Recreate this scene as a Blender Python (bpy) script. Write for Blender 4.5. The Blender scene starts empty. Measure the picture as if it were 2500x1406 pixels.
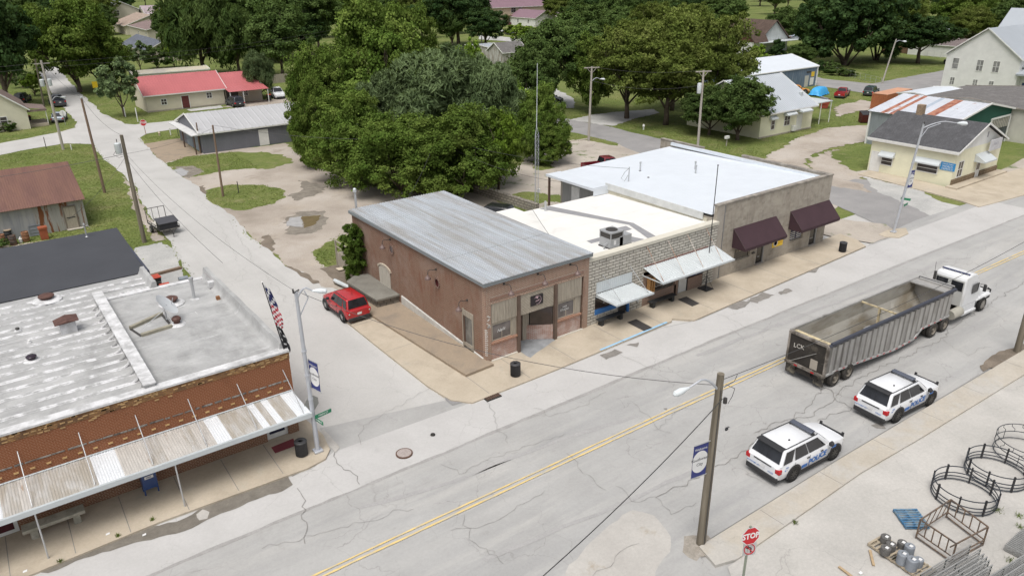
import bpy, bmesh, math, random
import numpy as np
from mathutils import Vector, Matrix
SC = bpy.context.scene
COL = SC.collection
R = math.radians
rnd = random.Random(7)
# ---------------------------------------------------------------- camera
FL, CX, CY = 1832.98, 1250.0, 703.0
CAMP = np.array([-22.440, -33.301, 22.2])
_p, _r, _y = R(23.1327), R(-.47147), R(36.2238)
_f = np.array([math.cos(_p)*math.sin(_y), math.cos(_p)*math.cos(_y), -math.sin(_p)])
_rt = np.array([math.cos(_y), -math.sin(_y), 0.0]); _up = np.cross(_rt, _f)
_rt, _up = math.cos(_r)*_rt+math.sin(_r)*_up, -math.sin(_r)*_rt+math.cos(_r)*_up
cam = bpy.data.objects.new('camera', bpy.data.cameras.new('camera')); COL.objects.link(cam)
M = Matrix.Identity(4)
for i in range(3):
    M[i][0], M[i][1], M[i][2], M[i][3] = _rt[i], _up[i], -_f[i], CAMP[i]
cam.matrix_world = M
cam.data.sensor_width = 36; cam.data.lens = FL*36/2500
cam.data.clip_start = .5; cam.data.clip_end = 4000
SC.camera = cam
# ---------------------------------------------------------------- sky and sun (bright overcast day)
W = bpy.data.worlds.new('World'); SC.world = W; W.use_nodes = True
nt = W.node_tree; nt.nodes.clear()
sky = nt.nodes.new('ShaderNodeTexSky'); sky.sky_type = 'NISHITA'; sky.sun_disc = False
SUN_EL, SUN_AZ = R(66), R(238)
sky.sun_elevation = SUN_EL; sky.sun_rotation = SUN_AZ
sky.air_density = 1.0; sky.dust_density = 5.0; sky.ozone_density = 1.0
hsv = nt.nodes.new('ShaderNodeHueSaturation'); hsv.inputs['Saturation'].default_value = .28
bg = nt.nodes.new('ShaderNodeBackground'); bg.inputs[1].default_value = .13
wo = nt.nodes.new('ShaderNodeOutputWorld')
nt.links.new(sky.outputs[0], hsv.inputs['Color']); nt.links.new(hsv.outputs[0], bg.inputs[0]); nt.links.new(bg.outputs[0], wo.inputs[0])
sl = bpy.data.lights.new('sun', 'SUN'); sl.energy = 1.9; sl.angle = R(35); sl.color = (1, .965, .91)
so = bpy.data.objects.new('sun', sl); COL.objects.link(so)
_sd = Vector((math.sin(SUN_AZ)*math.cos(SUN_EL), math.cos(SUN_AZ)*math.cos(SUN_EL), math.sin(SUN_EL)))
so.rotation_euler = _sd.to_track_quat('Z', 'Y').to_euler(); so.location = (0, 0, 60)
VS = SC.view_settings
VS.view_transform = 'Standard'; VS.look = 'None'; VS.gamma = 1; VS.exposure = .1
SC.cycles.max_bounces = 5; SC.cycles.diffuse_bounces = 3; SC.cycles.glossy_bounces = 2
SC.cycles.transmission_bounces = 2; SC.cycles.transparent_max_bounces = 4
# ---------------------------------------------------------------- places
def G(x, y, z=0.0):
    "point at height z seen at photo pixel x, y (used only to read positions off the survey)"
    d = _f*FL+_rt*(x-CX)-_up*(y-CY); t = (z-CAMP[2])/d[2]
    q = CAMP+d*t
    return Vector((q[0], q[1], z))
def PXH(base, y):
    "height of a vertical thing on base whose top is seen at row y"
    lo, hi = 0.0, 60.0
    for _ in range(40):
        m = (lo+hi)/2; v = np.array([base[0], base[1], base[2]+m])-CAMP
        py = CY-FL*(v@_up)/(v@_f)
        if py > y: lo = m
        else: hi = m
    return lo
def PXM(base):
    "pixels per metre there"
    v = np.array([base[0], base[1], base[2]])-CAMP
    return FL/(v@_f)
# ---------------------------------------------------------------- materials
MATS = {}
def _nt(name, rough=.8, metal=0.0, spec=.5):
    m = bpy.data.materials.new(name); m.use_nodes = True
    t = m.node_tree; b = t.nodes['Principled BSDF']
    b.inputs['Roughness'].default_value = rough; b.inputs['Metallic'].default_value = metal
    b.inputs['Specular IOR Level'].default_value = spec
    return m, t, b
def N(t, kind, **kw):
    n = t.nodes.new(kind)
    for k, v in kw.items():
        if k in n.inputs: n.inputs[k].default_value = v
        else: setattr(n, k, v)
    return n
def noise(t, vec, scale, detail=4, rough=.6, dist=0.0):
    n = N(t, 'ShaderNodeTexNoise'); n.inputs['Scale'].default_value = scale
    n.inputs['Detail'].default_value = detail; n.inputs['Roughness'].default_value = rough; n.inputs['Distortion'].default_value = dist
    if vec is not None: t.links.new(vec, n.inputs['Vector'])
    return n.outputs['Fac']
def ramp(t, fac, stops):
    r = N(t, 'ShaderNodeValToRGB'); e = r.color_ramp.elements
    while len(e) < len(stops): e.new(.5)
    for k, (p, c) in enumerate(stops):
        e[k].position = p; e[k].color = (c, c, c, 1) if isinstance(c, (int, float)) else (*c, 1)
    t.links.new(fac, r.inputs[0]); return r.outputs[0]
def mix(t, fac, a, b, mode='MIX'):
    m = N(t, 'ShaderNodeMixRGB'); m.blend_type = mode
    for s, v in ((0, fac), (1, a), (2, b)):
        if hasattr(v, 'links') or hasattr(v, 'is_linked'): t.links.new(v, m.inputs[s])
        else: m.inputs[s].default_value = v if s == 0 else ((*v, 1) if len(v) == 3 else v)
    return m.outputs[0]
def vecn(t, kind='obj', scale=None, rot=None):
    if kind == 'uv': v = N(t, 'ShaderNodeUVMap').outputs[0]
    elif kind == 'world': v = N(t, 'ShaderNodeNewGeometry').outputs['Position']
    else: v = N(t, 'ShaderNodeTexCoord').outputs['Object']
    if scale or rot:
        mp = N(t, 'ShaderNodeMapping'); t.links.new(v, mp.inputs[0])
        if scale: mp.inputs['Scale'].default_value = scale
        if rot: mp.inputs['Rotation'].default_value = rot
        v = mp.outputs[0]
    return v
def bump(t, b, h, strength=.3, dist=.02):
    n = N(t, 'ShaderNodeBump'); n.inputs['Strength'].default_value = strength; n.inputs['Distance'].default_value = dist
    t.links.new(h, n.inputs['Height']); t.links.new(n.outputs[0], b.inputs['Normal'])
def mat(name, col, rough=.75, metal=0.0, var=.12, scale=1.5, spec=.4, col2=None, lo=.4, hi=.6, coord='obj', stretch=None, fine=0.0, bmp=0.0):
    "colour with mottled variation; col2 mixes in as blotches"
    if name in MATS: return MATS[name]
    m, t, b = _nt(name, rough, metal, spec)
    v = vecn(t, coord, stretch)
    n1 = noise(t, v, scale, 5)
    a = tuple(c*(1-var) for c in col); d = tuple(min(1, c*(1+var)) for c in col)
    c = ramp(t, n1, [(.3, a), (.7, d)])
    if col2:
        n2 = noise(t, v, scale*.6, 6, .65, .4)
        c = mix(t, ramp(t, n2, [(lo, 0), (hi, 1)]), c, col2)
    if fine:
        n3 = noise(t, v, 40, 3, .8)
        c = mix(t, 1.0, c, ramp(t, n3, [(.3, 1-fine), (.7, 1+fine*.4)]), 'MULTIPLY')
    t.links.new(c, b.inputs['Base Color'])
    if bmp: bump(t, b, noise(t, v, scale*12, 4), bmp)
    MATS[name] = m; return m
def flat(name, col, rough=.6, metal=0.0, spec=.5, emit=0):
    if name in MATS: return MATS[name]
    m, t, b = _nt(name, rough, metal, spec)
    v = vecn(t); c = ramp(t, noise(t, v, 3.0, 3), [(.3, tuple(x*.93 for x in col)), (.7, tuple(min(1, x*1.05) for x in col))])
    t.links.new(c, b.inputs['Base Color'])
    MATS[name] = m; return m
def paint(name, col, rough=.25):
    if name in MATS: return MATS[name]
    m, t, b = _nt(name, rough, 0, .5)
    v = vecn(t); n = noise(t, v, 2.2, 5)
    t.links.new(mix(t, ramp(t, n, [(.45, 0), (.8, .35)]), col, tuple(.75*c+.06 for c in col)), b.inputs['Base Color'])
    b.inputs['Coat Weight'].default_value = .35; b.inputs['Coat Roughness'].default_value = .12
    MATS[name] = m; return m
def glass(name, col=(.02, .024, .028), rough=.08):
    if name in MATS: return MATS[name]
    m, t, b = _nt(name, rough, 0, .6); v = vecn(t)
    t.links.new(ramp(t, noise(t, v, 1.3, 2), [(.35, col), (.7, tuple(c*2.2 for c in col))]), b.inputs['Base Color'])
    MATS[name] = m; return m
def brickmat(name, c1, c2, mortar, bw=.21, bh=.072, ms=.012, worn=None, wlo=.5, whi=.62, rough=.9, offset=.5, wsc=.45, stain=None, slo=.55, shi=.75, bmpd=.01, dk=.6):
    if name in MATS: return MATS[name]
    m, t, b = _nt(name, rough, 0, .2)
    v = vecn(t, 'uv')
    br = N(t, 'ShaderNodeTexBrick'); br.offset = offset
    for k, x in (('Scale', 1.0), ('Mortar Size', ms), ('Mortar Smooth', .2), ('Bias', 0.0), ('Brick Width', bw), ('Row Height', bh)): br.inputs[k].default_value = x
    nv = N(t, 'ShaderNodeTexNoise'); nv.inputs['Scale'].default_value = 5; t.links.new(v, nv.inputs['Vector'])
    dm = N(t, 'ShaderNodeVectorMath', operation='MULTIPLY_ADD'); t.links.new(nv.outputs['Color'], dm.inputs[0]); dm.inputs[1].default_value = (.02, .02, 0); t.links.new(v, dm.inputs[2])
    t.links.new(dm.outputs[0], br.inputs['Vector'])
    n0 = noise(t, v, 1.7, 6)
    ca = mix(t, ramp(t, n0, [(.35, 0), (.65, 1)]), c1, c2); cb = mix(t, ramp(t, n0, [(.3, 0), (.7, 1)]), c2, tuple(x*dk for x in c1))
    t.links.new(ca, br.inputs['Color1']); t.links.new(cb, br.inputs['Color2']); br.inputs['Mortar'].default_value = (*mortar, 1)
    c = br.outputs['Color']
    if worn:
        n = noise(t, v, wsc, 8, .68, .5); c = mix(t, ramp(t, n, [(wlo, 0), (whi, .8)]), c, worn)
    if stain:
        mp = N(t, 'ShaderNodeMapping'); mp.inputs['Scale'].default_value = (1.5, .5, 1); t.links.new(v, mp.inputs[0])
        n = noise(t, mp.outputs[0], 1.1, 7, .7, .3); c = mix(t, ramp(t, n, [(slo, 0), (shi, .75)]), c, stain)
    t.links.new(c, b.inputs['Base Color'])
    inv = N(t, 'ShaderNodeInvert'); t.links.new(br.outputs['Fac'], inv.inputs['Color'])
    bump(t, b, inv.outputs[0], .6, bmpd)
    MATS[name] = m; return m
# ---------------------------------------------------------------- mesh building
class MB:
    def __init__(s): s.v = []; s.f = []; s.m = []; s.mats = []; s.cur = 0
    def use(s, m):
        if m not in s.mats: s.mats.append(m)
        s.cur = s.mats.index(m); return s
    def add(s, vs, fs):
        o = len(s.v); s.v += [tuple(p) for p in vs]
        for f in fs: s.f.append(tuple(i+o for i in f)); s.m.append(s.cur)
        return s
    def quad(s, a, b, c, d): return s.add([a, b, c, d], [(0, 1, 2, 3)])
    def box(s, x0, x1, y0, y1, z0, z1):
        return s.add([(x0, y0, z0), (x1, y0, z0), (x1, y1, z0), (x0, y1, z0), (x0, y0, z1), (x1, y0, z1), (x1, y1, z1), (x0, y1, z1)],
                     [(3, 2, 1, 0), (4, 5, 6, 7), (0, 1, 5, 4), (1, 2, 6, 5), (2, 3, 7, 6), (3, 0, 4, 7)])
    def bar(s, a, b, w, h=None, up=(0, 0, 1)):
        h = h or w; a = Vector(a); b = Vector(b); d = (b-a).normalized(); u = Vector(up)
        if abs(d.dot(u)) > .98: u = Vector((0, 1, 0))
        r = d.cross(u).normalized()*w/2; u = r.cross(d).normalized()*h/2
        vs = [p+q for p in (a, b) for q in (-r-u, r-u, r+u, -r+u)]
        return s.add(vs, [(0, 1, 2, 3), (7, 6, 5, 4), (0, 4, 5, 1), (1, 5, 6, 2), (2, 6, 7, 3), (3, 7, 4, 0)])
    def tube(s, pts, r, n=8, caps=True, closed=False):
        pts = [Vector(p) for p in pts]; rs = r if isinstance(r, (list, tuple)) else [r]*len(pts)
        vs = []; k = len(pts); prev = None
        for i, p in enumerate(pts):
            if closed: d = pts[(i+1) % k]-pts[i-1]
            else: d = pts[min(i+1, k-1)]-pts[max(i-1, 0)]
            d.normalize()
            u = prev if prev and abs(prev.dot(d)) < .95 else (Vector((0, 0, 1)) if abs(d.z) < .9 else Vector((1, 0, 0)))
            a = d.cross(u).normalized(); b2 = a.cross(d).normalized(); prev = b2
            for j in range(n):
                t = 2*math.pi*j/n; vs.append(p+(a*math.cos(t)+b2*math.sin(t))*rs[i])
        fs = []
        for i in range(k if closed else k-1):
            for j in range(n):
                q = (i+1) % k
                fs.append((i*n+j, i*n+(j+1) % n, q*n+(j+1) % n, q*n+j))
        if caps and not closed: fs += [tuple(range(n))[::-1], tuple(range((k-1)*n, k*n))]
        return s.add(vs, [f[::-1] for f in fs])
    def lathe(s, c, prof, n=16, axis='z', caps=True):
        vs = []; c = Vector(c)
        for r, h in prof:
            for j in range(n):
                t = 2*math.pi*j/n; a, b = r*math.cos(t), r*math.sin(t)
                vs.append(c+Vector({'z': (a, b, h), 'y': (a, h, b), 'x': (h, a, b)}[axis]))
        fs = [(i*n+j, i*n+(j+1) % n, (i+1)*n+(j+1) % n, (i+1)*n+j) for i in range(len(prof)-1) for j in range(n)]
        if caps and prof[0][0] > 1e-4: fs.append(tuple(range(n))[::-1])
        if caps and prof[-1][0] > 1e-4: fs.append(tuple(range((len(prof)-1)*n, len(prof)*n)))
        if axis == 'y': fs = [f[::-1] for f in fs]
        return s.add(vs, fs)
    def prism(s, poly, z0, z1, bottom=False):
        n = len(poly); vs = [(p[0], p[1], z0) for p in poly]+[(p[0], p[1], z1) for p in poly]
        fs = [tuple(range(n, 2*n))]+[(i, (i+1) % n, n+(i+1) % n, n+i) for i in range(n)]
        if bottom: fs.append(tuple(range(n))[::-1])
        return s.add(vs, fs)
    def ribbed(s, A, B, C, D, period=.25, h=.03, top=.35, mats=None, thick=.02):
        "sheet A-B-C-D, ribs run from A to D direction, stepping along A to B"
        A, B, C, D = map(Vector, (A, B, C, D)); L = (B-A).length; n = max(2, int(L/period))
        nr = (B-A).cross(D-A).normalized()*h
        off = (0, 0, 1, 1); fr = (0, (1-top)/2, (1-top)/2+.08, (1+top)/2-.08+.04)
        us = []
        for i in range(n):
            for f, o in ((0, 0), ((1-top)/2, 0), ((1-top)/2+.1, 1), ((1+top)/2, 1), ((1+top)/2+.1, 0)): us.append(((i+f)/n, o, i))
        us.append((1, 0, n-1))
        vs = []
        for u, o, i in us: vs += [A.lerp(B, u)+nr*o, D.lerp(C, u)+nr*o]
        for k in range(len(us)-1):
            if mats: s.use(mats(us[k][2]))
            s.add([vs[2*k], vs[2*k+2], vs[2*k+3], vs[2*k+1]], [(0, 1, 2, 3)])
        if thick:
            dn = -nr.normalized()*thick
            s.add([A+dn, B+dn, C+dn, D+dn, A, B, C, D], [(3, 2, 1, 0), (0, 1, 5, 4), (1, 2, 6, 5), (2, 3, 7, 6), (3, 0, 4, 7)])
        return s
    def build(s, name, parent=None, mat=None, smooth=False, loc=None, rz=0, bevel=0):
        me = bpy.data.meshes.new(name); me.from_pydata(s.v, [], s.f)
        for m in (s.mats or [mat]): me.materials.append(m)
        if s.mats: me.polygons.foreach_set('material_index', s.m)
        uv = me.uv_layers.new(name='UVMap'); me.update()
        co = np.array(s.v, dtype=float) if s.v else np.zeros((0, 3))
        li = np.empty(len(me.loops), int); me.loops.foreach_get('vertex_index', li)
        no = np.empty(len(me.polygons)*3); me.polygons.foreach_get('normal', no); no = no.reshape(-1, 3)
        lt = np.empty(len(me.polygons), int); me.polygons.foreach_get('loop_total', lt)
        nl = np.repeat(no, lt, axis=0); p = co[li]; a = np.abs(nl)
        u = np.where((a[:, 2] > .8), p[:, 0], np.where(a[:, 0] > a[:, 1], p[:, 1], p[:, 0]))
        w = np.where((a[:, 2] > .8), p[:, 1], p[:, 2])
        uv.data.foreach_set('uv', np.stack([u, w], 1).ravel())
        if smooth:
            me.polygons.foreach_set('use_smooth', [True]*len(me.polygons)); me.set_sharp_from_angle(angle=R(38))
        o = bpy.data.objects.new(name, me); COL.objects.link(o)
        if parent: o.parent = parent
        if loc is not None: o.location = loc
        o.rotation_euler.z = rz
        if bevel:
            bv = o.modifiers.new('bevel', 'BEVEL'); bv.width = bevel; bv.segments = 2; bv.limit_method = 'ANGLE'; bv.angle_limit = R(40)
            me.polygons.foreach_set('use_smooth', [True]*len(me.polygons))
            me.set_sharp_from_angle(angle=R(60))
        return o
def tag(o, label, cat, group=None):
    o['label'] = label; o['category'] = cat
    if group: o['group'] = group
    return o
def thing(name, label, cat, loc=(0, 0, 0), rz=0, group=None):
    o = bpy.data.objects.new(name, None); COL.objects.link(o); o.empty_display_size = .3
    o.location = loc; o.rotation_euler = (0, 0, rz); return tag(o, label, cat, group)
def struct(o, kind='structure'): o['kind'] = kind; return o
def copytree(o, parent=None):
    c = o.copy(); COL.objects.link(c); c.parent = parent
    if parent: c.matrix_parent_inverse = o.matrix_parent_inverse.copy()
    for ch in list(o.children): copytree(ch, c)
    return c
def dup(o, loc, rz=0, label=None, group=None, scale=None):
    c = copytree(o); c.location = loc; c.rotation_euler = (0, 0, rz)
    if label: c['label'] = label
    if group: c['group'] = group
    if scale: c.scale = scale if isinstance(scale, (tuple, list)) else (scale,)*3
    return c
def bx(name, parent, m, x0, x1, y0, y1, z0, z1, bevel=0):
    return MB().box(x0, x1, y0, y1, z0, z1).build(name, parent, m, bevel=bevel)
def text(s, size, m, parent, origin, xdir, zdir, name='lettering', ext=.004, align='CENTER', bold=0, shear=0, sx=1.0):
    "flat lettering whose baseline runs along xdir and whose letters stand along zdir"
    cu = bpy.data.curves.new('t', 'FONT'); cu.body = s; cu.size = size; cu.extrude = ext; cu.align_x = align; cu.align_y = 'CENTER'
    cu.offset = bold; cu.shear = shear; cu.resolution_u = 2
    o = bpy.data.objects.new('t', cu); COL.objects.link(o)
    me = bpy.data.meshes.new_from_object(o.evaluated_get(bpy.context.evaluated_depsgraph_get()))
    bpy.data.objects.remove(o); bpy.data.curves.remove(cu)
    me.name = name; me.materials.clear(); me.materials.append(m)
    x = Vector(xdir).normalized(); z = Vector(zdir).normalized(); y = x.cross(z)
    t = Matrix.Identity(4)
    for i in range(3): t[i][0], t[i][1], t[i][2], t[i][3] = x[i]*sx, z[i], y[i], origin[i]
    me.transform(t)
    r = bpy.data.objects.new(name, me); COL.objects.link(r); r.parent = parent
    return r
def jitter(poly, step=.6, amp=.25, seed=1, closed=True):
    "subdivide a 2-D outline and roughen it"
    q = []; rr = random.Random(seed); n = len(poly)
    for i in range(n if closed else n-1):
        a = Vector(poly[i][:2]); b = Vector(poly[(i+1) % n][:2]); L = (b-a).length; k = max(1, int(L/step))
        nr = Vector((-(b-a).y, (b-a).x))/max(L, 1e-6); w = 0
        for j in range(k):
            w = w*.6+rr.uniform(-amp, amp)*.8
            q.append(a.lerp(b, j/k)+(nr*w if j else nr*w*.5))
    if not closed: q.append(Vector(poly[-1][:2]))
    return q
def sheet(name, pts, z, m, amp=0.0, step=.6, seed=1, px=True, parent=None):
    P = [G(*p) for p in pts] if px else pts
    P = jitter(P, step, amp, seed) if amp else [Vector(p[:2]) for p in P]
    bm = bmesh.new(); vs = [bm.verts.new((p[0], p[1], z)) for p in P]
    es = [bm.edges.new((vs[i], vs[(i+1) % len(vs)])) for i in range(len(vs))]
    bmesh.ops.triangle_fill(bm, use_beauty=True, edges=es)
    for f in bm.faces:
        if f.normal.z < 0: f.normal_flip()
    me = bpy.data.meshes.new(name); bm.to_mesh(me); bm.free(); me.materials.append(m)
    o = bpy.data.objects.new(name, me); COL.objects.link(o)
    if parent: o.parent = parent
    return o
# ================================================================ ground
def groundmat(name, stops, scale, fine=.25, rough=.95, extra=None, scale2=None, cracks=0, dist=.3, crackscale=.35, bmp=.15, stripe=None):
    m, t, b = _nt(name, rough, 0, .15); v = vecn(t, 'world')
    n1 = noise(t, v, scale, 7, .62, dist)
    c = ramp(t, n1, stops)
    if extra:
        for (col, sc, lo, hi, mx, st) in extra:
            vv = v
            if st:
                mp = N(t, 'ShaderNodeMapping'); mp.inputs['Scale'].default_value = st; t.links.new(v, mp.inputs[0]); vv = mp.outputs[0]
            c = mix(t, ramp(t, noise(t, vv, sc, 6, .68, .3), [(lo, 0), (hi, mx)]), c, col)
    nf = noise(t, v, 9, 4, .85)
    c = mix(t, 1.0, c, ramp(t, nf, [(.3, 1-fine), (.7, 1+fine*.5)]), 'MULTIPLY')
    if cracks:
        nd = N(t, 'ShaderNodeTexNoise'); nd.inputs['Scale'].default_value = .9; nd.inputs['Detail'].default_value = 6; t.links.new(v, nd.inputs['Vector'])
        dm = N(t, 'ShaderNodeVectorMath', operation='MULTIPLY_ADD'); t.links.new(nd.outputs['Color'], dm.inputs[0]); dm.inputs[1].default_value = (1.6, 1.6, 0); t.links.new(v, dm.inputs[2])
        vo = N(t, 'ShaderNodeTexVoronoi'); vo.feature = 'DISTANCE_TO_EDGE'; vo.inputs['Scale'].default_value = crackscale; t.links.new(dm.outputs[0], vo.inputs['Vector'])
        k = ramp(t, vo.outputs['Distance'], [(0, 1), (.006, .0)])
        msk = ramp(t, noise(t, v, .16, 3), [(.42, 0), (.56, 1)])
        f = mix(t, 1.0, k, msk, 'MULTIPLY'); f = mix(t, 1.0, f, (cracks,)*3, 'MULTIPLY')
        c = mix(t, f, c, (.2, .19, .18))
    t.links.new(c, b.inputs['Base Color']); bump(t, b, nf, bmp, .02)
    MATS[name] = m; return m
GRASS = groundmat('grass_ground', [(.25, (.1, .135, .035)), (.5, (.16, .195, .058)), (.75, (.24, .24, .095))], .15, .35,
                  extra=[((.3, .26, .15), .35, .55, .72, .65, None), ((.075, .12, .028), 1.4, .48, .7, .55, None)], bmp=.5)
ROAD = groundmat('main_road_surface', [(.3, (.355, .35, .34)), (.7, (.43, .425, .415))], .25, .09,
                 extra=[((.3, .3, .3), .3, .45, .66, .55, (.1, 1.3, 1)), ((.5, .485, .46), .5, .5, .72, .6, (.15, 1.3, 1)), ((.26, .25, .235), .9, .6, .76, .45, (.6, 1, 1))], cracks=.6)
SIDE = groundmat('side_street_surface', [(.3, (.43, .42, .405)), (.7, (.505, .495, .48))], .2, .09,
                 extra=[((.58, .57, .55), .15, .5, .75, .5, (1.5, .12, 1)), ((.36, .34, .31), .4, .62, .8, .4, None)], cracks=.3, crackscale=.25)
ASPH = groundmat('dark_asphalt', [(.3, (.25, .245, .245)), (.7, (.33, .32, .315))], .3, .12, extra=[((.32, .31, .3), .2, .5, .8, .5, None)], cracks=.25)
WALK = groundmat('sidewalk_concrete', [(.3, (.43, .37, .29)), (.7, (.52, .455, .365))], .5, .1,
                 extra=[((.33, .28, .22), .35, .52, .72, .6, None), ((.36, .37, .34), .6, .6, .75, .4, None)], bmp=.1)
WALK2 = groundmat('brown_slab_concrete', [(.3, (.25, .21, .17)), (.7, (.42, .33, .235))], .5, .14,
                  extra=[((.2, .175, .15), .5, .5, .66, .6, None), ((.3, .3, .16), .5, .66, .8, .5, None)])
GRAV = groundmat('gravel_dirt', [(.25, (.28, .24, .2)), (.5, (.42, .37, .32)), (.75, (.52, .475, .43))], .14, .22,
                 extra=[((.2, .165, .13), .22, .57, .74, .7, None), ((.5, .42, .31), .3, .55, .8, .5, None)], bmp=.4)
GRAV2 = groundmat('pale_gravel', [(.3, (.38, .38, .37)), (.7, (.52, .51, .49))], .4, .25, bmp=.4)
LOT = groundmat('cracked_bare_lot', [(.3, (.36, .32, .28)), (.7, (.52, .47, .41))], .18, .15,
                extra=[((.11, .16, .05), .35, .57, .66, .9, (1, 1, 1)), ((.55, .49, .42), .6, .55, .8, .5, None)], cracks=.8, crackscale=.3)
YARD = groundmat('yard_concrete', [(.3, (.42, .405, .38)), (.7, (.52, .5, .47))], .3, .14,
                 extra=[((.34, .33, .32), .35, .56, .75, .5, None), ((.5, .44, .34), .8, .66, .8, .4, None)], cracks=.4)
MUD = groundmat('mud', [(.3, (.15, .125, .1)), (.7, (.24, .2, .16))], .8, .25)
DIRTY = groundmat('gutter_grime', [(.3, (.17, .15, .125)), (.7, (.3, .27, .23))], 1.2, .3)
def water(name, col):
    m, t, b = _nt(name, .05, 0, .8); b.inputs['Base Color'].default_value = (*col, 1)
    v = vecn(t, 'world'); t.links.new(ramp(t, noise(t, v, 1.5), [(.3, col), (.7, tuple(c*1.3 for c in col))]), b.inputs['Base Color']); return m
PUD = water('puddle_water', (.16, .12, .07))
SKYPUD = water('pale_puddle_water', (.33, .32, .31))
g = MB().quad((-1200, -400, 0), (1600, -400, 0), (1600, 2200, 0), (-1200, 2200, 0)).build('ground', None, GRASS); struct(g)
zc = [0.004]
LAYERS = []
def gs(name, pts, m, amp=0.0, step=.6, px=True, seed=None, z=None):
    LAYERS.append(([tuple(G(*p)[:2]) if px else tuple(p[:2]) for p in pts], m is GRASS))
    step = min(step, .45) if amp and step < .85 else step
    zc[0] += .0013
    o = sheet(name, pts, zc[0] if z is None else z, m, amp, step, seed or int(zc[0]*1e4), px); return struct(o)
struct(MB().quad((-12.5,-6,.002),(56,-6,.002),(56,3,.002),(-12.5,3,.002)).quad((-12.5,3,.002),(38,3,.002),(38,22,.002),(-12.5,22,.002)).build('paved_base',None,SIDE))
struct(MB().quad((-10,-80,.002),(120,-80,.002),(120,-6.1,.002),(-10,-6.1,.002)).build('paved_base',None,ROAD))
# gravel lot between side street and trees
gs('gravel_lot', [(395, 392), (445, 380), (700, 350), (760, 405), (900, 455), (1010, 468), (1170, 470), (1265, 525), (1190, 560), (930, 720), (905, 745), (780, 700), (690, 640), (590, 560), (500, 480), (430, 425)], GRAV, .35)
gs('shed_apron', [(345, 352), (440, 338), (494, 378), (400, 398)], WALK2, .25)
gs('lawn_patch', [(402, 399), (450, 384), (560, 372), (640, 370), (690, 378), (715, 398), (660, 412), (600, 412), (520, 422), (478, 432), (440, 432)], GRASS, .45)
gs('island_lawn', [(497, 482), (510, 463), (560, 452), (640, 452), (688, 463), (697, 480), (670, 498), (600, 513), (540, 508)], GRASS, .3)
gs('verge_lawn', [(768, 620), (798, 592), (845, 570), (858, 600), (835, 645), (790, 652)], GRASS, .35)
gs('dirt_patch', [(778, 655), (835, 640), (930, 660), (925, 700), (880, 720), (810, 690)], MUD, .3)
gs('mud_patch', [(690, 545), (720, 520), (790, 515), (800, 540), (760, 570), (710, 572)], DIRTY, .5)
gs('mud_patch', [(640, 582), (660, 570), (668, 600), (658, 640), (700, 650), (780, 690), (760, 695), (690, 660), (640, 620)], MUD, .3, .4)
gs('mud_patch', [(476, 460), (500, 452), (505, 475), (495, 490), (478, 480)], MUD, .3)
gs('mud_patch', [(425, 408), (470, 405), (500, 420), (465, 435), (436, 430)], DIRTY, .3)
gs('mud_patch', [(730, 440), (770, 448), (800, 455), (790, 470), (730, 490), (700, 480), (745, 462)], DIRTY, .5)
gs('puddle', [(708, 532), (735, 528), (738, 555), (700, 552)], SKYPUD, .12, .3)
gs('puddle', [(738, 529), (782, 526), (770, 548), (742, 558)], PUD, .15, .3)
gs('puddle', [(425, 415), (440, 410), (462, 420), (450, 430), (432, 430)], SKYPUD, .15, .3)
# far streets at left
gs('side_street', [(805, 1150), (1150, 1010), (1095, 985), (1045, 930), (985, 865), (900, 790), (850, 750), (780, 700), (725, 665), (690, 642), (640, 600), (600, 570), (555, 520), (500, 483), (488, 460), (430, 420), (395, 392), (350, 350),
   (300, 300), (255, 280), (215, 245), (185, 215), (150, 175), (130, 155), (108, 150), (92, 170), (110, 205), (140, 245), (165, 275), (188, 298), (185, 312), (150, 322), (60, 340), (-60, 362), (-60, 392), (60, 367), (160, 351), (225, 353), (250, 385), (290, 420), (330, 455), (345, 500), (380, 545), (415, 590), (440, 630), (470, 680), (520, 700), (600, 860)], SIDE, .22, .9)
gs('cross_street', [(255, 285), (300, 303), (330, 305), (437, 294), (640, 265), (720, 250), (740, 300), (716, 300), (700, 300), (442, 314), (360, 327), (332, 343), (330, 355), (250, 360)], SIDE, .2, .9)
gs('bare_verge', [(345, 500), (330, 455), (300, 430), (312, 470), (345, 540), (380, 590), (405, 585), (375, 545)], GRAV, .3)
gs('alley_gravel', [(330, 605), (395, 592), (425, 610), (455, 680), (470, 720), (380, 720), (340, 660)], GRAV2, .3)
gs('driveway', [(540, 262), (640, 244), (700, 240), (712, 262), (640, 266)], GRAV, .2)
gs('house_path', [(455, 268), (540, 258), (545, 264), (465, 273)], GRAV2, .15)
# bare concrete lot behind the block building
gs('bare_lot', [(1165, 462), (1270, 400), (1335, 352), (1420, 342), (1500, 346), (1560, 365), (1640, 392), (1760, 425), (2060, 470), (2010, 560), (1700, 560), (1310, 508)], LOT, .3)
gs('lawn_patch', [(1372, 322), (1430, 318), (1505, 345), (1510, 358), (1440, 345), (1395, 340)], GRASS, .4)
gs('lawn_patch', [(1225, 480), (1290, 470), (1400, 480), (1390, 500), (1330, 495), (1290, 505)], GRASS, .6)
gs('lawn_patch', [(1290, 395), (1340, 398), (1356, 410), (1310, 416)], GRASS, .4)
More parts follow.
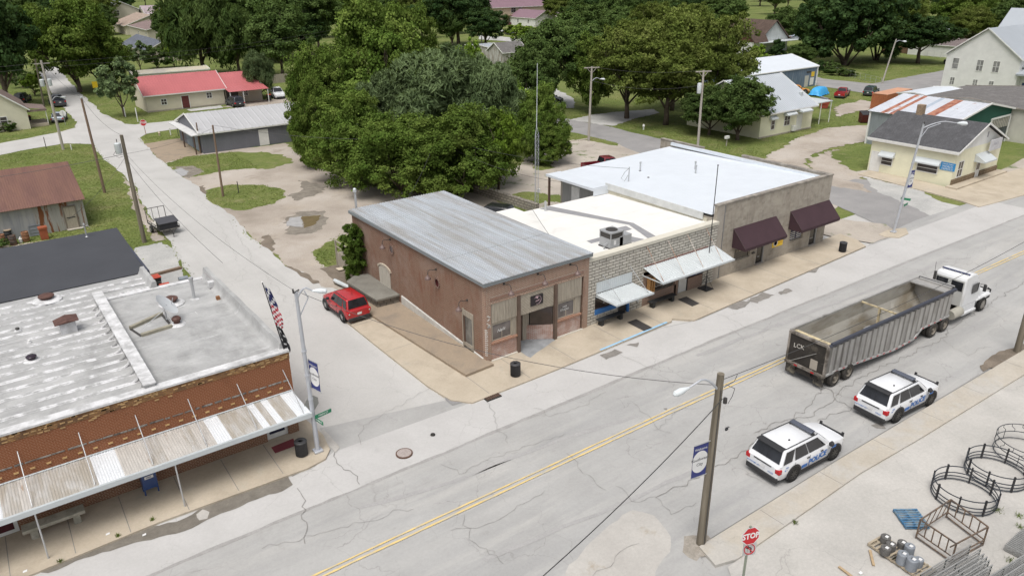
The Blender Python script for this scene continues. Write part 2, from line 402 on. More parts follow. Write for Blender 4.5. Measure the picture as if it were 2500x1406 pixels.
# cross street at right, behind the block building and out to the main street
gs('right_cross_street', [(1200, 250), (1290, 275), (1385, 291), (1480, 308), (1560, 328), (1680, 358), (1800, 388), (1950, 420), (2120, 440), (2200, 480), (2330, 560), (2340, 640), (2205, 600), (2160, 560), (2015, 490), (1900, 470), (1620, 400), (1500, 348), (1372, 318), (1270, 290), (1200, 275)], ASPH, .18, 1.0)
gs('pale_driveway', [(1392, 293), (1440, 282), (1530, 272), (1600, 268), (1610, 276), (1550, 290), (1500, 308), (1465, 306)], GRAV2, .3)
gs('pale_driveway', [(1310, 190), (1190, 235), (1200, 250), (1290, 250), (1400, 265), (1400, 240)], GRAV2, .3)
gs('gravel_drive', [(1850, 398), (1885, 372), (1955, 335), (2000, 318), (2080, 308), (2135, 306), (2130, 345), (2060, 355), (1985, 378), (1960, 400), (2010, 430), (2100, 450), (2130, 470), (2050, 460), (1930, 430)], GRAV, .4, .8)
gs('gravel_drive', [(2100, 430), (2240, 462), (2345, 520), (2400, 600), (2340, 590), (2240, 510), (2140, 470)], GRAV2, .3, .8)
gs('gravel_drive', [(1975, 385), (2060, 362), (2100, 395), (2125, 420), (2110, 440), (2040, 440), (1985, 420)], GRAV, .5, .4)
gs('lawn_patch', [(2025, 372), (2080, 356), (2128, 358), (2128, 410), (2095, 422), (2060, 405)], GRASS, .4, .3)
gs('concrete_yard', [(2330, 470), (2600, 340), (2700, 470), (2460, 520)], LOT, .1, 1.0)
gs('far_right_street', [(1960, 180), (2010, 193), (2130, 205), (2315, 170), (2420, 160), (2420, 190), (2260, 222), (2250, 240), (2130, 232), (2020, 214), (1960, 205)], ASPH, .3, 1.5)
gs('dirt_patch', [(2040, 262), (2100, 245), (2160, 256), (2090, 275), (2040, 285)], GRAV, .6)
gs('far_street', [(1170, 85), (1240, 92), (1420, 110), (1420, 118), (1240, 102), (1170, 97)], GRAV2, .3, 1.5)
gs('far_field', [(2290, -20), (2560, -30), (2560, 30), (2290, 22)], GRAV, .5, 4)
# main street
main = [(-90, -3.2), (-24.5, -3.3), (-19.5, -3.1), (-12.7, -3.4), (-11.3, -2.6), (-10.9, -.4), (-4.3, -2.0), (-3.2, -3.0), (3, -3.1), (12, -2.9), (15, -3.6), (37.5, -2.7), (40, -2), (48, -1.5), (60, -2), (90, -3.2), (240, -6), (240, -26), (90, -21), (30, -18.7), (8.5, -18.2), (-1.8, -18.1), (-4.5, -21), (-6, -30), (-12, -60), (-90, -60)]
gs('main_street', main, ROAD, 0, px=False)
gs('parking_lot', [(-1.8, -19.6), (8, -19.4), (30, -20), (90, -22.5), (120, -80), (-9, -80), (-6, -30), (-3.6, -22)], YARD, 0, px=False)
# concrete parking strips, darker seam bands and worn patches on the main street
P2 = groundmat('pale_road_patch', [(.3, (.45, .44, .43)), (.7, (.52, .51, .5))], .3, .08, cracks=.4)
P3 = groundmat('tan_road_patch', [(.3, (.42, .4, .375)), (.7, (.49, .47, .44))], .5, .12, extra=[((.34, .28, .2), .9, .6, .72, .6, None)])
gs('road_patch', [(-60, -6.3), (-16, -6.1), (-7.3, -6.15), (1, -6.1), (14, -6.2), (36, -6.4), (60, -7), (60, -3.0), (38, -2.7), (15, -3.7), (12, -3.0), (3, -3.2), (-3.2, -3.1), (-11.2, -2.8), (-12.7, -3.5), (-19.5, -3.2), (-60, -3.3)], P2, 0, px=False)
gs('road_patch', [(1520, 1260), (1545, 1245), (1600, 1260), (1640, 1330), (1600, 1420), (1380, 1420), (1420, 1350)], P3, .15, .4)
gs('road_patch', [(1668, 1350), (1690, 1305), (1728, 1308), (1732, 1345), (1700, 1372)], groundmat('dusty_grime', [(.3, (.27, .24, .2)), (.7, (.4, .37, .33))], 1.2, .3), .22, .3)
gs('dark_seam', [(-60, -6.5), (-16, -6.22), (-7.3, -6.3), (14, -6.35), (60, -7.1), (60, -6.95), (14, -6.1), (-7.3, -6.1), (-16, -6.05), (-60, -6.35)], groundmat('seam_tar', [(.3, (.31, .3, .29)), (.7, (.38, .37, .36))], 1, .2), .05, .8, px=False)
WEAR = groundmat('wheel_wear', [(.3, (.345, .34, .335)), (.7, (.4, .39, .385))], .6, .15)
def band(pts, w, m=WEAR, name='worn_streak', seed=3, amp=.12):
    P = [G(*p) for p in pts]; up = [(p.x, p.y+w/2) for p in P]; dn = [(p.x, p.y-w/2) for p in P][::-1]
    gs(name, up+dn, m, amp, .9, px=False, seed=seed)
band([(880, 1240), (1100, 1180), (1250, 1120), (1400, 1065), (1560, 1015)], .22)
band([(0, 1360), (300, 1290), (640, 1190)], .2)
band([(1180, 1370), (1420, 1270), (1700, 1150)], .25)
band([(1700, 870), (1880, 800), (2100, 720), (2300, 640)], .25)
STAIN = groundmat('wet_stain', [(.3, (.2, .19, .175)), (.7, (.29, .27, .25))], 2, .2)
WET = groundmat('gutter_wet', [(.3, (.16, .145, .125)), (.7, (.235, .215, .185))], 1.5, .2, rough=.4)
gs('wet_gutter', [(330, 1295), (430, 1275), (520, 1230), (600, 1190), (700, 1140), (715, 1185), (690, 1200), (640, 1215), (575, 1245), (560, 1250), (470, 1290), (370, 1320), (250, 1350), (120, 1400), (80, 1400), (200, 1350)], WET, .09, .3)
gs('wet_gutter', [(690, 1150), (780, 1120), (770, 1140), (715, 1165)], STAIN, .08, .3)
gs('dry_patch', [(480, 1258), (495, 1246), (512, 1252), (507, 1268), (488, 1272)], P3, .05, .2)
for pts in ([(1785, 742), (1800, 733), (1830, 738), (1818, 747)], [(1822, 735), (1860, 715), (1890, 722), (1850, 742)], [(1898, 716), (1925, 706), (1935, 712), (1905, 722)], [(1958, 665), (2000, 655), (1990, 668)],
            [(1790, 735), (1812, 742), (1828, 742), (1800, 758), (1770, 750)], [(1465, 870), (1500, 855), (1520, 862), (1480, 880)], [(1530, 845), (1560, 838), (1555, 850)], [(2125, 1040), (2150, 1035), (2162, 1048), (2140, 1048)], [(1620, 1000), (1628, 998), (1626, 1004)], [(1050, 1065), (1060, 1062), (1060, 1068), (1052, 1068)]):
    gs('oil_stain', pts, STAIN, .12, .25)
# tan asphalt wedge at the corner kerb, and rubble strip south-west corner
gs('asphalt_wedge', [(1045, 930), (1085, 935), (1120, 960), (1130, 985), (1105, 992), (1085, 970)], ASPH, .08, .3)
gs('pale_ramp', [(777, 1062), (790, 1050), (830, 1095), (820, 1108)], P3, .05, .3)
# painted centre lines
YEL = mat('yellow_line_paint', (.68, .51, .21), .8, var=.12, scale=2, col2=(.45, .42, .34), lo=.46, hi=.68, coord='world')
def lane(yo, name):
    xs = [-60, -40, -15, 5, 25, 46, 80, 140]; ys = [-10.25, -10.2, -10.2, -10.35, -10.75, -11.3, -12.2, -14]
    up = [(x, y+yo+.045) for x, y in zip(xs, ys)]; dn = [(x, y+yo-.045) for x, y in zip(xs, ys)][::-1]
    gs(name, up+dn, YEL, .015, .5, px=False)
lane(.12, 'centre_line'); lane(-.14, 'centre_line')
# long cracks in the pavement
CR = flat('crack_dark', (.235, .225, .21), .95)
def crack(pts, w=.035, seed=1, amp=.22, z=None):
    P = [G(*p) for p in pts] if len(pts[0]) == 2 and abs(pts[0][0]) > 60 or True and pts[0][0] > 60 else pts
    q = jitter([(p[0], p[1]) for p in P], .28, amp, seed, closed=False); rr = random.Random(seed); b = MB()
    zc[0] += .0002; zz = zc[0] if z is None else z
    for i in range(len(q)-1):
        d = (q[i+1]-q[i]); n = Vector((-d.y, d.x)).normalized()
        w0, w1 = (w*(.5+.5*math.sin(i*1.3+seed)**2), w*(.5+.5*math.sin((i+1)*1.3+seed)**2))
        b.quad((*(q[i]-n*w0/2), zz), (*(q[i]+n*w0/2), zz), (*(q[i+1]+n*w1/2), zz), (*(q[i+1]-n*w1/2), zz))
    struct(b.build('pavement_crack', None, CR))
zc[0] += .0013
ck = [[(1600, 1215), (1690, 1170), (1800, 1120), (1845, 1080), (1990, 1010), (2140, 905), (2260, 850), (2420, 740), (2500, 690)], [(820, 1105), (838, 1140), (860, 1160), (878, 1185)], [(725, 1195), (735, 1240), (745, 1300), (745, 1330)],
      [(1500, 1190), (1560, 1230), (1600, 1215), (1640, 1260), (1700, 1230)], [(1190, 975), (1210, 1010), (1230, 1060), (1240, 1085)], [(640, 1340), (800, 1300), (960, 1250), (1010, 1245)], [(930, 1010), (990, 985), (1050, 945)],
      [(1840, 1060), (1960, 1010), (2010, 950), (2080, 1000), (2050, 1010), (1995, 1030)], [(2000, 955), (2060, 930), (2120, 895), (2165, 870)], [(1440, 1420), (1500, 1360), (1560, 1330)], [(880, 1090), (885, 1040), (940, 1010)],
      [(1080, 1135), (1120, 1160), (1200, 1120), (1290, 1090), (1380, 1060)], [(1600, 1055), (1650, 1010), (1700, 1000)], [(1640, 780), (1800, 690), (1900, 650)], [(1750, 770), (1820, 800), (1900, 810)], [(1500, 860), (1600, 905), (1690, 930)],
      [(1100, 1300), (1180, 1290), (1260, 1235), (1330, 1200)], [(1380, 1110), (1420, 1160), (1480, 1200)], [(1540, 980), (1600, 1040), (1640, 1060)], [(1130, 1260), (1160, 1330), (1230, 1380)], [(1300, 1000), (1340, 1020), (1440, 980), (1480, 960)],
      [(2190, 700), (2300, 660), (2420, 600)], [(2060, 800), (1960, 770), (1900, 762)], [(2300, 830), (2360, 870), (2420, 850)], [(2140, 1020), (2090, 980), (2030, 960)], [(1890, 1080), (1880, 1050), (1850, 1060)], [(560, 540), (620, 640), (700, 740)], [(470, 470), (540, 560), (580, 640)]]
for i, c in enumerate(ck): crack(c, .036 if i in (0, 1, 2, 7) else .018, i+3)
def strip(p, q, w, m, name, z): 
    a = Vector(p[:2]); b = Vector(q[:2]); d = (b-a).normalized(); n = Vector((-d.y, d.x))*w/2
    return struct(sheet(name, [a-n, b-n, b+n, a+n], z, m, 0, px=False))
# ---- sidewalks: real slabs with kerbs
def slab(name, pts, z0, z1, m, px=True):
    P = [G(p[0], p[1], z1) for p in pts] if px else pts
    a = sum(P[i][0]*P[(i+1) % len(P)][1]-P[(i+1) % len(P)][0]*P[i][1] for i in range(len(P)))
    if a < 0: P = P[::-1]
    return struct(MB().prism(P, z0, z1).build(name, None, m))
KERB = mat('kerb_concrete', (.36, .33, .27), .9, var=.15, scale=2, coord='world', fine=.2)
slab('sidewalk', [(-4.25, -.2), (-4.0, -2.3), (-3.2, -3.25), (2, -3.2), (8, -3.0), (13.3, -2.75), (13.6, -2.5), (14.6, -3.6), (18, -3.45), (28, -3.05), (37.4, -2.65), (38.3, -1.3), (38.6, .5), (37.6, .5), (0, .6), (-1.9, .6), (-2.4, 13), (-4.3, 13), (-4.3, 6)], -.05, .14, WALK, px=False)
slab('side_slab', [(-1.95, -.7), (0.1, -.6), (0.1, 10.6), (-.2, 15.7), (-2.5, 15.6), (-2.6, 10)], .0, .3, WALK2, px=False)
slab('sidewalk', [(-40, 0.6), (-40, -3.6), (-24.5, -3.35), (-19.5, -3.15), (-12.8, -3.4), (-11.8, -3.2), (-11.3, -2.6), (-11.05, -1.2), (-11.25, 1.2), (-11.4, 6), (-12.2, 6), (-12.2, .6)], -.05, .15, WALK, px=False)
WALK3 = groundmat('greyer_concrete', [(.3, (.43, .39, .33)), (.7, (.51, .47, .41))], .5, .12, extra=[((.36, .33, .29), .4, .5, .72, .6, None), ((.47, .455, .43), .3, .5, .6, .7, None)], bmp=.1, cracks=.3)
slab('sidewalk', [(-1.9, -18.2), (8.5, -18.3), (28, -18.8), (60, -20.2), (110, -23), (110, -25), (60, -21.8), (30, -20.3), (13, -19.75), (8, -19.5), (-1.2, -19.6), (-2.2, -19.3)], -.05, .15, WALK3, px=False)
slab('sidewalk', [(2095, 425), (2135, 412), (2330, 462), (2440, 425), (2560, 395), (2560, 460), (2430, 495), (2390, 505), (2345, 490), (2240, 462)], -.05, .12, WALK)
slab('concrete_island', [(2145, 572), (2170, 560), (2212, 556), (2218, 570), (2195, 580), (2160, 578)], -.05, .12, WALK)
# corner pavement joined to the block building
gs('corner_concrete', [(37.5, .6), (38.6, -2.6), (43, -2.6), (44.5, -.5), (42, 4), (39, 10), (37.2, 10)], LOT, .1, px=False)
# joints in the sidewalks
for x in (-1.9, 1.0, 4.5, 8.6, 12.5, 17, 21.5, 26, 30.5, 35): strip((x, -3.0 if x < 13 else -3.2), (x, -.1), .035, CR, 'expansion_joint', .1445)
strip((-4.2, 5.0), (-2.0, 5.0), .03, CR, 'expansion_joint', .1445); strip((-4.2, 9.6), (-2.0, 9.6), .03, CR, 'expansion_joint', .1445)
for x in (-27.8, -25, -22.7, -20.6, -18.2, -16, -13.9): strip((x, -3.1), (x+.05, -.2), .035, CR, 'expansion_joint', .1545)
for x in (2, 6.5, 11, 15.5, 20, 25): strip((x, -18.3-(x > 14)*.2), (x, -19.5-(x > 14)*.2), .03, CR, 'expansion_joint', .1545)
BLUEP = flat('pale_blue_kerb_paint', (.3, .5, .68), .8)
struct(sheet('blue_kerb_paint', [(6.6, -3.02), (12.9, -2.78), (12.9, -2.6), (6.6, -2.86)], .1445, BLUEP, 0, px=False))
struct(sheet('grey_porch_paint', [(2.5, -1.1), (3.6, -.7), (5.2, -.2), (5.2, 1.2), (2.5, 1.2)], .1465, mat('worn_grey_paint', (.28, .29, .3), .8, var=.2, scale=2), .05, .3, px=False))
# storm drain, manhole
dr = thing('storm_drain', 'rusty iron storm drain grate set in the road at the corner kerb', 'drain', G(1200, 971))
zz = zc[0]+.03
b = MB(); [b.box(-.42+.12*i, -.36+.12*i, -.25, .25, zz-.02, zz+.012) for i in range(8)]; b.build('grate', dr, mat('rusty_iron', (.12, .07, .05), .9, var=.3, scale=8))
bx('frame', dr, flat('drain_dark', (.03, .028, .025), .9), -.48, .5, -.3, .3, 0, zz-.012)
mh = thing('manhole_cover', 'round pinkish iron manhole cover flush in the road', 'manhole cover', G(987, 1110))
MB().lathe((0, 0, 0), [(.36, 0), (.36, zz+.004), (0, zz+.004)], 24).build('lid', mh, mat('manhole_iron', (.36, .31, .29), .8, var=.2, scale=9))
MB().lathe((0, 0, 0), [(.42, 0), (.42, zz), (.36, zz)], 24).build('rim', mh, mat('rusty_iron', (.12, .07, .05)))
mh = thing('manhole_cover', 'small dark round valve cover in the road by the intersection', 'manhole cover', G(1057, 1064))
MB().lathe((0, 0, 0), [(.12, 0), (.12, zz), (0, zz)], 12).build('lid', mh, flat('drain_dark', (.03, .028, .025)))
# ================================================================ materials for buildings
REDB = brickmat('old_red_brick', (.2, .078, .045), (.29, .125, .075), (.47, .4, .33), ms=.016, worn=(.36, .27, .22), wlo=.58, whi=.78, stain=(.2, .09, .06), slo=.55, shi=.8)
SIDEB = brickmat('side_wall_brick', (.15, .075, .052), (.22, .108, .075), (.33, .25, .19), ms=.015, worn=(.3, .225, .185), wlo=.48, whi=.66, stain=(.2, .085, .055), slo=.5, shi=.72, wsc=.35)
BASEB = brickmat('whitewashed_brick', (.31, .13, .085), (.4, .2, .14), (.5, .45, .42), worn=(.55, .48, .45), wlo=.47, whi=.66, wsc=1.2)
ORB = brickmat('orange_brown_brick', (.215, .075, .034), (.245, .09, .042), (.33, .18, .11), bw=.2, bh=.075, ms=.01, worn=(.15, .065, .036), wlo=.56, whi=.8, wsc=.3, dk=.88)
WORNY = brickmat('crumbled_yellow_brick', (.42, .25, .1), (.16, .07, .035), (.22, .13, .08), bw=.22, bh=.08, ms=.012, worn=(.12, .07, .045), wlo=.5, whi=.6, wsc=1.5)
DRKB = brickmat('dark_lower_brick', (.21, .1, .06), (.27, .13, .08), (.4, .3, .22), bw=.22, bh=.08, ms=.01)
STONE = brickmat('white_block_stone', (.52, .49, .43), (.6, .57, .51), (.1, .09, .075), bw=.62, bh=.215, ms=.022, offset=.4, stain=(.4, .37, .31), slo=.55, shi=.8, bmpd=.03)
CMU = brickmat('grey_concrete_block', (.38, .34, .285), (.42, .38, .325), (.36, .325, .275), bw=.42, bh=.21, ms=.012, stain=(.23, .2, .165), slo=.5, shi=.72, worn=(.46, .42, .36), wlo=.5, whi=.7)
MIXB = brickmat('mottled_brown_brick', (.3, .17, .12), (.16, .09, .07), (.42, .34, .28), bw=.21, bh=.075, ms=.014)
ROCK = brickmat('rubble_stone', (.26, .23, .19), (.16, .14, .12), (.07, .065, .055), bw=.5, bh=.26, ms=.03, offset=.37)
SILL = brickmat('brick_sill', (.4, .17, .09), (.3, .12, .07), (.5, .4, .33), bw=.09, bh=.3, ms=.01, offset=0)
TIN = mat('galvanised_roof', (.47, .5, .535), .42, .25, var=.13, scale=.55, col2=(.37, .36, .35), lo=.42, hi=.62, stretch=(5, .35, 1))
WHROOF = mat('white_membrane', (.72, .71, .68), .7, var=.04, scale=.8, col2=(.6, .58, .54), lo=.58, hi=.8)
WHTIN = mat('white_metal_roof', (.66, .7, .75), .45, .1, var=.03, scale=.7)
GREYP = mat('grey_roof_patch', (.27, .27, .28), .8, var=.1)
COAT = groundmat('silver_roof_coating', [(.25, (.3, .3, .3)), (.75, (.5, .5, .495))], .7, .1, rough=.6, extra=[((.22, .22, .215), .5, .52, .7, .6, (1, .5, 1)), ((.66, .66, .67), 1.1, .6, .75, .7, (.4, 1.6, 1))], bmp=.1)
COATW = groundmat('white_seam_coating', [(.35, (.42, .42, .42)), (.6, (.68, .68, .69))], 1.6, .1, rough=.55)
COATR = groundmat('broken_white_rib_coating', [(.44, (.4, .4, .4)), (.58, (.66, .66, .67))], 1.8, .1, rough=.55)
BLK = mat('black_rubber_roof', (.052, .054, .062), .5, var=.1, scale=.5)
CREAMC = mat('cream_coping', (.6, .57, .49), .8, var=.06)
GREYC = mat('weathered_coping', (.33, .3, .26), .9, var=.3, scale=2, col2=(.2, .18, .16))
WOODG = mat('grey_weathered_boards', (.37, .33, .27), .9, var=.18, scale=2, stretch=(8, 8, .6), col2=(.26, .23, .19), lo=.5, hi=.75, fine=.1)
BROWN = flat('dark_brown_trim', (.1, .062, .045), .6)
CREAMW = flat('cream_window_frame', (.5, .45, .36), .6)
DKG = glass('dark_window_glass', (.035, .03, .028), .15)
DKG2 = glass('grey_tinted_glass', (.09, .08, .077), .2)
WHT = flat('white_trim', (.72, .72, .7), .6)
WHP = flat('white_letter', (.7, .7, .7), .7)
AL = mat('aluminium', (.5, .51, .52), .4, .5, var=.06)
ALW = mat('white_painted_tin', (.55, .585, .6), .5, .1, var=.05, scale=1)
RUST = mat('rust', (.2, .085, .04), .9, var=.35, scale=4, col2=(.33, .17, .08))
DKM = flat('dark_iron', (.05, .047, .045), .6)
SHADEM = flat('brown_lamp_shade', (.16, .11, .1), .5)
def window(parent, x0, x1, z0, z1, y=0.0, frame=WHT, gl=DKG, w=.06, mull=(), name='window', out=.03, rows=()):
    "in a wall facing -y"
    b = MB(); b.box(x0, x1, y-out, y+.02, z0, z0+w); b.box(x0, x1, y-out, y+.02, z1-w, z1); b.box(x0, x0+w, y-out, y+.02, z0+w, z1-w); b.box(x1-w, x1, y-out, y+.02, z0+w, z1-w)
    for m in mull: xm = x0+(x1-x0)*m; b.box(xm-w*.3, xm+w*.3, y-out*.8, y+.02, z0+w, z1-w)
    for m in rows: zm = z0+(z1-z0)*m; b.box(x0+w, x1-w, y-out*.78, y+.02, zm-w*.3, zm+w*.3)
    f = b.build(name, parent, frame)
    MB().quad((x0+w, y-out*.3, z0+w), (x1-w, y-out*.3, z0+w), (x1-w, y-out*.3, z1-w), (x0+w, y-out*.3, z1-w)).build('pane', f, gl); return f
def rotpart(o, ang, origin=(0, 0, 0)):
    T = Matrix.Translation(origin) @ Matrix.Rotation(ang, 4, 'Z'); o.matrix_local = T @ o.matrix_local; return o
def gooseneck(parent, x, z, y=-.02, ang=0, origin=(0, 0, 0)):
    e = MB().tube([(x, y, z), (x+.02, y-.25, z+.02), (x+.04, y-.42, z+.1), (x+.05, y-.58, z+.06), (x+.06, y-.64, z-.1), (x+.06, y-.64, z-.22)], .022, 6).build('wall_lamp', parent, DKM)
    MB().lathe((x, y, z), [(.07, -.03), (.07, .03), (0, .03)], 10, 'y').build('mount', e, DKM)
    MB().lathe((x+.06, y-.64, z-.5), [(.2, 0), (.19, .1), (.09, .2), (.05, .3), (0, .3)], 14).build('lamp_shade', e, SHADEM, smooth=True)
    return e
# ================================================================ middle brick building
B1 = thing('brick_building', 'red brick corner shop with grey metal roof, weathered board front and round side windows', 'building', (0, 0, .14))
H = 5.1
f = MB().use(REDB)
f.box(.0, .4, 0, .35, 0, H); f.box(7.7, 8.12, 0, .35, 0, H); f.box(.4, 7.7, 0, .35, 3.85, H)
f.box(7.66, 7.7, -.04, .0, 0, H-.05)
f.use(brickmat('soldier_course', (.2, .09, .06), (.33, .16, .1), (.36, .3, .26), bw=.085, bh=.3, ms=.016, offset=0)).box(.35, 7.75, -.03, 0, 4.0, 4.22)
f.use(REDB).box(.32, 7.8, -.045, 0, 3.78, 3.85)
f.build('front_wall', B1)
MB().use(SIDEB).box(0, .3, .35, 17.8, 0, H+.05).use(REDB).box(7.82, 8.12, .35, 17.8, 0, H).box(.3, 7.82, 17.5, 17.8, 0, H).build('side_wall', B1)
MB().ribbed((-.22, -.18, H+.17), (8.3, -.18, H+.17), (8.35, 18.0, H+.2), (-.1, 18.0, H+.2), .23, .04, .25).build('roof', B1, TIN)
MB().box(-.2, 8.28, -.16, -.05, H-.08, H+.14).box(-.2, -.08, -.05, 17.95, H-.06, H+.15).build('fascia', B1, flat('grey_fascia', (.2, .22, .23), .6))
# faint lap joints across the roof
lj = MB(); [lj.box(-.1, 8.25, y, y+.05, H+.185, H+.2) for y in (4.6, 9.3, 14.0)]; lj.build('roof_lap', B1, mat('roof_lap_grey', (.33, .345, .36), .5, .2))
for x in (1.35, 3.9, 6.5): gooseneck(B1, x, 4.85)
# board panels
def boards(x0, x1, z0, z1, y, parent=B1, m=WOODG, n=None, name='board_panel'):
    b = MB(); n = n or int((x1-x0)/.2); rr = random.Random(int(x0*10))
    for i in range(n):
        a = x0+(x1-x0)*i/n; c = x0+(x1-x0)*(i+1)/n; d = rr.uniform(0, .02); b.box(a+.006, c-.006, y-.03-d, y, z0, z1)
    return b.build(name, parent, m)
boards(.42, 2.3, 2.5, 3.8, .02); boards(5.42, 7.5, 2.5, 3.8, .02)
# diagonal boards over the door
b = MB(); b.box(2.48, 5.2, .01, .05, 2.42, 3.8)
dp = b.build('board_panel', B1, mat('pale_diagonal_boards', (.43, .385, .315), .9, var=.12, scale=1.5, stretch=(4, 4, 4), col2=(.36, .32, .26)))
b = MB()
for k in range(26):
    x = 2.5+k*.2
    a = Vector((x, .004, 2.44)); c = Vector((x-1.34, .004, 3.78))
    t0 = max(0, (a.x-5.18)/1.34); t1 = min(1, (a.x-2.5)/1.34)
    if t1 > t0: b.bar(a.lerp(c, t0), a.lerp(c, t1), .012, .012)
b.build('board_joints', dp, flat('joint_brown', (.25, .21, .17), .9))
for x in (2.4, 5.32): bx('post', B1, mat('brown_iron_post', (.13, .09, .07), .7, var=.2), x-.1, x+.1, -.14, .06, -.02, 3.84)
# bottom brick aprons with sills, windows
for x0, x1, wx0, wx1, txt in ((.4, 2.3, .5, 1.95, 'Nails'), (5.42, 7.5, 5.6, 7.0, 'Hair')):
    bx('apron_wall', B1, BASEB, x0, x1, .02, .3, 0, 1.12)
    bx('sill', B1, SILL, x0-.02, x1+.02, -.08, .3, 1.12, 1.24)
    b = MB(); b.box(x0, wx0, .04, .1, 1.24, 2.5); b.box(wx1, x1, .04, .1, 1.24, 2.5); b.box(wx0, wx1, .04, .1, 2.36, 2.5); b.build('trim_board', B1, WOODG)
    w = window(B1, wx0, wx1, 1.26, 2.36, .12, CREAMW, DKG2, .05)
    if txt == 'Nails': text('Nails', .3, WHP, w, ((wx0+wx1)/2-.05, .085, 1.86), (1, 0, .12), (0, 0, 1), shear=.3)
    else:
        text('HAIR', .16, WHP, w, ((wx0+wx1)/2-.1, .085, 2.0), (1, 0, 0), (0, 0, 1)); text('STUDIO', .2, WHP, w, ((wx0+wx1)/2-.1, .085, 1.8), (1, 0, 0), (0, 0, 1))
    bx('window_mullion', w, CREAMW, (wx0+wx1)/2-.012, (wx0+wx1)/2+.008, .075, .1, 1.3, 1.75)
# recess: door, angled wall
bx('door_head', B1, WOODG, 2.3, 5.42, 1.1, 1.2, 2.42, 3.8)
d = bx('door', B1, BROWN, 2.55, 3.5, 1.05, 1.12, .02, 2.15); bx('pane', d, DKG, 2.7, 3.35, 1.03, 1.045, 1.05, 2.0)
for i in range(4): text(['hours', 'Tue - Fri', '9 - 5', 'Sat 9 - 2'][i], .11, WHP, d, (3.02, 1.02, 1.85-i*.17), (1, 0, 0), (0, 0, 1))
bx('door_frame', B1, WOODG, 3.5, 3.85, 1.0, 1.12, 0, 2.42); bx('jamb', B1, WOODG, 2.3, 2.55, .3, 1.12, 0, 2.42)
A = Vector((3.85, 1.05, 0)); Bq = Vector((5.35, .05, 0)); dn = (Bq-A).normalized(); nn = Vector((-dn.y, dn.x, 0))
b = MB().use(BASEB); b.bar(A+Vector((0, 0, .5)), Bq+Vector((0, 0, .5)), .12, 1.0)
b.use(WOODG).bar(A+Vector((0, 0, 2.35)), Bq+Vector((0, 0, 2.35)), .1, .14); b.bar(Bq+Vector((0, 0, 1)), Bq+Vector((0, 0, 2.3)), .14, .2); b.bar(A+Vector((0, 0, 1)), A+Vector((0, 0, 2.3)), .3, .12)
b.build('entry_wall', B1)
p0 = A.lerp(Bq, .12); p1 = A.lerp(Bq, .92); MB().quad((p0.x, p0.y, 1.05), (p1.x, p1.y, 1.05), (p1.x, p1.y, 2.28), (p0.x, p0.y, 2.28)).build('window', B1, glass('entry_glass', (.03, .02, .018)))
# hanging sign
s = bx('sign_board', B1, flat('sign_black', (.018, .014, .018), .5), 3.35, 4.3, -.06, .0, 2.83, 3.48)
b = MB(); n = 26
for i in range(n-7):
    a0, a1 = R(150)-i*2*math.pi/n, R(150)-(i+1)*2*math.pi/n
    b.bar((3.87+.27*math.cos(a0), -.065, 3.16+.27*math.sin(a0)), (3.87+.27*math.cos(a1), -.065, 3.16+.27*math.sin(a1)), .014, .014)
b.build('ring_mark', s, flat('sign_pink', (.7, .5, .55)))
MB().add([(3.74, -.066, 3.36), (3.79, -.066, 3.38), (3.83, -.066, 3.35), (3.87, -.066, 3.38), (3.92, -.066, 3.36), (3.86, -.066, 3.26), (3.8, -.066, 3.26)], [(0, 6, 5, 4, 3, 2, 1)]).build('crest_mark', s, flat('sign_pink', (.7, .5, .55)))
text('studio', .13, flat('sign_pink', (.7, .5, .55)), s, (3.85, -.066, 3.12), (1, 0, .15), (0, 0, 1), shear=.35)
# left wall (faces -x): helper makes parts as if facing -y then turns them
def onside(o): return rotpart(o, R(-90))          # (x along wall, y out) -> wall facing -x: local x -> -y
def S(parent, fn): return fn
for yc, zc_, rz_ in ((5.45, 3.5, .2), (11.55, 4.0, .2)):
    o = MB().lathe((0, 0, 0), [(.27, -.01), (.28, -.045), (.4, -.05), (.4, .03)], 24, 'x', caps=False).build('round_window', B1, brickmat('round_surround', (.22, .12, .09), (.17, .1, .08), (.3, .24, .2), bw=.12, bh=.1), loc=(-.01, yc, zc_-.14+.08)); o.scale = (1, .85, 1.0)
    MB().lathe((0, 0, 0), [(0, -.012), (.28, -.014)], 24, 'x', caps=False).build('pane', o, glass('round_glass', (.03, .012, .012)))
for yc, zc_ in ((5.5, 4.5), (1.92, 3.62), (11.65, 4.8)):
    e = gooseneck(B1, 0, 0); e.rotation_euler.z = R(-90); e.location = (-.02, yc, zc_-.14)
# side loading door with arched head
b = MB(); prof = [(12.0, .2), (12.0, 2.0), (12.25, 2.22), (12.85, 2.34), (13.45, 2.22), (13.75, 2.0), (13.75, .2)]
for i in range(8):
    y0 = 12.05+i*.21; zt = 2.0+.28*math.sin(math.pi*(i+.5)/8); b.box(-.07, -.01, y0, y0+.195, .7, zt)
b.build('loading_door', B1, mat('pale_door_boards', (.46, .43, .37), .9, var=.15, scale=2, stretch=(6, 6, .7)))
b = MB()
for i in range(10):
    a0, a1 = math.pi*i/10, math.pi*(i+1)/10
    b.bar((-.05, 12.88-.95*math.cos(a0), 2.02+.34*math.sin(a0)), (-.05, 12.88-.95*math.cos(a1), 2.02+.34*math.sin(a1)), .1, .14)
b.build('door_arch', B1, mat('cream_arch_trim', (.48, .42, .34), .9))
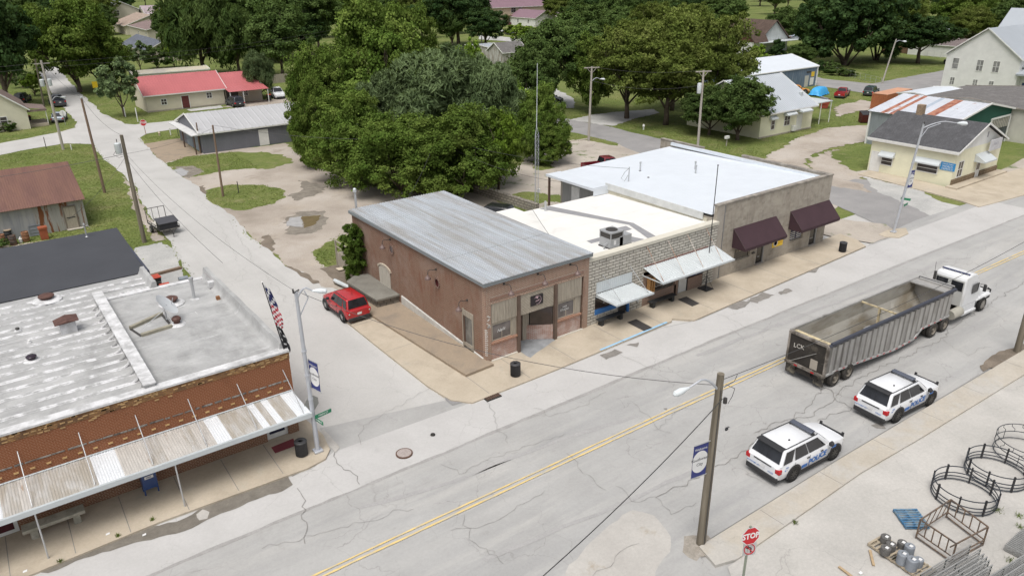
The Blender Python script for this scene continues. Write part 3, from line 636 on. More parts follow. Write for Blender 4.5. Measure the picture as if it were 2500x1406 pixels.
# side door with window
b = MB(); [b.box(-.07, -.01, 1.3+i*.18, 1.47+i*.18, .12, .55) for i in range(6)]; [b.box(-.07, -.01, 1.3+i*.18, 1.47+i*.18, 2.35, 2.72) for i in range(6)]; b.box(-.1, -.01, 2.38, 2.46, .1, 2.78); b.box(-.06, -.01, 1.3, 1.42, .55, 2.35)
sd = b.build('side_window_boards', B1, WOODG)
MB().box(-.04, -.02, 1.42, 2.38, .55, 2.35).build('pane', sd, glass('side_window_glass', (.1, .1, .095), .12)); bx('shadow_jamb', sd, BROWN, -.075, -.01, 2.2, 2.38, .55, 2.35)
# white stucco skirt along the side wall and white tooth bricks at the corner
b = MB(); b.add([(-.07, .3, .1), (-.07, 10.5, .1), (-.07, 10.5, .75), (-.07, .3, .16), (0, .3, .2), (0, 10.5, .82)], [(0, 3, 2, 1), (3, 4, 5, 2)]); b.build('stucco_skirt', B1, mat('white_stucco', (.5, .49, .46), .9, var=.15, scale=2))
b = MB(); rr = random.Random(4)
for i in range(13): b.box(-.012, .0, .02, .1, .45+i*.14, .52+i*.14)
for i in range(13): b.box(.01, .09+.03*(i % 2), -.012, .0, .45+i*.14, .52+i*.14)
for i in range(16): x = .05+rr.random()*.2; z = 2.2+rr.random()*.9; b.box(x, x+.12, -.01, 0, z, z+.045)
b.build('white_quoin_marks', B1, mat('white_mortar', (.66, .65, .62), .9))
bx('footing', B1, mat('white_footing', (.6, .57, .5), .9), .35, 2.36, -.1, .02, -.02, .05); bx('footing', B1, MATS['white_footing'], 5.45, 7.7, -.1, .02, -.02, .05)
tag(MB().tube([(8.0, 17.2, 5.2), (8.0, 17.2, 5.3)], .01).build('bolt', None, DKM), 'tiny dark bolt', 'bolt') if False else None
vp = MB().lathe((0.6, 18.2, 0), [(.09, 0), (.09, 6.6), (.0, 6.6)], 10).build('flue_pipe', B1, AL); MB().lathe((.6, 18.2, 6.5), [(.13, 0), (.13, .22), (.05, .3), (0, .3)], 10).build('cap', vp, ALW)
# loading dock slab of rubble stone
dk = thing('loading_dock', 'grey concrete loading platform on rough dark stone beside the brick side wall', 'platform', (0, 0, 0))
MB().prism([(-1.72, 11.0), (-.05, 10.9), (-.05, 15.75), (-1.1, 15.9), (-1.9, 15.3)], .1, .78).build('stone_base', dk, ROCK)
MB().prism([(-1.8, 10.9), (-.02, 10.8), (-.02, 15.8), (-1.1, 16.0), (-2.0, 15.3)], .78, .92).build('slab', dk, groundmat('dark_slab', [(.3, (.17, .16, .14)), (.7, (.26, .25, .22))], .6, .15))
# wooden deck with stair at the rear corner
wd = thing('wooden_deck', 'weathered grey wooden deck with railing behind the climbing shrub', 'deck', (-.05, 18.25, 0), 0)
b = MB(); [b.box(-.2+i*.15, -.07+i*.15, -.2, 2.2, 1.3, 1.35) for i in range(13)]; b.build('floor_boards', wd, WOODG)
b = MB(); [b.box(-.25, -.2, -.2+i*.15, -.06+i*.15, .1, 1.28) for i in range(18)]; [b.box(-.2+i*.15, -.07+i*.15, -.25, -.2, .5, 1.28) for i in range(13)]; b.build('skirt_boards', wd, WOODG)
for x, y in ((-.22, -.22), (-.22, 2.6), (1.7, -.22)): bx('post', wd, WOODG, x-.06, x+.06, y-.06, y+.06, 0, 2.25)
MB().box(-.26, -.18, -.2, 2.6, 2.17, 2.25).box(-.2, 1.7, -.26, -.18, 2.17, 2.25).box(-.25, -.2, -.2, 2.6, 1.72, 1.78).build('railing', wd, WOODG)
# ================================================================ white stone building
B2 = thing('stone_building', 'white painted stone block shop with flat white roof and tin awnings', 'building', (8.12, .1, .14))
L2 = 12.75
f = MB().use(STONE); f.box(0, L2, 0, .35, 2.55, 4.55); f.box(0, .72, 0, .35, 0, 2.55); f.box(.72, 2.9, .0, .35, 0, .62); f.box(3.95, 5.2, 0, .35, 0, 2.55); f.box(11.55, L2, 0, .35, 0, 2.55); f.box(.72, 3.95, 0.0, .35, 2.1, 2.55)
f.use(MIXB).box(5.2, 6.2, .02, .35, 0, 2.55).box(6.2, 8.7, .02, .35, 0, .82).box(9.9, 11.55, .02, .35, 0, .95).box(8.5, 8.9, .02, .35, 0, 2.55).box(5.2, 11.55, .02, .35, 2.3, 2.55)
f.build('front_wall', B2)
MB().box(-.02, L2+.04, -.06, .55, 4.55, 4.78).build('coping', B2, CREAMC)
r2 = MB().add([(0, .55, 4.5), (L2, .55, 4.5), (L2, 12.0, 4.25), (0, 12.0, 4.25), (.2, 12.5, 4.2), (3.2, 12.5, 4.2), (3.2, 12.0, 4.25)], [(0, 1, 2, 3)]).build('roof', B2, WHROOF)
MB().box(0, 4.0, 12.0, 13.4, 4.05, 4.22).build('roof_extension', B2, WHROOF)
MB().box(0, L2, 11.8, 12.0, 0, 4.2).box(0, .2, .35, 11.8, 0, 4.3).build('rear_wall', B2, CMU)
def patch(pts, z):  # grey seam tapes, following the roof's slope
    return MB().add([(x-8.12, y-.1, z-(y-.65)*.0218+.012) for x, y in pts], [tuple(range(len(pts)))])
for pts in ([(13.5, 12.0), (14.6, 12.0), (16.45, 4.5), (15.9, 4.3)], [(15.9, 4.3), (16.5, 4.5), (15.4, 1.0), (14.6, 1.0)], [(13.6, 4.4), (15.55, 4.25), (15.3, 3.4), (13.4, 3.4)], [(12.6, 2.4), (13.9, 3.0), (14.4, 1.0), (13.6, .9)], [(11.0, 3.5), (12.4, 3.5), (12.4, 2.9), (10.9, 2.9)]):
    patch(pts, 4.5).build('roof_patch', B2, GREYP)
b = MB(); [b.box(1.5*i+1, 1.5*i+1.02, .6, 11.9, 4.28, 4.285+0) for i in range(0)]
for y in (3.4, 6.4, 9.2): b.add([(x, y+k*.03, 4.5-(y-.55)*.0218+.006) for x, k in ((0, 0), (L2, 0), (L2, 1), (0, 1))], [(0, 1, 2, 3)])
b.build('roof_seams', B2, mat('roof_seam_grey', (.62, .61, .58), .8))
vp = MB().lathe((5.3, 11.0, 4.2), [(.09, 0), (.09, .9), (0, .9)], 8).build('vent_pipe', B2, AL); MB().lathe((5.3, 11.0, 4.2), [(.2, 0), (.1, .12)], 8).build('flashing', vp, WHT)
# openings: left shop window, door
w = window(B2, .72, 2.9, .95, 2.1, .12, BROWN, glass('shop_glass', (.025, .018, .016)), .05)
for i, (s_, z_) in enumerate((('SALON', 1.75), ('walk ins welcome', 1.5), ('hair and more', 1.3))): text(s_, (.22, .13, .13)[i], WHP, w, (1.9, .08, z_), (1, 0, 0), (0, 0, 1))
BLU = flat('bright_blue_trim', (.04, .16, .42), .6)
bx('blue_sill', B2, BLU, .72, 2.95, -.03, .2, .62, .95); bx('blue_frame', B2, BLU, 3.8, 3.95, -.02, .2, 0, 2.1); bx('door', B2, flat('black_door', (.04, .036, .033)), 2.92, 3.8, .14, .2, .02, 2.1)
w = window(B2, 6.25, 8.45, .85, 2.1, .14, flat('dark_green_frame', (.1, .1, .09)), glass('shop_glass'), .05)
text('THE', .16, WHP, w, (7.6, .1, 1.85), (1, 0, 0), (0, 0, 1)); text('GRIND', .2, WHP, w, (7.6, .1, 1.62), (1, 0, 0), (0, 0, 1)); text('Pie Cookies Hot Brew', .17, WHP, w, (7.3, .1, 1.15), (1, 0, 0), (0, 0, 1))
d = bx('door', B2, flat('white_door', (.6, .6, .58)), 9.0, 9.85, .06, .12, .02, 2.2); bx('handle', d, DKM, 9.72, 9.76, .02, .06, 1.0, 1.15); bx('door_frame', B2, DKM, 9.85, 9.95, .02, .12, 0, 2.25)
s = bx('wheelchair_sign', B2, flat('navy_sign', (.03, .04, .22)), 8.55, 8.85, -.02, .02, 1.3, 2.05); text('OPEN', .1, WHP, s, (8.7, -.024, 1.45), (1, 0, 0), (0, 0, 1))
MB().lathe((8.7, -.03, 1.72), [(.07, 0), (.09, .004), (.07, .008)], 12, 'y').build('wheel_mark', s, WHP)
nb = bx('notice_board', B2, flat('slate_blue', (.07, .12, .27)), 10.1, 11.4, -.03, .02, 1.1, 1.95); bx('divider', nb, WHP, 10.72, 10.77, -.04, -.03, 1.1, 1.95); bx('notice', nb, WHP, 10.28, 10.6, -.038, -.03, 1.45, 1.85)
cb = MB().box(5.55, 6.1, -.3, .0, 1.0, 1.1).box(5.55, 6.1, -.3, .0, 2.0, 2.1).box(5.55, 5.63, -.3, 0, 1.1, 2.0).box(6.02, 6.1, -.3, 0, 1.1, 2.0).box(5.55, 6.1, -.03, 0, 1.1, 2.0).box(5.8, 5.86, -.3, 0, 1.1, 2.0).build('wall_cabinet', B2, mat('honey_wood', (.45, .25, .1), .7, var=.2, scale=4))
mb_ = MB().lathe((4.7, -.1, .55), [(.07, -.04), (.07, .05)], 10, 'y').build('gas_meter', B2, AL); MB().tube([(4.64, -.05, 1.6), (4.64, -.05, .6)], .03).tube([(4.78, -.05, 1.4), (4.78, -.05, .6)], .025).build('pipe', mb_, AL)
# awnings
def tinawning(x0, x1, z0, z1, dep, period, m, mats=None, hz=.05, parent=B2, rods=(), rodm=AL, rz=1.9, name='awning', rib=.03):
    b = MB()
    b.ribbed((x0, -dep, z1), (x1, -dep, z1), (x1, -.02, z0), (x0, -.02, z0), period, rib, .5, mats=mats)
    a = b.build(name, parent, None if mats else m)
    MB().box(x0-.02, x1+.02, -dep-.04, -dep+.01, z1-.1, z1+.03).box(x0-.03, x0+.02, -dep, -.02, z1-.08, z1-.02).box(x1-.02, x1+.03, -dep, -.02, z1-.08, z1-.02).build('frame', a, ALW)
    for x in rods: MB().tube([(x, -.02, z0+rz), (x+.0, -dep+.12, z1+.03)], .022, 6).build('tie_rod', a, rodm)
    return a
tinawning(.75, 4.15, 2.12, 2.05, 2.0, .2, ALW, rods=(1.3, 3.8), rz=1.3)
MB().ribbed((.78, -.03, 2.2), (4.05, -.03, 2.2), (4.05, -.03, 2.95), (.78, -.03, 2.95), .18, .02, .5).build('tin_panel', B2, ALW)
RODR = mat('peeling_rod', (.55, .5, .45), .8, var=.1, scale=3, col2=(.3, .14, .07), lo=.45, hi=.55)
a2 = tinawning(5.1, 12.55, 2.98, 2.45, 1.9, .22, ALW, rods=(5.3, 7.35, 9.35, 11.4), rodm=RODR, rz=1.55)
bx('rusty_flashing', a2, mat('red_brown_flashing', (.2, .11, .09)), 5.2, 11.8, -.06, 0, 2.98, 3.08)
# ================================================================ grey block building
B3 = thing('block_building', 'grey concrete block building with white metal roof and two maroon awnings', 'building', (20.9, .3, .14))
W3 = 14.7
f = MB().use(CMU)
f.box(0, W3, 0, .3, 2.4, 5.85); f.box(0, 2.55, 0, .3, 0, 2.4); f.box(4.5, 5.35, 0, .3, 0, 2.4); f.box(6.35, 9.7, 0, .3, 0, 2.4); f.box(11.5, 12.55, 0, .3, 0, 2.4); f.box(13.6, W3, 0, .3, 0, 2.4); f.box(2.55, 4.5, 0, .3, 0, .95); f.box(9.7, 11.5, 0, .3, 0, 1.0)
f.build('front_wall', B3)
MB().box(-.04, .8, -.02, 0, 0, 5.85).build('corner_strip', B3, mat('pale_concrete', (.45, .42, .37), .9, var=.12, scale=1, col2=(.34, .3, .26)))
bx('drain_pipe', B3, flat('pipe_grey', (.22, .22, .22)), .82, .88, -.05, 0, 0, 5.8)
MB().box(-.05, W3+.05, -.05, .35, 5.85, 5.96).build('coping', B3, GREYC)
# side walls, stepped parapet on the right
steps = [(.3, 5.5, 5.9), (5.5, 9.3, 5.9), (9.3, 14.4, 5.5), (14.4, 19.6, 5.3)]
b = MB().use(CMU)
for y0, y1, z in ((.3, 9.1, 5.85), (9.1, 13.7, 5.5), (13.7, 19.2, 5.75)): b.box(W3-.3, W3, y0, y1, 0, z)
b.box(0, .3, .3, 10.6, 0, 4.9); b.box(0, W3, 17.6, 17.85, 0, 4.6); b.build('side_wall', B3)
b = MB()
for y0, y1, z in ((.35, 9.1, 5.85), (9.1, 13.7, 5.5), (13.7, 19.2, 5.75)): b.box(W3-.36, W3+.05, y0, y1, z, z+.09)
b.build('parapet_cap', B3, GREYC)
zr = lambda y: 5.05-.012*y
MB().ribbed((0-.1, 17.9, 4.85), (-.1, .45, 5.15), (W3-.35, .45, 5.55), (W3-.35, 17.9, 5.2), .3, .012, .2).build('roof', B3, WHTIN)
b = MB(); b.box(-.16, -.08, 1.2, 11.8, 4.6, 5.14); b.build('gutter_fascia', B3, mat('dull_white_fascia', (.55, .56, .55), .7, var=.1))
bx('wall_skirt', B3, mat('cream_skirt', (.55, .52, .42), .8, var=.08), -.04, .0, .9, 11.5, 4.25, 4.75)
bx('roof_edge', B3, WHTIN, W3-.55, W3-.3, .4, 17.6, 5.4, 5.68)
# rear lean-to with brown post
MB().quad((-1.7, 11.6, 4.95), (.0, 11.6, 4.95), (0, 17.9, 4.88), (-1.7, 17.9, 4.88)).box(-1.75, -1.68, 11.5, 17.9, 4.72, 4.93).box(-1.7, 0, 17.85, 17.95, 4.7, 4.9).box(-1.7, 0, 11.5, 11.6, 4.3, 4.93).build('porch_roof', B3, WHTIN)
bx('porch_wall', B3, mat('grey_siding', (.3, .3, .29), .8, stretch=(6, 6, .5), var=.15), .0, .2, 11.9, 17.6, 0, 4.8); bx('porch_door', B3, WHT, -.04, 0, 15.2, 16.3, .1, 3.9); bx('post', B3, BROWN, -1.66, -1.5, 17.5, 17.66, 0, 4.75)
for x, y, h in ((5.2, 13.0, .8), (8.0, 9.0, .8), (9.1, 10.0, .8), (9.9, 8.9, 0), (7.7, 10.5, 0), (4.1, 10.9, 0)):
    if h: vp = MB().lathe((x, y, zr(y)+.1), [(.07, 0), (.07, h), (.1, h), (.1, h+.12), (0, h+.12)], 8).build('vent_pipe', B3, AL); MB().lathe((x, y, zr(y)+.05), [(.18, 0), (.1, .16)], 8).build('flashing', vp, DKM)
    else: MB().lathe((x, y, zr(y)+.1), [(.1, 0), (.1, .12), (0, .14)], 8).build('vent_cap', B3, DKM)
em = MB().tube([(2.0, 11.2, 5.0), (2.0, 11.2, 6.3)], .05).build('power_mast', B3, AL)
MB().tube([(2, 11.2, 6.2), (1.6, 11.3, 5.9), (1.3, 11.4, 5.4), (1.6, 11.3, 5.1), (1.9, 11.2, 5.6)], .015, 5).build('cable_loop', em, DKM)
# windows and doors
BG = glass('black_shop_glass', (.02, .018, .017))
w = window(B3, 2.55, 4.5, .95, 2.4, .12, CREAMW, BG, .05); text('SOFA', .3, WHP, w, (3.1, .08, 2.0), (1, 0, 0), (0, 0, 1), shear=.2); text('CITY BARBER', .16, flat('gold_letter', (.6, .5, .38)), w, (3.3, .08, 1.68), (1, 0, 0), (0, 0, 1))
w = window(B3, 9.7, 11.5, 1.0, 2.4, .12, CREAMW, glass('navy_shop_glass', (.02, .024, .05)), .05); text('City Hall', .24, WHP, w, (10.45, .08, 2.05), (1, 0, 0), (0, 0, 1), shear=.2)
b = MB(); [b.box(9.85, 10.45, .075, .085, 1.2+i*.17, 1.26+i*.17) for i in range(4)]; [b.box(10.7, 11.35, .075, .085, 1.2+i*.17, 1.26+i*.17) for i in range(4)]; b.build('window_print', w, WHP)
for x0, s_ in ((5.4, ('BARBER', 'OPEN', 'PULL')), (12.6, ('CITY', 'HALL', 'HOURS'))):
    d = bx('door', B3, BG, x0, x0+.88, .12, .16, .05, 2.15); MB().box(x0-.06, x0, .02, .16, 0, 2.3).box(x0+.88, x0+.96, .02, .16, 0, 2.3).build('frame', d, AL)
    for i, q in enumerate(s_): text(q, .14, WHP, d, (x0+.44, .115, (1.75, 1.45, .6)[i]), (1, 0, 0), (0, 0, 1))
    bx('threshold', d, mat('pale_concrete', (.45, .42, .37)), x0-.1, x0+1.0, -.15, .12, -.02, .04)
sg = bx('yellow_sign', B3, flat('sign_yellow', (.75, .5, .04)), 7.35, 8.75, -.03, 0, 1.0, 2.1); text('INSURANCE', .14, flat('orange_letter', (.55, .25, .03)), sg, (8.3, -.034, 1.3), (1, 0, 0), (0, 0, 1))
MB().lathe((7.75, -.04, 1.35), [(0, 0), (.27, 0), (.27, .008)], 20, 'y').build('round_emblem', sg, WHP); MB().lathe((7.75, -.045, 1.35), [(.13, 0), (.2, 0)], 20, 'y').build('emblem_ring', sg, flat('navy_sign', (.03, .04, .22)))
mbx = bx('mail_box', B3, DKM, 4.75, 5.05, -.1, 0, 1.1, 1.2)
MAR = mat('maroon_canvas', (.05, .026, .033), .85, var=.1, scale=1.2)
def cloth_awning(x0, x1, zt, zb, dep):
    b = MB(); v = .18
    A0, A1 = (x0, -.02, zt), (x1, -.02, zt); F0, F1 = (x0, -dep, zb), (x1, -dep, zb); V0, V1 = (x0, -dep, zb-v), (x1, -dep, zb-v); W0, W1 = (x0, -.02, zb-v), (x1, -.02, zb-v)
    b.quad(F0, F1, A1, A0); b.quad(V0, V1, F1, F0); b.add([A0, F0, V0, W0], [(0, 3, 2, 1)]); b.add([A1, F1, V1, W1], [(0, 1, 2, 3)])
    a = b.build('awning', B3, MAR)
    n = int((x1-x0)/.16); e = MB(); [e.box(x0+i*.16, x0+i*.16+.11, -dep-.004, -dep+.01, zb-v-.05, zb-v) for i in range(n)]; e.build('scalloped_edge', a, MAR)
    MB().tube([(x0+.02, -.04, zb-v), (x0+.02, -dep+.03, zb-v), (x1-.02, -dep+.03, zb-v), (x1-.02, -.04, zb-v)], .02).tube([A0, (x0, -dep, zb+.01)], .025).build('frame', a, flat('awning_frame', (.05, .03, .03)))
    bx('brown_lining', a, mat('brown_lining', (.25, .14, .06), .9), x0+.03, x0+.06, -dep*.75, -.05, zb-v-.02, zb+.0)
cloth_awning(2.1, 7.35, 3.72, 2.42, 1.25); cloth_awning(9.25, 14.7, 3.72, 2.42, 1.25)
# ================================================================ near left brick building with coated roof
B4 = thing('corner_brick_building', 'orange brown brick corner building with silver coated roof and long tin awning', 'building', (0, 0, .15))
x0, x1 = -34, -11.9
f = MB().use(ORB).box(x0, x1, -.1, .2, 2.3, 4.25).use(DRKB).box(x0, -13.55, -.1, .2, 0, 2.3).box(-12.45, x1, -.1, .2, 0, 2.3).box(-13.55, -12.45, -.1, .2, 2.1, 2.3)
f.use(WORNY).box(x0, x1+.02, -.12, .2, 4.25, 4.62)
f.build('front_wall', B4)
MB().use(ORB).box(x1-.3, x1-.02, .2, 13.1, 0, 4.7).box(x0, x1-.3, 13.1, 13.4, 0, 4.25).build('side_wall', B4)
MB().box(x0, x1+.04, -.16, .35, 4.62, 4.72).build('front_coping', B4, COATW)
# worn mortar groove, corbel bricks
b = MB(); rr = random.Random(11)
xx = x0
while xx < x1-.3: L = rr.uniform(.15, .6); b.box(xx, xx+L, -.13, -.1, 3.06+rr.uniform(-.012, .012), 3.12+rr.uniform(0, .03)); xx += L+rr.uniform(0, .12)
b.build('mortar_groove', B4, mat('dark_mortar', (.1, .085, .075), .95, var=.4, scale=6, col2=(.28, .27, .25)))
b = MB(); [b.box(-33+i*.6, -32.82+i*.6, -.14, -.1, 2.72, 2.79) for i in range(35)]; b.build('corbel_bricks', B4, mat('pale_yellow_brick', (.5, .33, .15), .9))
b = MB()
for i in range(210):
    x = rr.uniform(x0, x1-.25); z = 4.6-abs(rr.gauss(0, .17)); 
    if z > 4.0: b.box(x, x+.2, -.135, -.1, z, z+.06)
b.build('exposed_bricks', B4, mat('tan_crumbled_brick', (.42, .27, .13), .9, var=.3, scale=5))
# roof decks
RB = MB().use(COAT); RB.quad((-18.0, .35, 4.45), (x1-.55, .35, 4.45), (x1-.55, 13.1, 4.3), (-18.0, 13.1, 4.3)); RB.quad((x0, .35, 4.5), (-18.4, .35, 4.5), (-18.4, 16.4, 4.3), (x0, 16.4, 4.3)); RB.quad((-18.4, 13.2, 4.3), (-15.2, 13.2, 4.3), (-15.2, 16.4, 4.3), (-18.4, 16.4, 4.3))
RB.build('roof', B4)
MB().box(-18, x1-.02, 13.05, 13.45, 4.25, 4.37).build('rear_coping', B4, COATW)
MB().box(x0, -15.0, 13.4, 16.4, 0, 4.28).build('rear_wing_wall', B4, CMU)
b = MB()
for k, (y, z) in enumerate([(i*.93+.6, 4.5-.0125*i*.93) for i in range(17)]):
    xe = -18.45 if y < 13.2 else -15.2
    pts = [(x0+i*.8, y+rr.uniform(-.025, .025), z) for i in range(int((xe-x0)/.8)+1)]+[(xe, y, z)]
    b.use(COATR).tube(pts, [.06]*len(pts), 8)
    b.use(COATR).quad((x0, y-.18, z+.008), (xe, y-.18, z+.008), (xe, y+.16, z+.014), (x0, y+.16, z+.014))
b.build('roof_ribs', B4, smooth=True)
b = MB().use(COATW)
for k, y in enumerate([i*1.05+.9 for i in range(12)]):
    b.use(COAT).tube([(-17.9, y, 4.45-.0118*y), (x1-.6, y+.1, 4.45-.0118*y)], .018, 6)
b.build('roof_seams', B4, smooth=True)
# dividing curb and right-hand parapet with coved base
def cove(xa, xb, y0, y1, z0, h, side, m=COAT, name='parapet'):
    n = 14; b = MB().use(m); prof = [(0, 0), (.18, .03), (.34, .12), (.44, .3), (.48, h-.08), (.52, h), (.74, h), (.76, h-.05), (.76, -.2)]
    vs = []
    for i in range(n+1):
        y = y0+(y1-y0)*i/n; hh = (.03*math.sin(i*1.9)); vs += [((xa+side*px_), y, z0-.0118*(y)+pz+hh*(pz > .3)) for px_, pz in prof]
    k = len(prof); fs = [(i*k+j, i*k+j+1, (i+1)*k+j+1, (i+1)*k+j) for i in range(n) for j in range(k-1)]
    if side > 0: fs = [q[::-1] for q in fs]
    b.add(vs, fs); ends = [tuple(range(k)), tuple(range(n*k, n*k+k))[::-1]]; b.f += [tuple(len(b.v)-len(vs)+i for i in e) for e in ends]; b.m += [b.cur]*2
    return b.build(name, B4, smooth=True)
cove(x1-.76, 0, .2, 13.5, 4.42, .62, 1); 
cove(-15.75, 0, 13.3, 16.5, 4.4, .5, 1)
dv = MB().use(COAT).box(-18.45, -18.0, .2, 13.2, 4.2, 4.86).use(COATW).box(-18.5, -17.95, .15, 13.25, 4.86, 4.92)
[dv.use(COATW if k % 2 else COAT).tube([(-18.75, .6+k*.93, 4.47), (-18.5, .6+k*.93, 4.62), (-18.42, .6+k*.93, 4.88)], .07, 6) for k in range(13)]
dv.build('divider_curb', B4)
def vent(x, y, r, h, m, name='roof_vent', z=4.42, cap=None):
    e = MB().lathe((x, y, z), [(r*.7, 0), (r*.7, h*.5), (r, h*.55), (r*1.02, h*.8), (r*.7, h), (0, h)], 16).build(name, B4, m, smooth=True)
    MB().lathe((x, y, z-.04), [(r*1.9, 0), (r*1.6, .06), (r*.7, .1)], 14).build('flashing', e, COATW); return e
BRV = mat('brown_vent_metal', (.1, .05, .04), .6, var=.3, scale=5)
q = G(115, 733, 4.5); vent(q.x, q.y, .42, .3, BRV)
q = G(80, 884, 4.45); vent(q.x, q.y, .24, .28, glass('dark_turbine', (.02, .012, .02)))
q = G(45, 812, 4.45); vent(q.x, q.y, .1, .18, DKM)
q = G(434, 797, 4.4); vent(q.x, q.y, .24, .42, BRV)
q = G(420, 745, 4.4); e = vent(q.x, q.y, .38, .35, BRV)
q = G(73, 840, 4.45); vent(q.x, q.y, .07, .12, WHT)
q = G(171, 815, 4.45); ch = bx('chimney', B4, COATW, q.x-.38, q.x+.38, q.y-.1, q.y+.5, 4.3, 5.0); MB().add([(q.x-.6, q.y-.25, 5.0), (q.x+.55, q.y-.25, 5.05), (q.x+.55, q.y+.65, 5.1), (q.x-.6, q.y+.65, 5.0), (q.x-.0, q.y-.25, 5.12), (q.x, q.y+.65, 5.18)], [(0, 4, 5, 3), (4, 1, 2, 5), (0, 3, 2, 1), (0, 1, 4), (3, 5, 2)]).build('cap', ch, BRV)
q = G(476, 735, 4.35); vp = MB().lathe((q.x, q.y, 4.3), [(.09, 0), (.09, 1.25), (.14, 1.25), (.14, 1.4), (0, 1.42)], 10).build('flue_pipe', B4, AL); MB().lathe((q.x, q.y, 4.3), [(.35, 0), (.12, .1)], 10).build('flashing', vp, COATW)
q = G(535, 738, 4.35); bx('rusty_box', B4, RUST, q.x-.1, q.x+.1, q.y, q.y+.2, 4.3, 4.55)
q = G(523, 705, 4.4); bx('scupper', B4, COATW, q.x-.3, q.x+.25, q.y-.15, q.y+.25, 4.4, 4.75)
# awning
rs = random.Random(5); TW = mat('bright_awning_tin', (.72, .75, .78), .4, .1, var=.03); TG = mat('stained_awning_tin', (.52, .51, .49), .5, .2, var=.1, scale=1.2, stretch=(4, .8, 1), col2=(.42, .39, .34)); TR = mat('rust_streaked_tin', (.52, .5, .47), .6, .15, var=.12, scale=1.3, stretch=(5, .7, 1), col2=(.33, .18, .09), lo=.6, hi=.72)
pat = 'WWGGGGRRGGWWGWGGGGGGGGGGWWGRRRRGRRRGGGWWWGGGGWGWG'
n_ = int(22.0/.11)
def am(i): 
    q = i/n_; k = int(q*46); s_ = 'WGGWWGGGWWGGGGRWWGWGWGWGWRGRGGGRGWWRRRRRRGGGWWGGGWGWWG'
    s_ = 'GGGWWGGGGGGWWGGWWGGWWGWWGRWGGRGGGGGGGWWWRRRGGRRRGRRWWGGGGWGWGGWW'
    c = s_[min(len(s_)-1, int(q*len(s_)))]; return {'W': TW, 'G': TG, 'R': TR}[c]
a = tinawning(x0, -11.98, 2.42, 2.35, 2.5, .11, None, mats=am, parent=B4, rods=[-12.3-2.27*i for i in range(9)], rz=1.35, name='awning', rib=.018)
MB().box(x0, -11.95, -2.58, -2.5, 2.12, 2.36).build('front_gutter', a, ALW)
MB().ribbed((x0, -.14, 2.45), (-12, -.14, 2.45), (-12, -.11, 2.5), (x0, -.11, 2.5), .3, .02).build('flashing', a, ALW)
for x in (-18.29, -23.64): MB().tube([(x, -2.5 if x > -20 else -2.5, 2.2), (x, -2.75, 0)], .035).build('pole', a, AL)
for i in range(4): MB().box(-33.4+i*.0+(-13.2-(-33.4))*i/4*1.0+.8, -30.2+(-13.2-(-33.4))*i/4+.8, -.35, -.1, 1.55, 1.75).build('window_sill', B4, ALW)
for i in range(4):
    xa = -32.6+5.05*i; window(B4, xa, xa+3.2, .95, 2.0, -.1, BROWN, DKG, .06, mull=(.5,))
d = bx('door', B4, WHT, -13.55, -12.45, .0, .06, .02, 2.1); bx('pane', d, glass('navy_door_glass', (.02, .022, .045)), -13.4, -12.6, -.02, -.005, .3, 1.9)
d = bx('door', B4, WHT, -25.6, -24.4, -.14, -.1, .02, 2.1); bx('pane', d, glass('maroon_door_glass', (.06, .015, .02)), -25.45, -24.55, -.16, -.145, .2, 1.9)
# black-roofed building behind
B5 = thing('rear_building', 'low building with a wide black rubber roof behind the coated roof', 'building', (0, 0, 0))
bx('wall', B5, CMU, -34, -15.0, 16.6, 26.6, 0, 4.3)
MB().add([(-34, 16.45, 4.5), (-14.85, 16.45, 4.5), (-14.7, 26.9, 4.62), (-34, 26.9, 4.62), (-34, 16.45, 4.3), (-14.85, 16.45, 4.3), (-14.7, 26.9, 4.3), (-34, 26.9, 4.3)], [(0, 1, 2, 3), (4, 5, 1, 0), (5, 6, 2, 1), (6, 7, 3, 2)]).build('roof', B5, BLK)
MB().box(-14.9, -14.75, 16.4, 26.9, 4.2, 4.56).build('eave_trim', B5, flat('navy_eave', (.05, .055, .08)))
q = G(212, 578, 4.6); pm = MB().lathe((q.x, q.y, 4.55), [(.2, 0), (.05, .1), (.04, .9), (.08, .95), (.05, 1.05), (0, 1.08)], 8).build('power_mast', B5, AL); MB().tube([(q.x-.2, q.y, 5.3), (q.x+.2, q.y+.1, 5.4), (q.x+.35, q.y+.1, 5.2)], .015).build('cable', pm, WHT)
# ================================================================ houses
def siding(name, c, h=.16):
    if name in MATS: return MATS[name]
    m, t, b = _nt(name, .75, 0, .25); v = vecn(t, 'uv')
    w = N(t, 'ShaderNodeTexWave'); w.wave_type = 'BANDS'; w.bands_direction = 'Y'; w.wave_profile = 'SAW'; w.inputs['Scale'].default_value = 1/h/ (2*math.pi)*6.2832/20*20/1.0/ (1) if False else .314/h
    t.links.new(v, w.inputs['Vector'])
    n = noise(t, v, .8, 5); cc = ramp(t, n, [(.3, tuple(x*.92 for x in c)), (.7, tuple(min(1, x*1.04) for x in c))])
    cc = mix(t, 1.0, cc, ramp(t, w.outputs['Fac'], [(0, .8), (.12, 1)]), 'MULTIPLY')
    t.links.new(cc, b.inputs['Base Color']); MATS[name] = m; return m
def shingle(name, c):
    return MATS.get(name) or brickmat(name, c, tuple(x*.8 for x in c), tuple(x*.62 for x in c), bw=.35, bh=.16, ms=.02, worn=tuple(min(1, x*1.25) for x in c), wlo=.5, whi=.75, wsc=.6, bmpd=.005)
YEL_S = siding('pale_yellow_siding', (.78, .76, .58)); TAN_S = siding('beige_siding', (.5, .46, .38)); CRM_S = siding('cream_siding', (.62, .57, .46)); WHT_S = siding('white_siding', (.72, .72, .7))
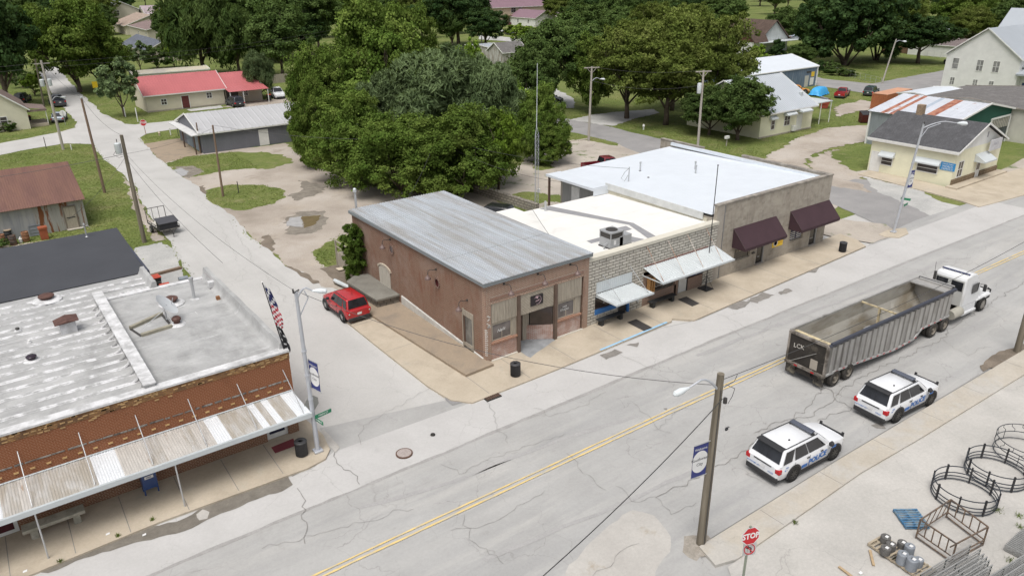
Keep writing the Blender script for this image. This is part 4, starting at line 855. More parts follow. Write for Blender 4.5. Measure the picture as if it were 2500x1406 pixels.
TINR = {'w': WHTIN, 'g': mat('pale_grey_metal_roof', (.4, .43, .465), .45, .15, var=.05, scale=.3), 'r': mat('red_metal_roof', (.45, .135, .14), .45, .05, var=.06, scale=.4, coord='obj'), 'shed': mat('dull_grey_tin_roof', (.47, .47, .48), .5, .15, var=.07, scale=.3), 'brown': mat('rusty_brown_tin_roof', (.155, .08, .066), .7, .1, var=.13, scale=.6, stretch=(3, .5, 1), col2=(.19, .1, .075)), 'purple': mat('plum_metal_roof', (.24, .15, .18), .5, .1, var=.06, scale=.3)}
def house(name, label, cat, x0, y0, w, d, eave, ridge, wall, roof, axis='x', rz=0, over=.4, ribs=0, wins=(), doors=(), trim=WHT, hip=0, gable=None, group=None, chimney=None, ridgepos=.5, wmat=None, roofthick=.14, gl=None):
    "origin = front left corner; front faces -y, left faces -x"
    e = thing(name, label, cat, (x0, y0, 0), R(rz), group)
    b = MB().use(wall)
    rp = ridgepos
    if axis == 'x':
        b.add([(0, 0, 0), (w, 0, 0), (w, d, 0), (0, d, 0), (0, 0, eave), (w, 0, eave), (w, d, eave), (0, d, eave), (0, d*rp, ridge), (w, d*rp, ridge)] if not hip else [(0, 0, 0), (w, 0, 0), (w, d, 0), (0, d, 0), (0, 0, eave), (w, 0, eave), (w, d, eave), (0, d, eave)], [(0, 1, 5, 4), (2, 3, 7, 6)])
        o = len(b.v)-(10 if not hip else 8)
        if gable: b.use(wall)
        if not hip: b.f += [(3, 0, 4, 8, 7), (1, 2, 6, 9, 5)]; b.m += [b.cur]*2
        else: b.f += [(3, 0, 4, 7), (1, 2, 6, 5)]; b.m += [b.cur]*2
    else:
        b.add([(0, 0, 0), (w, 0, 0), (w, d, 0), (0, d, 0), (0, 0, eave), (w, 0, eave), (w, d, eave), (0, d, eave), (w*rp, 0, ridge), (w*rp, d, ridge)], [(0, 3, 7, 4)[::-1] if False else (3, 0, 4, 7), (1, 2, 6, 5)])
        if gable:
            b.f += [(0, 1, 5, 4), (2, 3, 7, 6)]; b.m += [b.cur]*2
            b.use(gable); b.f += [(4, 5, 8), (6, 7, 9)]; b.m += [b.cur]*2
        else: b.f += [(0, 1, 5, 8, 4), (2, 3, 7, 9, 6)]; b.m += [b.cur]*2
    b.build('wall', e)
    th = roofthick; o = over; b = MB()
    if axis == 'x':
        s1 = (ridge-eave)/(d*rp); s2 = (ridge-eave)/(d*(1-rp)); zr_ = ridge+th; h1 = hip*d*rp if hip else 0
        A, B = (-o, -o, eave-o*s1+th), (w+o, -o, eave-o*s1+th); C, D = (w+o-h1, d*rp, zr_), (-o+h1, d*rp, zr_); E_, F_ = (w+o, d+o, eave-o*s2+th), (-o, d+o, eave-o*s2+th)
        if ribs: b.ribbed(A, B, C, D, ribs, .035, .2, thick=0); b.ribbed(E_, F_, D, C, ribs, .035, .2, thick=0)
        else: b.quad(A, B, C, D); b.quad(E_, F_, D, C)
        if hip: b.add([A, D, F_], [(0, 1, 2)]); b.add([B, E_, C], [(0, 1, 2)])
        rf = b.build('roof', e, roof)
        b = MB().bar(Vector(A)-Vector((0, 0, .08)), Vector(B)-Vector((0, 0, .08)), .05, .18)
        if not hip: b.bar(A, D, .06, .18).bar(B, C, .06, .18).bar(C, E_, .06, .18).bar(D, F_, .06, .18)
        b.build('fascia', rf, trim)
    else:
        s1 = (ridge-eave)/(w*rp); s2 = (ridge-eave)/(w*(1-rp)); zr_ = ridge+th
        A, B = (-o, d+o, eave-o*s1+th), (-o, -o, eave-o*s1+th); C, D = (w*rp, -o, zr_), (w*rp, d+o, zr_); E_, F_ = (w+o, -o, eave-o*s2+th), (w+o, d+o, eave-o*s2+th)
        if ribs: b.ribbed(A, B, C, D, ribs, .035, .2, thick=0); b.ribbed(E_, F_, D, C, ribs, .035, .2, thick=0)
        else: b.quad(A, B, C, D); b.quad(E_, F_, D, C)
        rf = b.build('roof', e, roof)
        MB().bar(B, C, .06, .18).bar(C, E_, .06, .18).bar(A, B, .05, .18).build('fascia', rf, trim)
    if chimney: bx('chimney', rf, mat('chimney_brick', (.3, .22, .15), .9, var=.25, scale=5), chimney[0]-.35, chimney[0]+.35, chimney[1]-.35, chimney[1]+.35, chimney[2]-1.6, chimney[2])
    for q in wins:
        side, u0, u1, z0, z1 = q[:5]
        f = window(e, u0, u1, z0, z1, 0, wmat or WHT, gl or DKG, .09, mull=(.5,) if len(q) < 6 else q[5], rows=(.5,), out=.05)
        if side == 'l': rotpart(f, R(-90)); f.matrix_local = Matrix.Rotation(R(-90), 4, 'Z') @ Matrix.Identity(4)
        if side == 'r': f.matrix_local = Matrix.Translation((w, 0, 0)) @ Matrix.Rotation(R(90), 4, 'Z')
    for q in doors:
        side, u0, u1, z0, z1, m = q
        f = bx('door', e, m, u0, u1, -.06, .0, z0, z1); MB().box(u0-.1, u0, -.08, 0, z0, z1+.1).box(u1, u1+.1, -.08, 0, z0, z1+.1).box(u0, u1, -.08, 0, z1, z1+.1).build('frame', f, trim)
        if side == 'l': f.matrix_local = Matrix.Rotation(R(-90), 4, 'Z')
    return e
# on the left wall u runs from -depth (rear) to 0 (front): u = -(distance from the front corner)
def box_awning(parent, u0, u1, z, dep, m, side='f', h=.45):
    b = MB(); b.add([(u0, -dep, z-h), (u1, -dep, z-h), (u1, -.02, z), (u0, -.02, z), (u0, -dep, z-h-.15), (u1, -dep, z-h-.15), (u0, -.02, z-h-.15), (u1, -.02, z-h-.15)], [(0, 1, 2, 3), (4, 5, 1, 0), (0, 3, 6, 4), (5, 7, 2, 1)])
    o = b.build('window_awning', parent, m)
    if side == 'l': o.matrix_local = Matrix.Rotation(R(-90), 4, 'Z')
    return o
# yellow shop at the right corner
DARKSH = shingle('dark_grey_shingle', (.115, .115, .122))
Y1 = house('yellow_shop', 'small pale yellow corner shop with dark grey shingle roof, white gable and stone base', 'building', 62.0, 2.1, 10.7, 9.4, 3.9, 6.15, YEL_S, DARKSH, 'y', 0, .45, gable=WHT_S,
           wins=[('l', -3.9, -1.55+0, 1.1, 2.1, ()), ('l', -8.0, -6.6, 1.0, 2.0, ()), ('f', .9, 2.1, .9, 2.7), ('f', 7.6, 8.6, 1.6, 2.3)], doors=[('l', -9.1, -8.1+0, .1, 2.3, WHT)], chimney=(5.4, 7.2, 7.3))
for c in Y1.children:
    pass
box_awning(Y1, -8.15, -6.45, 2.6, .6, ALW, 'l'); box_awning(Y1, -4.1, -1.35, 2.7, .6, ALW, 'l'); box_awning(Y1, 4.5, 7.3, 3.0, 1.2, ALW, 'f', .7)
s = bx('blue_sign', Y1, flat('azure_sign', (.03, .25, .55)), 0, 1.55, -.05, -.01, 1.75, 2.6); s.matrix_local = Matrix.Translation((0, 1.25+.0, 0)) @ Matrix.Rotation(R(-90), 4, 'Z') @ Matrix.Translation((-.0, 0, 0)); s.matrix_local = Matrix.Rotation(R(-90), 4, 'Z') @ Matrix.Translation((-1.3-1.0+.9, 0, 0))
text('DRIVE-THRU', .2, WHP, s, (.77, -.06, 2.42), (1, 0, 0), (0, 0, 1)); text('WORLD', .3, WHP, s, (.77, -.06, 2.16), (1, 0, 0), (0, 0, 1)); text('FAMOUS', .3, WHP, s, (.77, -.06, 1.9), (1, 0, 0), (0, 0, 1))
bx('stone_apron', Y1, brickmat('tan_rubble', (.32, .24, .15), (.22, .17, .11), (.12, .09, .07), bw=.4, bh=.22, ms=.03, offset=.4), -.05, 5.2, -.12, 0, 0, .85)
bx('stone_apron', Y1, MATS['tan_rubble'], 6.4, 10.7, -.12, 0, 0, .85); d = bx('door', Y1, WHT, 5.3, 6.3, -.05, 0, .1, 2.3); bx('pane', d, DKG, 5.45, 6.15, -.06, -.052, 1.1, 2.1)
s = bx('roof_sign', Y1, mat('faded_white_sign', (.52, .52, .54), .8, var=.1, scale=3), 6.6, 9.3, -.5, -.4, 3.1, 4.3); text("MAC'S", .4, flat('faded_letter', (.38, .38, .42)), s, (7.9, -.51, 3.8), (1, 0, 0), (0, 0, 1))
bx('vent', Y1, flat('grey_vent', (.3, .3, .32)), 6.4, 6.65, -.03, 0, 4.6, 5.2)
bx('fascia', Y1, WHT, -.46, -.38, -.4, 9.8, 3.62, 3.84); slab('shop_step', [(61.2, 1.0), (73.2, 1.0), (73.2, 2.2), (61.2, 2.2)], .0, .28, WALK, px=False)
# yellow building with grey metal roof, left of the gravel drive
Y2 = house('yellow_building', 'pale yellow building with wide grey metal roof beside the gravel drive', 'building', 66.6, 30.1, 12.2, 13, 3.5, 7.1, YEL_S, TINR['g'], 'x', 0, .5, ribs=.45,
           wins=[('f', 2.4, 3.3, .9, 2.3, ()), ('f', 5.4, 6.8, 1.1, 2.6)], doors=[('f', 8.5, 9.6, .15, 2.4, WHT)])
box_awning(Y2, 1.9, 3.4, 2.9, .5, ALW, 'f', .35); box_awning(Y2, 5.1, 7.4, 3.25, .8, ALW, 'f'); box_awning(Y2, 8.1, 10.6, 3.35, 1.1, ALW, 'f', .35)
MB().box(12.2, 18.6, .9, 5.0, 3.15, 3.27).build('carport_roof', Y2, ALW); [bx('post', Y2, WHT, x-.05, x+.05, y-.05, y+.05, 0, 3.15) for x, y in ((18.4, 1.0), (15.8, 1.0), (18.4, 4.8))]
MB().lathe((11.5, 1.9, 4.2), [(.2, 0), (.3, .3), (.3, .9), (0, 1.0)], 10).build('roof_vent', Y2, ALW, smooth=True)
MB().box(7.25, 7.95, -.42, -.06, .25, 1.0).build('ac_unit', Y2, WHT)
bx('foundation', Y2, CMU, -.05, 12.25, -.08, 0, 0, .2)
# blue shed building behind
BLS = mat('blue_grey_metal_siding', (.12, .17, .24), .6, .1, var=.2, scale=1, stretch=(5, 5, .5), col2=(.26, .3, .34), lo=.5, hi=.7)
Bb = house('blue_metal_building', 'blue grey metal building with plain white roof behind the yellow building', 'building', 94, 54.4, 23.2, 13, 3.7, 5.4, BLS, TINR['w'], 'x', 0, .15)
bx('sign_board', Bb, flat('sign_yellow', (.75, .5, .04)), 21.2, 22.2, -.05, 0, 1.9, 2.8); s = bx('poster', Bb, WHT, 21.0, 22.2, -.05, 0, .3, 1.7); bx('door', Bb, flat('pale_door', (.5, .49, .45)), 19.2, 20.4, -.05, 0, .05, 2.2); bx('corner_trim', Bb, WHT, 22.95, 23.25, -.08, .0, 0, 3.7); bx('vent', Bb, DKM, 19.6, 21, -.06, 0, 2.7, 3.0)
# patched metal barn with green gable
PB = thing('patched_metal_barn', 'long metal barn with rust streaked white roof and dark green gable', 'barn', (75.4, 8.7, 0))
GRN = siding('dark_green_siding', (.02, .085, .06), .3); GTW = mat('grey_tin_wall', (.26, .29, .31), .6, .2, var=.15, scale=1, stretch=(4, 4, .5))
b = MB().use(GTW); b.add([(0, 0, 0), (0, 10.8, 0), (0, 10.8, 4.4), (0, 0, 4.4)], [(0, 3, 2, 1)]); b.add([(0, 10.8, 0), (15.6, 10.8, 0), (15.6, 10.8, 4.4), (8.2, 10.8, 5.7), (0, 10.8, 4.4)], [(0, 4, 3, 2, 1)])
b.use(GRN).add([(0, 0, 0), (10, 0, 0), (10, 0, 3.6), (15.6, 0, 3.6), (15.6, 0, 4.4), (8.2, 0, 5.7), (0, 0, 4.4)], [(0, 1, 2, 5, 6), (2, 3, 4, 5)]); b.use(GTW).add([(15.6, 0, 0), (15.6, 10.8, 0), (15.6, 10.8, 4.4), (15.6, 0, 4.4)], [(0, 1, 2, 3)])
b.use(mat('plywood_wall', (.38, .28, .18), .9, var=.15)).add([(10, 4, 0), (15.6, 4, 0), (15.6, 4, 3.7), (10, 4, 3.7), (10, 0, 0), (10, 0, 3.7)], [(0, 1, 2, 3), (4, 0, 3, 5)]); b.build('wall', PB)
pw = mat('white_patched_tin', (.55, .57, .62), .6, .1, var=.08, scale=.8, col2=(.42, .3, .27), lo=.62, hi=.66); pr = mat('rust_red_panel', (.24, .085, .06), .8, var=.2, scale=1.5, col2=(.42, .2, .13)); pg = mat('blue_grey_panel', (.36, .41, .48), .6)
def pm_(i): return pr if i in (14, 15, 5, 6, 9, 10) or i in (16,) else (pg if i in (12,) else pw)
MB().ribbed((-.3, 11.1, 4.35), (-.3, -.3, 4.35), (8.2, -.3, 5.8), (8.2, 11.1, 5.8), .55, .03, .2, mats=lambda i: {3: pr, 5: pr, 9: pg, 12: pr, 13: pr}.get(i, pw)).ribbed((15.9, -.3, 4.35), (15.9, 11.1, 4.35), (8.2, 11.1, 5.8), (8.2, -.3, 5.8), .55, .03, .2, mats=lambda i: pw).build('roof', PB)
b = MB(); b.bar((-.35, -.33, 4.38), (8.2, -.33, 5.85), .1, .22).bar((8.2, -.33, 5.85), (15.95, -.33, 4.4), .1, .22).bar((10, -.06, 0), (10, -.06, 3.65), .2, .12).bar((15.5, -.06, 0), (15.5, -.06, 3.65), .2, .12).bar((10, -.06, 3.62), (15.6, -.06, 3.62), .12, .2).bar((-.05, 10.8, 0), (-.05, 10.8, 4.4), .2, .2); b.build('white_trim', PB, WHT)
b = MB(); [b.box(10.4+i*.5, 10.5+i*.5, -.1, 0, 2.2, 3.5) for i in range(10)]; b.build('slats', PB, mat('pale_slats', (.5, .48, .42)))
DR = house('grey_roof_warehouse', 'wide low warehouse with weathered grey shingle roof and white block wall', 'building', 91.5, 6.0, 17, 16.5, 4.1, 4.9, mat('dirty_white_wall', (.52, .51, .46), .85, var=.12, scale=.5), shingle('weathered_grey_shingle', (.2, .19, .185)), 'x', 0, .3, trim=GREYC)
WR = house('white_roof_lean_to', 'low shed with plain white roof between the container and the warehouse', 'shed', 93.5, 20.6, 10, 5.0, 4.1, 4.4, WHT_S, TINR['w'], 'x', -2, .2)
# white church-like hall
WC = house('white_hall', 'tall two storey white hall with pale metal roof and paired sash windows', 'building', 127, 22.5, 14, 12.4, 7.0, 11.6, WHT_S, TINR['g'], 'x', 0, .35,
           wins=[('l', -11.2, -10.0, 4.4, 6.4, ()), ('l', -7.0, -5.8, 4.4, 6.4), ('l', -4.3, -3.1, 4.4, 6.4), ('l', -11.0, -10.1, 1.6, 3.0), ('l', -7.0, -6.1, 1.6, 3.0), ('l', -4.3, -3.4, 1.6, 3.0)], gl=glass('dull_sash', (.15, .15, .15), .3))
bx('entry_block', WC, WHT_S, 1.5, 9, -9, -.01, 0, 4.5); MB().add([(1.0, -9.2, 5.6), (1.0, 0, 5.6), (5, 0, 7.4), (5, -9.2, 7.4), (9, 0, 5.6), (9, -9.2, 5.6)], [(0, 3, 2, 1), (3, 5, 4, 2)]).build('entry_roof', WC, TINR['g']); bx('entry_upper', WC, WHT_S, 1.6, 8.8, -9, 0, 4.5, 5.7)
bx('blue_door', WC, flat('navy_door', (.05, .08, .18)), 1.42, 1.5, -1.6, -.5, 0, 3.0); MB().add([(-.3, -2.6, 4.6), (1.5, -2.6, 5.4), (1.5, .2, 5.4), (-.3, .2, 4.6)], [(0, 1, 2, 3)]).box(-.35, -.25, -2.6, .2, 4.3, 4.6).build('door_hood', WC, TINR['g'])
house('white_hall_annex', 'taller white wing with steep pale metal roof behind the white hall', 'building', 141.2, 10, 14, 24, 8, 14, WHT_S, TINR['g'], 'y', 0, .4)
# garage and far right houses
house('white_garage', 'long low white garage with brown shingle roof across the lawn', 'garage', 185.8, 59.5, 9, 12.5, 2.8, 4.3, WHT_S, shingle('brown_shingle', (.22, .18, .175)), 'y', 0, .3)
bx_ = house('brown_garden_shed', 'small brown boarded shed at the left end of the white garage', 'shed', 187.5, 72.8, 6, 7, 2.4, 2.7, mat('brown_boards', (.16, .1, .06), .9), TINR['shed'], 'x', 0, .2)
house('pale_roof_bungalow', 'bungalow with pale grey roof half hidden by trees behind the garage', 'house', 215, 84, 18, 10, 3, 5.6, TAN_S, TINR['g'], 'x', 0, .5)
BH = house('brown_roof_house', 'old white house with steep brown roof and white gable among the trees', 'house', 157.5, 98.5, 13, 13, 3.4, 8.2, mat('peeling_white_boards', (.52, .55, .55), .85, var=.12, scale=1), shingle('brown_roof_shingle', (.12, .085, .07)), 'y', 0, .5, trim=flat('brown_trim_edge', (.14, .1, .085)))
MB().box(-3, 13, -3.5, -.1, 3.0, 3.12).build('porch_roof', BH, ALW)
MB().box(13.5, 20, -3, 3, 3.0, 3.12).build('carport_roof', BH, ALW)
dm = MB().add([(-4.5, -2, 3.3), (-4.5, 4, 3.3), (-4.5, 1, 6.0), (1.5, 1, 6.0), (-.5, -2, 3.3), (-.5, 4, 3.3)], [(0, 2, 1)]).build('porch_gable', BH, mat('maroon_boards', (.14, .05, .05)))
MB().add([(-4.8, -2.4, 3.2), (-4.8, 1, 6.2), (3.0, 1, 6.2), (1, -2.4, 3.2), (-4.8, 4.4, 3.2), (1, 4.4, 3.2)], [(0, 3, 2, 1), (1, 2, 5, 4)]).bar((-4.85, -2.4, 3.2), (-4.85, 1, 6.25), .15, .3).bar((-4.85, 1, 6.25), (-4.85, 4.4, 3.2), .15, .3).build('porch_gable_roof', BH, MATS['brown_roof_shingle'])
bx('porch_wall', BH, WHT_S, -4.4, -.1, -1.8, 3.8, 0, 3.3)
house('grey_pavilion', 'open grey roofed pavilion far behind the brown roofed house', 'building', 216, 130, 16, 12, 3.2, 5.5, flat('dark_open_wall', (.07, .06, .055)), TINR['g'], 'x', 0, 1, hip=1)
house('stone_cottage', 'small grey stone cottage partly hidden behind trees', 'house', 176, 140, 10, 8, 3.5, 5, ROCK, shingle('brown_shingle', (.22, .18, .175)), 'x', 0, .3, wins=[('f', 2, 3.6, 1.2, 2.6)])
# red roofed house
RH = house('red_roof_house', 'long beige bungalow with bright red metal roof', 'house', 4.1, 106.6, 13.0, 9.0, 2.9, 5.3, CRM_S, TINR['r'], 'x', .5, .45, ribs=.45,
           wins=[('f', 2.3, 3.3, 1.0, 2.05), ('f', 9.9, 10.9, 1.35, 2.4)], doors=[('f', 5.7, 6.9, .1, 2.2, mat('dark_red_door', (.12, .03, .03)))])
bx('foundation', RH, CMU, -.05, 13.05, -.06, 0, 0, .25)
R2 = house('red_roof_annex', 'red roofed wing with open porch and clutter beside the beige bungalow', 'house', 17.4, 107.2, 6.6, 7.5, 2.75, 4.85, TAN_S, MATS['red_metal_roof'], 'x', 0, .1, ribs=.45, wins=[('f', 3.0, 4.1, 1.1, 2.2)])
MB().ribbed((-.2, -3.2, 2.45), (6.9, -3.2, 2.45), (6.9, .0, 2.98), (-.2, 0, 2.98), .45, .035, .2).build('porch_roof', R2, MATS['red_metal_roof']); [bx('post', R2, WHT, x-.06, x+.06, -3.1, -2.98, 0, 2.45) for x in (.0, 2.3, 6.7)]
bx('dark_opening', R2, flat('dark_open_wall'  , (.07, .06, .055)), .2, 2.3, -.06, 0, .05, 2.4)
# grey shed
SW = mat('grey_ribbed_siding', (.17, .175, .2), .7, .05, var=.1, scale=.5, stretch=(1, 1, .3))
SH = house('grey_metal_shed', 'long grey metal shed with pale tin roof and a white door', 'shed', 2.7, 69.1, 14.2, 11.4, 2.6, 4.3, SW, TINR['shed'], 'x', 0, .3, ribs=.9, doors=[('f', 7.6, 8.7, .05, 2.1, WHT)])
b = MB(); [b.box(.1+i*.3, .14+i*.3, -.025, 0, .05, 2.55) for i in range(47)]; b.build('siding_ribs', SH, SW)
b = MB(); b.box(-.06, 0, .8, 3.4, .05, 2.3); b.box(-.06, 0, 4.6, 7.4, .05, 2.3); b.build('garage_door', SH, mat('dull_blue_door', (.22, .27, .31), .7, var=.15)); MB().box(-1.2, .0, -.2, 11.6, 2.42, 2.55).build('side_canopy', SH, mat('white_canopy_edge', (.6, .6, .6))); [bx('post', SH, BROWN, -.95, -.8, y, y+.15, 0, 2.42) for y in (.0, 5.6)]
# rusty barn at left
RW = mat('streaky_galvanised_wall', (.3, .31, .33), .6, .2, var=.15, scale=1.2, stretch=(3, 3, .4), col2=(.4, .4, .4)); RR = mat('rust_streaked_wall', (.35, .34, .32), .75, .1, var=.15, scale=1.0, stretch=(3.2, 3.2, .35), col2=(.2, .075, .03), lo=.5, hi=.56)
RBN = thing('rusty_barn', 'old barn with brown rusted tin roof and patchy rust streaked metal wall', 'barn', (-30, 44.8, 0))
b = MB().use(RW); b.add([(0, 0, 0), (11.2, 0, 0), (11.2, 0, 2.75), (0, 0, 2.75)], [(0, 1, 2, 3)]); b.use(RR).add([(11.2, 0, 0), (15.3, 0, 0), (15.3, 0, 2.75), (11.2, 0, 2.75)], [(0, 1, 2, 3)]); b.use(RW).add([(15.3, 0, 0), (15.3, 10, 0), (15.3, 10, 2.75), (15.3, 5, 5.0), (15.3, 0, 2.75), (0, 0, 0), (0, 10, 0), (0, 10, 2.75)], [(0, 1, 2, 3, 4)]); b.build('wall', RBN)
MB().ribbed((-.3, -.4, 2.72), (15.5, -.4, 2.72), (15.4, 5.6, 5.15), (-.3, 5.6, 5.15), .2, .02, .3).add([(-.3, 10.5, 2.7), (15.5, 10.5, 2.7), (15.4, 5.6, 5.15), (-.3, 5.6, 5.15)], [(0, 3, 2, 1)]).build('roof', RBN, TINR['brown'])
d = bx('door', RBN, WOODG, 13.6, 14.5, -.06, 0, .05, 2.15); MB().box(13.5, 13.6, -.1, 0, 0, 2.25).box(14.5, 14.6, -.1, 0, 0, 2.25).box(13.6, 14.5, -.1, 0, 2.15, 2.25).build('frame', d, mat('old_door_frame', (.2, .17, .14), .9)); bx('ledge', d, DKM, 13.7, 14.4, -.075, -.062, 1.1, 1.2)
bx('sill_plank', RBN, mat('pale_plank', (.48, .44, .37)), 13.5, 14.8, -.5, -.1, .05, .12)
# cream house far left
CH = house('cream_cottage', 'cream clapboard cottage with brown roof and side porch at the left edge', 'house', -21.6, 103.2, 8.2, 12, 3.0, 6.3, siding('ivory_siding', (.68, .65, .52), .2), shingle('tan_brown_shingle', (.25, .19, .17)), 'y', 0, .4, wins=[('f', 3.6, 5.5, 1.0, 2.2)])
MB().add([(8.3, 1.2, 2.95), (10.9, 1.2, 2.5), (10.9, 7, 2.5), (8.3, 7, 2.95)], [(0, 1, 2, 3)]).box(10.85, 10.95, 1.2, 7, 2.35, 2.52).box(8.3, 10.9, 1.12, 1.2, 2.3, 2.6).build('porch_roof', CH, MATS['tan_brown_shingle']); bx('post', CH, WHT, 10.7, 10.8, 1.3, 1.4, 0, 2.4); bx('porch_floor', CH, WALK, 8.3, 10.8, 1.2, 6, 0, .4)
# houses up the left street
house('beige_gable_house', 'beige house with tan roof in the far upper left, left of two', 'house', 36.5, 288, 19, 24, 3.2, 6.6, CRM_S, shingle('tan_shingle', (.42, .33, .27)), 'y', 0, .6)
house('brown_gable_house', 'beige house with brown shingle roof in the far upper left behind tall poles', 'house', 35.8, 249, 15, 28, 3.9, 5.6, TAN_S, shingle('red_brown_shingle', (.27, .2, .19)), 'y', 0, .5, wins=[('l', -3.5, -2.5, 1.3, 3), ('l', -15, -13.6, 1.3, 3)])
house('slate_roof_house', 'house with blue grey roof under trees left of centre background', 'house', 21.5, 186, 9, 30, 2.8, 5, TAN_S, shingle('slate_shingle', (.15, .165, .2)), 'y', 0, .5)
house('trailer_home', 'long low trailer home with grey flat roof right behind the red roof', 'house', 8.5, 137, 14.5, 6, 2.9, 3.2, WHT_S, mat('tan_grey_roof', (.38, .35, .31), .8, var=.1, scale=.2, col2=(.5, .46, .36)), 'x', -3, .3)
house('white_roof_barn', 'open barn with bright white roof in the far upper left', 'barn', 53, 318, 16, 30, 3, 3.8, flat('dark_open_wall', (.07, .06, .055)), TINR['w'], 'y', 0, .5)
house('tall_beige_house', 'two storey beige house at the far upper left edge of the trees', 'house', 41, 352, 14, 18, 6.2, 9.4, TAN_S, TINR['w'], 'y', 0, .5, wins=[('f', 4, 6, 4, 6)])
house('plum_roof_annex', 'low house with faded plum roof beside the tall beige house', 'house', 56, 345, 14, 12, 4.5, 7.5, TAN_S, mat('faded_plum_roof', (.36, .29, .31), .6), 'x', 0, .4)
# houses in the background centre
TA = house('tan_apartment_house', 'large two storey tan house with plum metal roof in the background', 'house', 166, 236, 32, 18, 7.0, 11, siding('tan_siding', (.58, .5, .38), .2), TINR['purple'], 'x', 0, .8, hip=1.0, wins=[('f', 3.2, 4.6, 4.4, 5.8), ('f', 9.5, 12, 4.6, 6.6), ('f', 13.5, 15, 4.6, 6.4), ('f', 10, 11.5, .9, 3), ('f', 15, 16.5, .9, 3)])
MB().box(4.5, 9.5, -3, 0, 3.6, 3.8).build('porch_roof', TA, mat('brown_porch', (.3, .22, .15))); MB().box(4.5, 4.7, -3, -2.8, 0, 3.6).box(9.2, 9.4, -3, -2.8, 0, 3.6).box(4.5, 9.4, -3, -2.9, 0, 1.0).build('railing', TA, mat('dark_red_rail', (.12, .05, .05)))
house('white_plum_roof_house', 'small white house with plum roof in front of the tan house', 'house', 173.5, 217, 10.5, 17, 3.2, 5.9, WHT_S, TINR['purple'], 'y', 0, .4, wins=[('l', -5, -4, 1.2, 2.6), ('l', -12, -11, 1.2, 2.6)])
house('grey_plum_roof_house', 'low house with dull plum roof right of the small white house', 'house', 187, 214, 14, 14, 3.2, 5.9, TAN_S, mat('faded_plum_roof', (.36, .29, .31)), 'x', 0, .5, hip=1)
house('white_outbuilding', 'peeling white outbuilding with grey roof, the left one of two', 'shed', 91, 128.5, 7, 13, 3.2, 3.6, mat('peeling_white', (.5, .5, .48), .9, var=.15, scale=1.5, stretch=(3, 3, .5), col2=(.25, .22, .19)), TINR['g'], 'x', 0, .2)
house('white_garage_shed', 'small white garage with dark gable roof, the right one of two', 'shed', 88.7, 121.5, 7.5, 6.5, 3.0, 5.0, MATS['peeling_white'], shingle('weathered_grey_shingle', (.2, .19, .185)), 'x', 0, .3)
# retaining wall of rubble stone
rw = MB(); P0, P1 = G(1160, 470), G(1312, 520); n = 16; d = (P1-P0)/n
for i in range(n): rw.bar(P0+d*i+Vector((0, 0, .45+.02*(i % 3))), P0+d*(i+1)+Vector((0, 0, .45+.02*(i % 3))), .45, .95)
tag(rw.build('retaining_wall', None, brickmat('pale_rubble', (.38, .35, .3), (.3, .27, .23), (.13, .12, .1), bw=.5, bh=.28, ms=.035, offset=.4)), 'low rubble stone retaining wall behind the white roofed building', 'wall')
# ================================================================ trees
def leafmat(name, c1, c2, c3):
    m = bpy.data.materials.new(name); m.use_nodes = True; t = m.node_tree; t.nodes.clear()
    g = N(t, 'ShaderNodeNewGeometry'); v = vecn(t)
    n = noise(t, v, .35, 3)
    c = ramp(t, n, [(.35, c1), (.5, c2), (.66, c3)])
    c = mix(t, 1.0, c, ramp(t, g.outputs['Random Per Island'], [(0, .6), (1, 1.35)]), 'MULTIPLY')
    oi = N(t, 'ShaderNodeObjectInfo'); c = mix(t, 1.0, c, ramp(t, oi.outputs['Random'], [(0, .8), (1, 1.22)]), 'MULTIPLY')
    d = N(t, 'ShaderNodeBsdfDiffuse'); tr = N(t, 'ShaderNodeBsdfTranslucent'); mx = N(t, 'ShaderNodeMixShader'); o = N(t, 'ShaderNodeOutputMaterial')
    t.links.new(c, d.inputs[0]); t.links.new(mix(t, .5, c, (.16, .22, .02)), tr.inputs[0]); mx.inputs[0].default_value = .3
    t.links.new(d.outputs[0], mx.inputs[1]); t.links.new(tr.outputs[0], mx.inputs[2]); t.links.new(mx.outputs[0], o.inputs[0])
    return m
LM = {'bright': leafmat('bright_green_leaves', (0.079, 0.134, 0.026), (0.128, 0.192, 0.041), (0.192, 0.256, 0.061)),
      'mid': leafmat('mid_green_leaves', (0.061, 0.102, 0.031), (0.096, 0.147, 0.045), (0.134, 0.192, 0.064)),
      'olive': leafmat('olive_leaves', (0.090, 0.122, 0.028), (0.141, 0.179, 0.044), (0.192, 0.224, 0.064)),
      'dark': leafmat('dark_green_leaves', (0.028, 0.056, 0.020), (0.049, 0.087, 0.032), (0.074, 0.122, 0.044)),
      'grey': leafmat('grey_green_leaves', (0.096, 0.141, 0.064), (0.141, 0.192, 0.090), (0.192, 0.256, 0.122)),
      'lime': leafmat('lime_leaves', (0.128, 0.211, 0.028), (0.192, 0.288, 0.045), (0.256, 0.352, 0.070))}
BARK = mat('bark', (.11, .085, .065), .95, var=.3, scale=4)
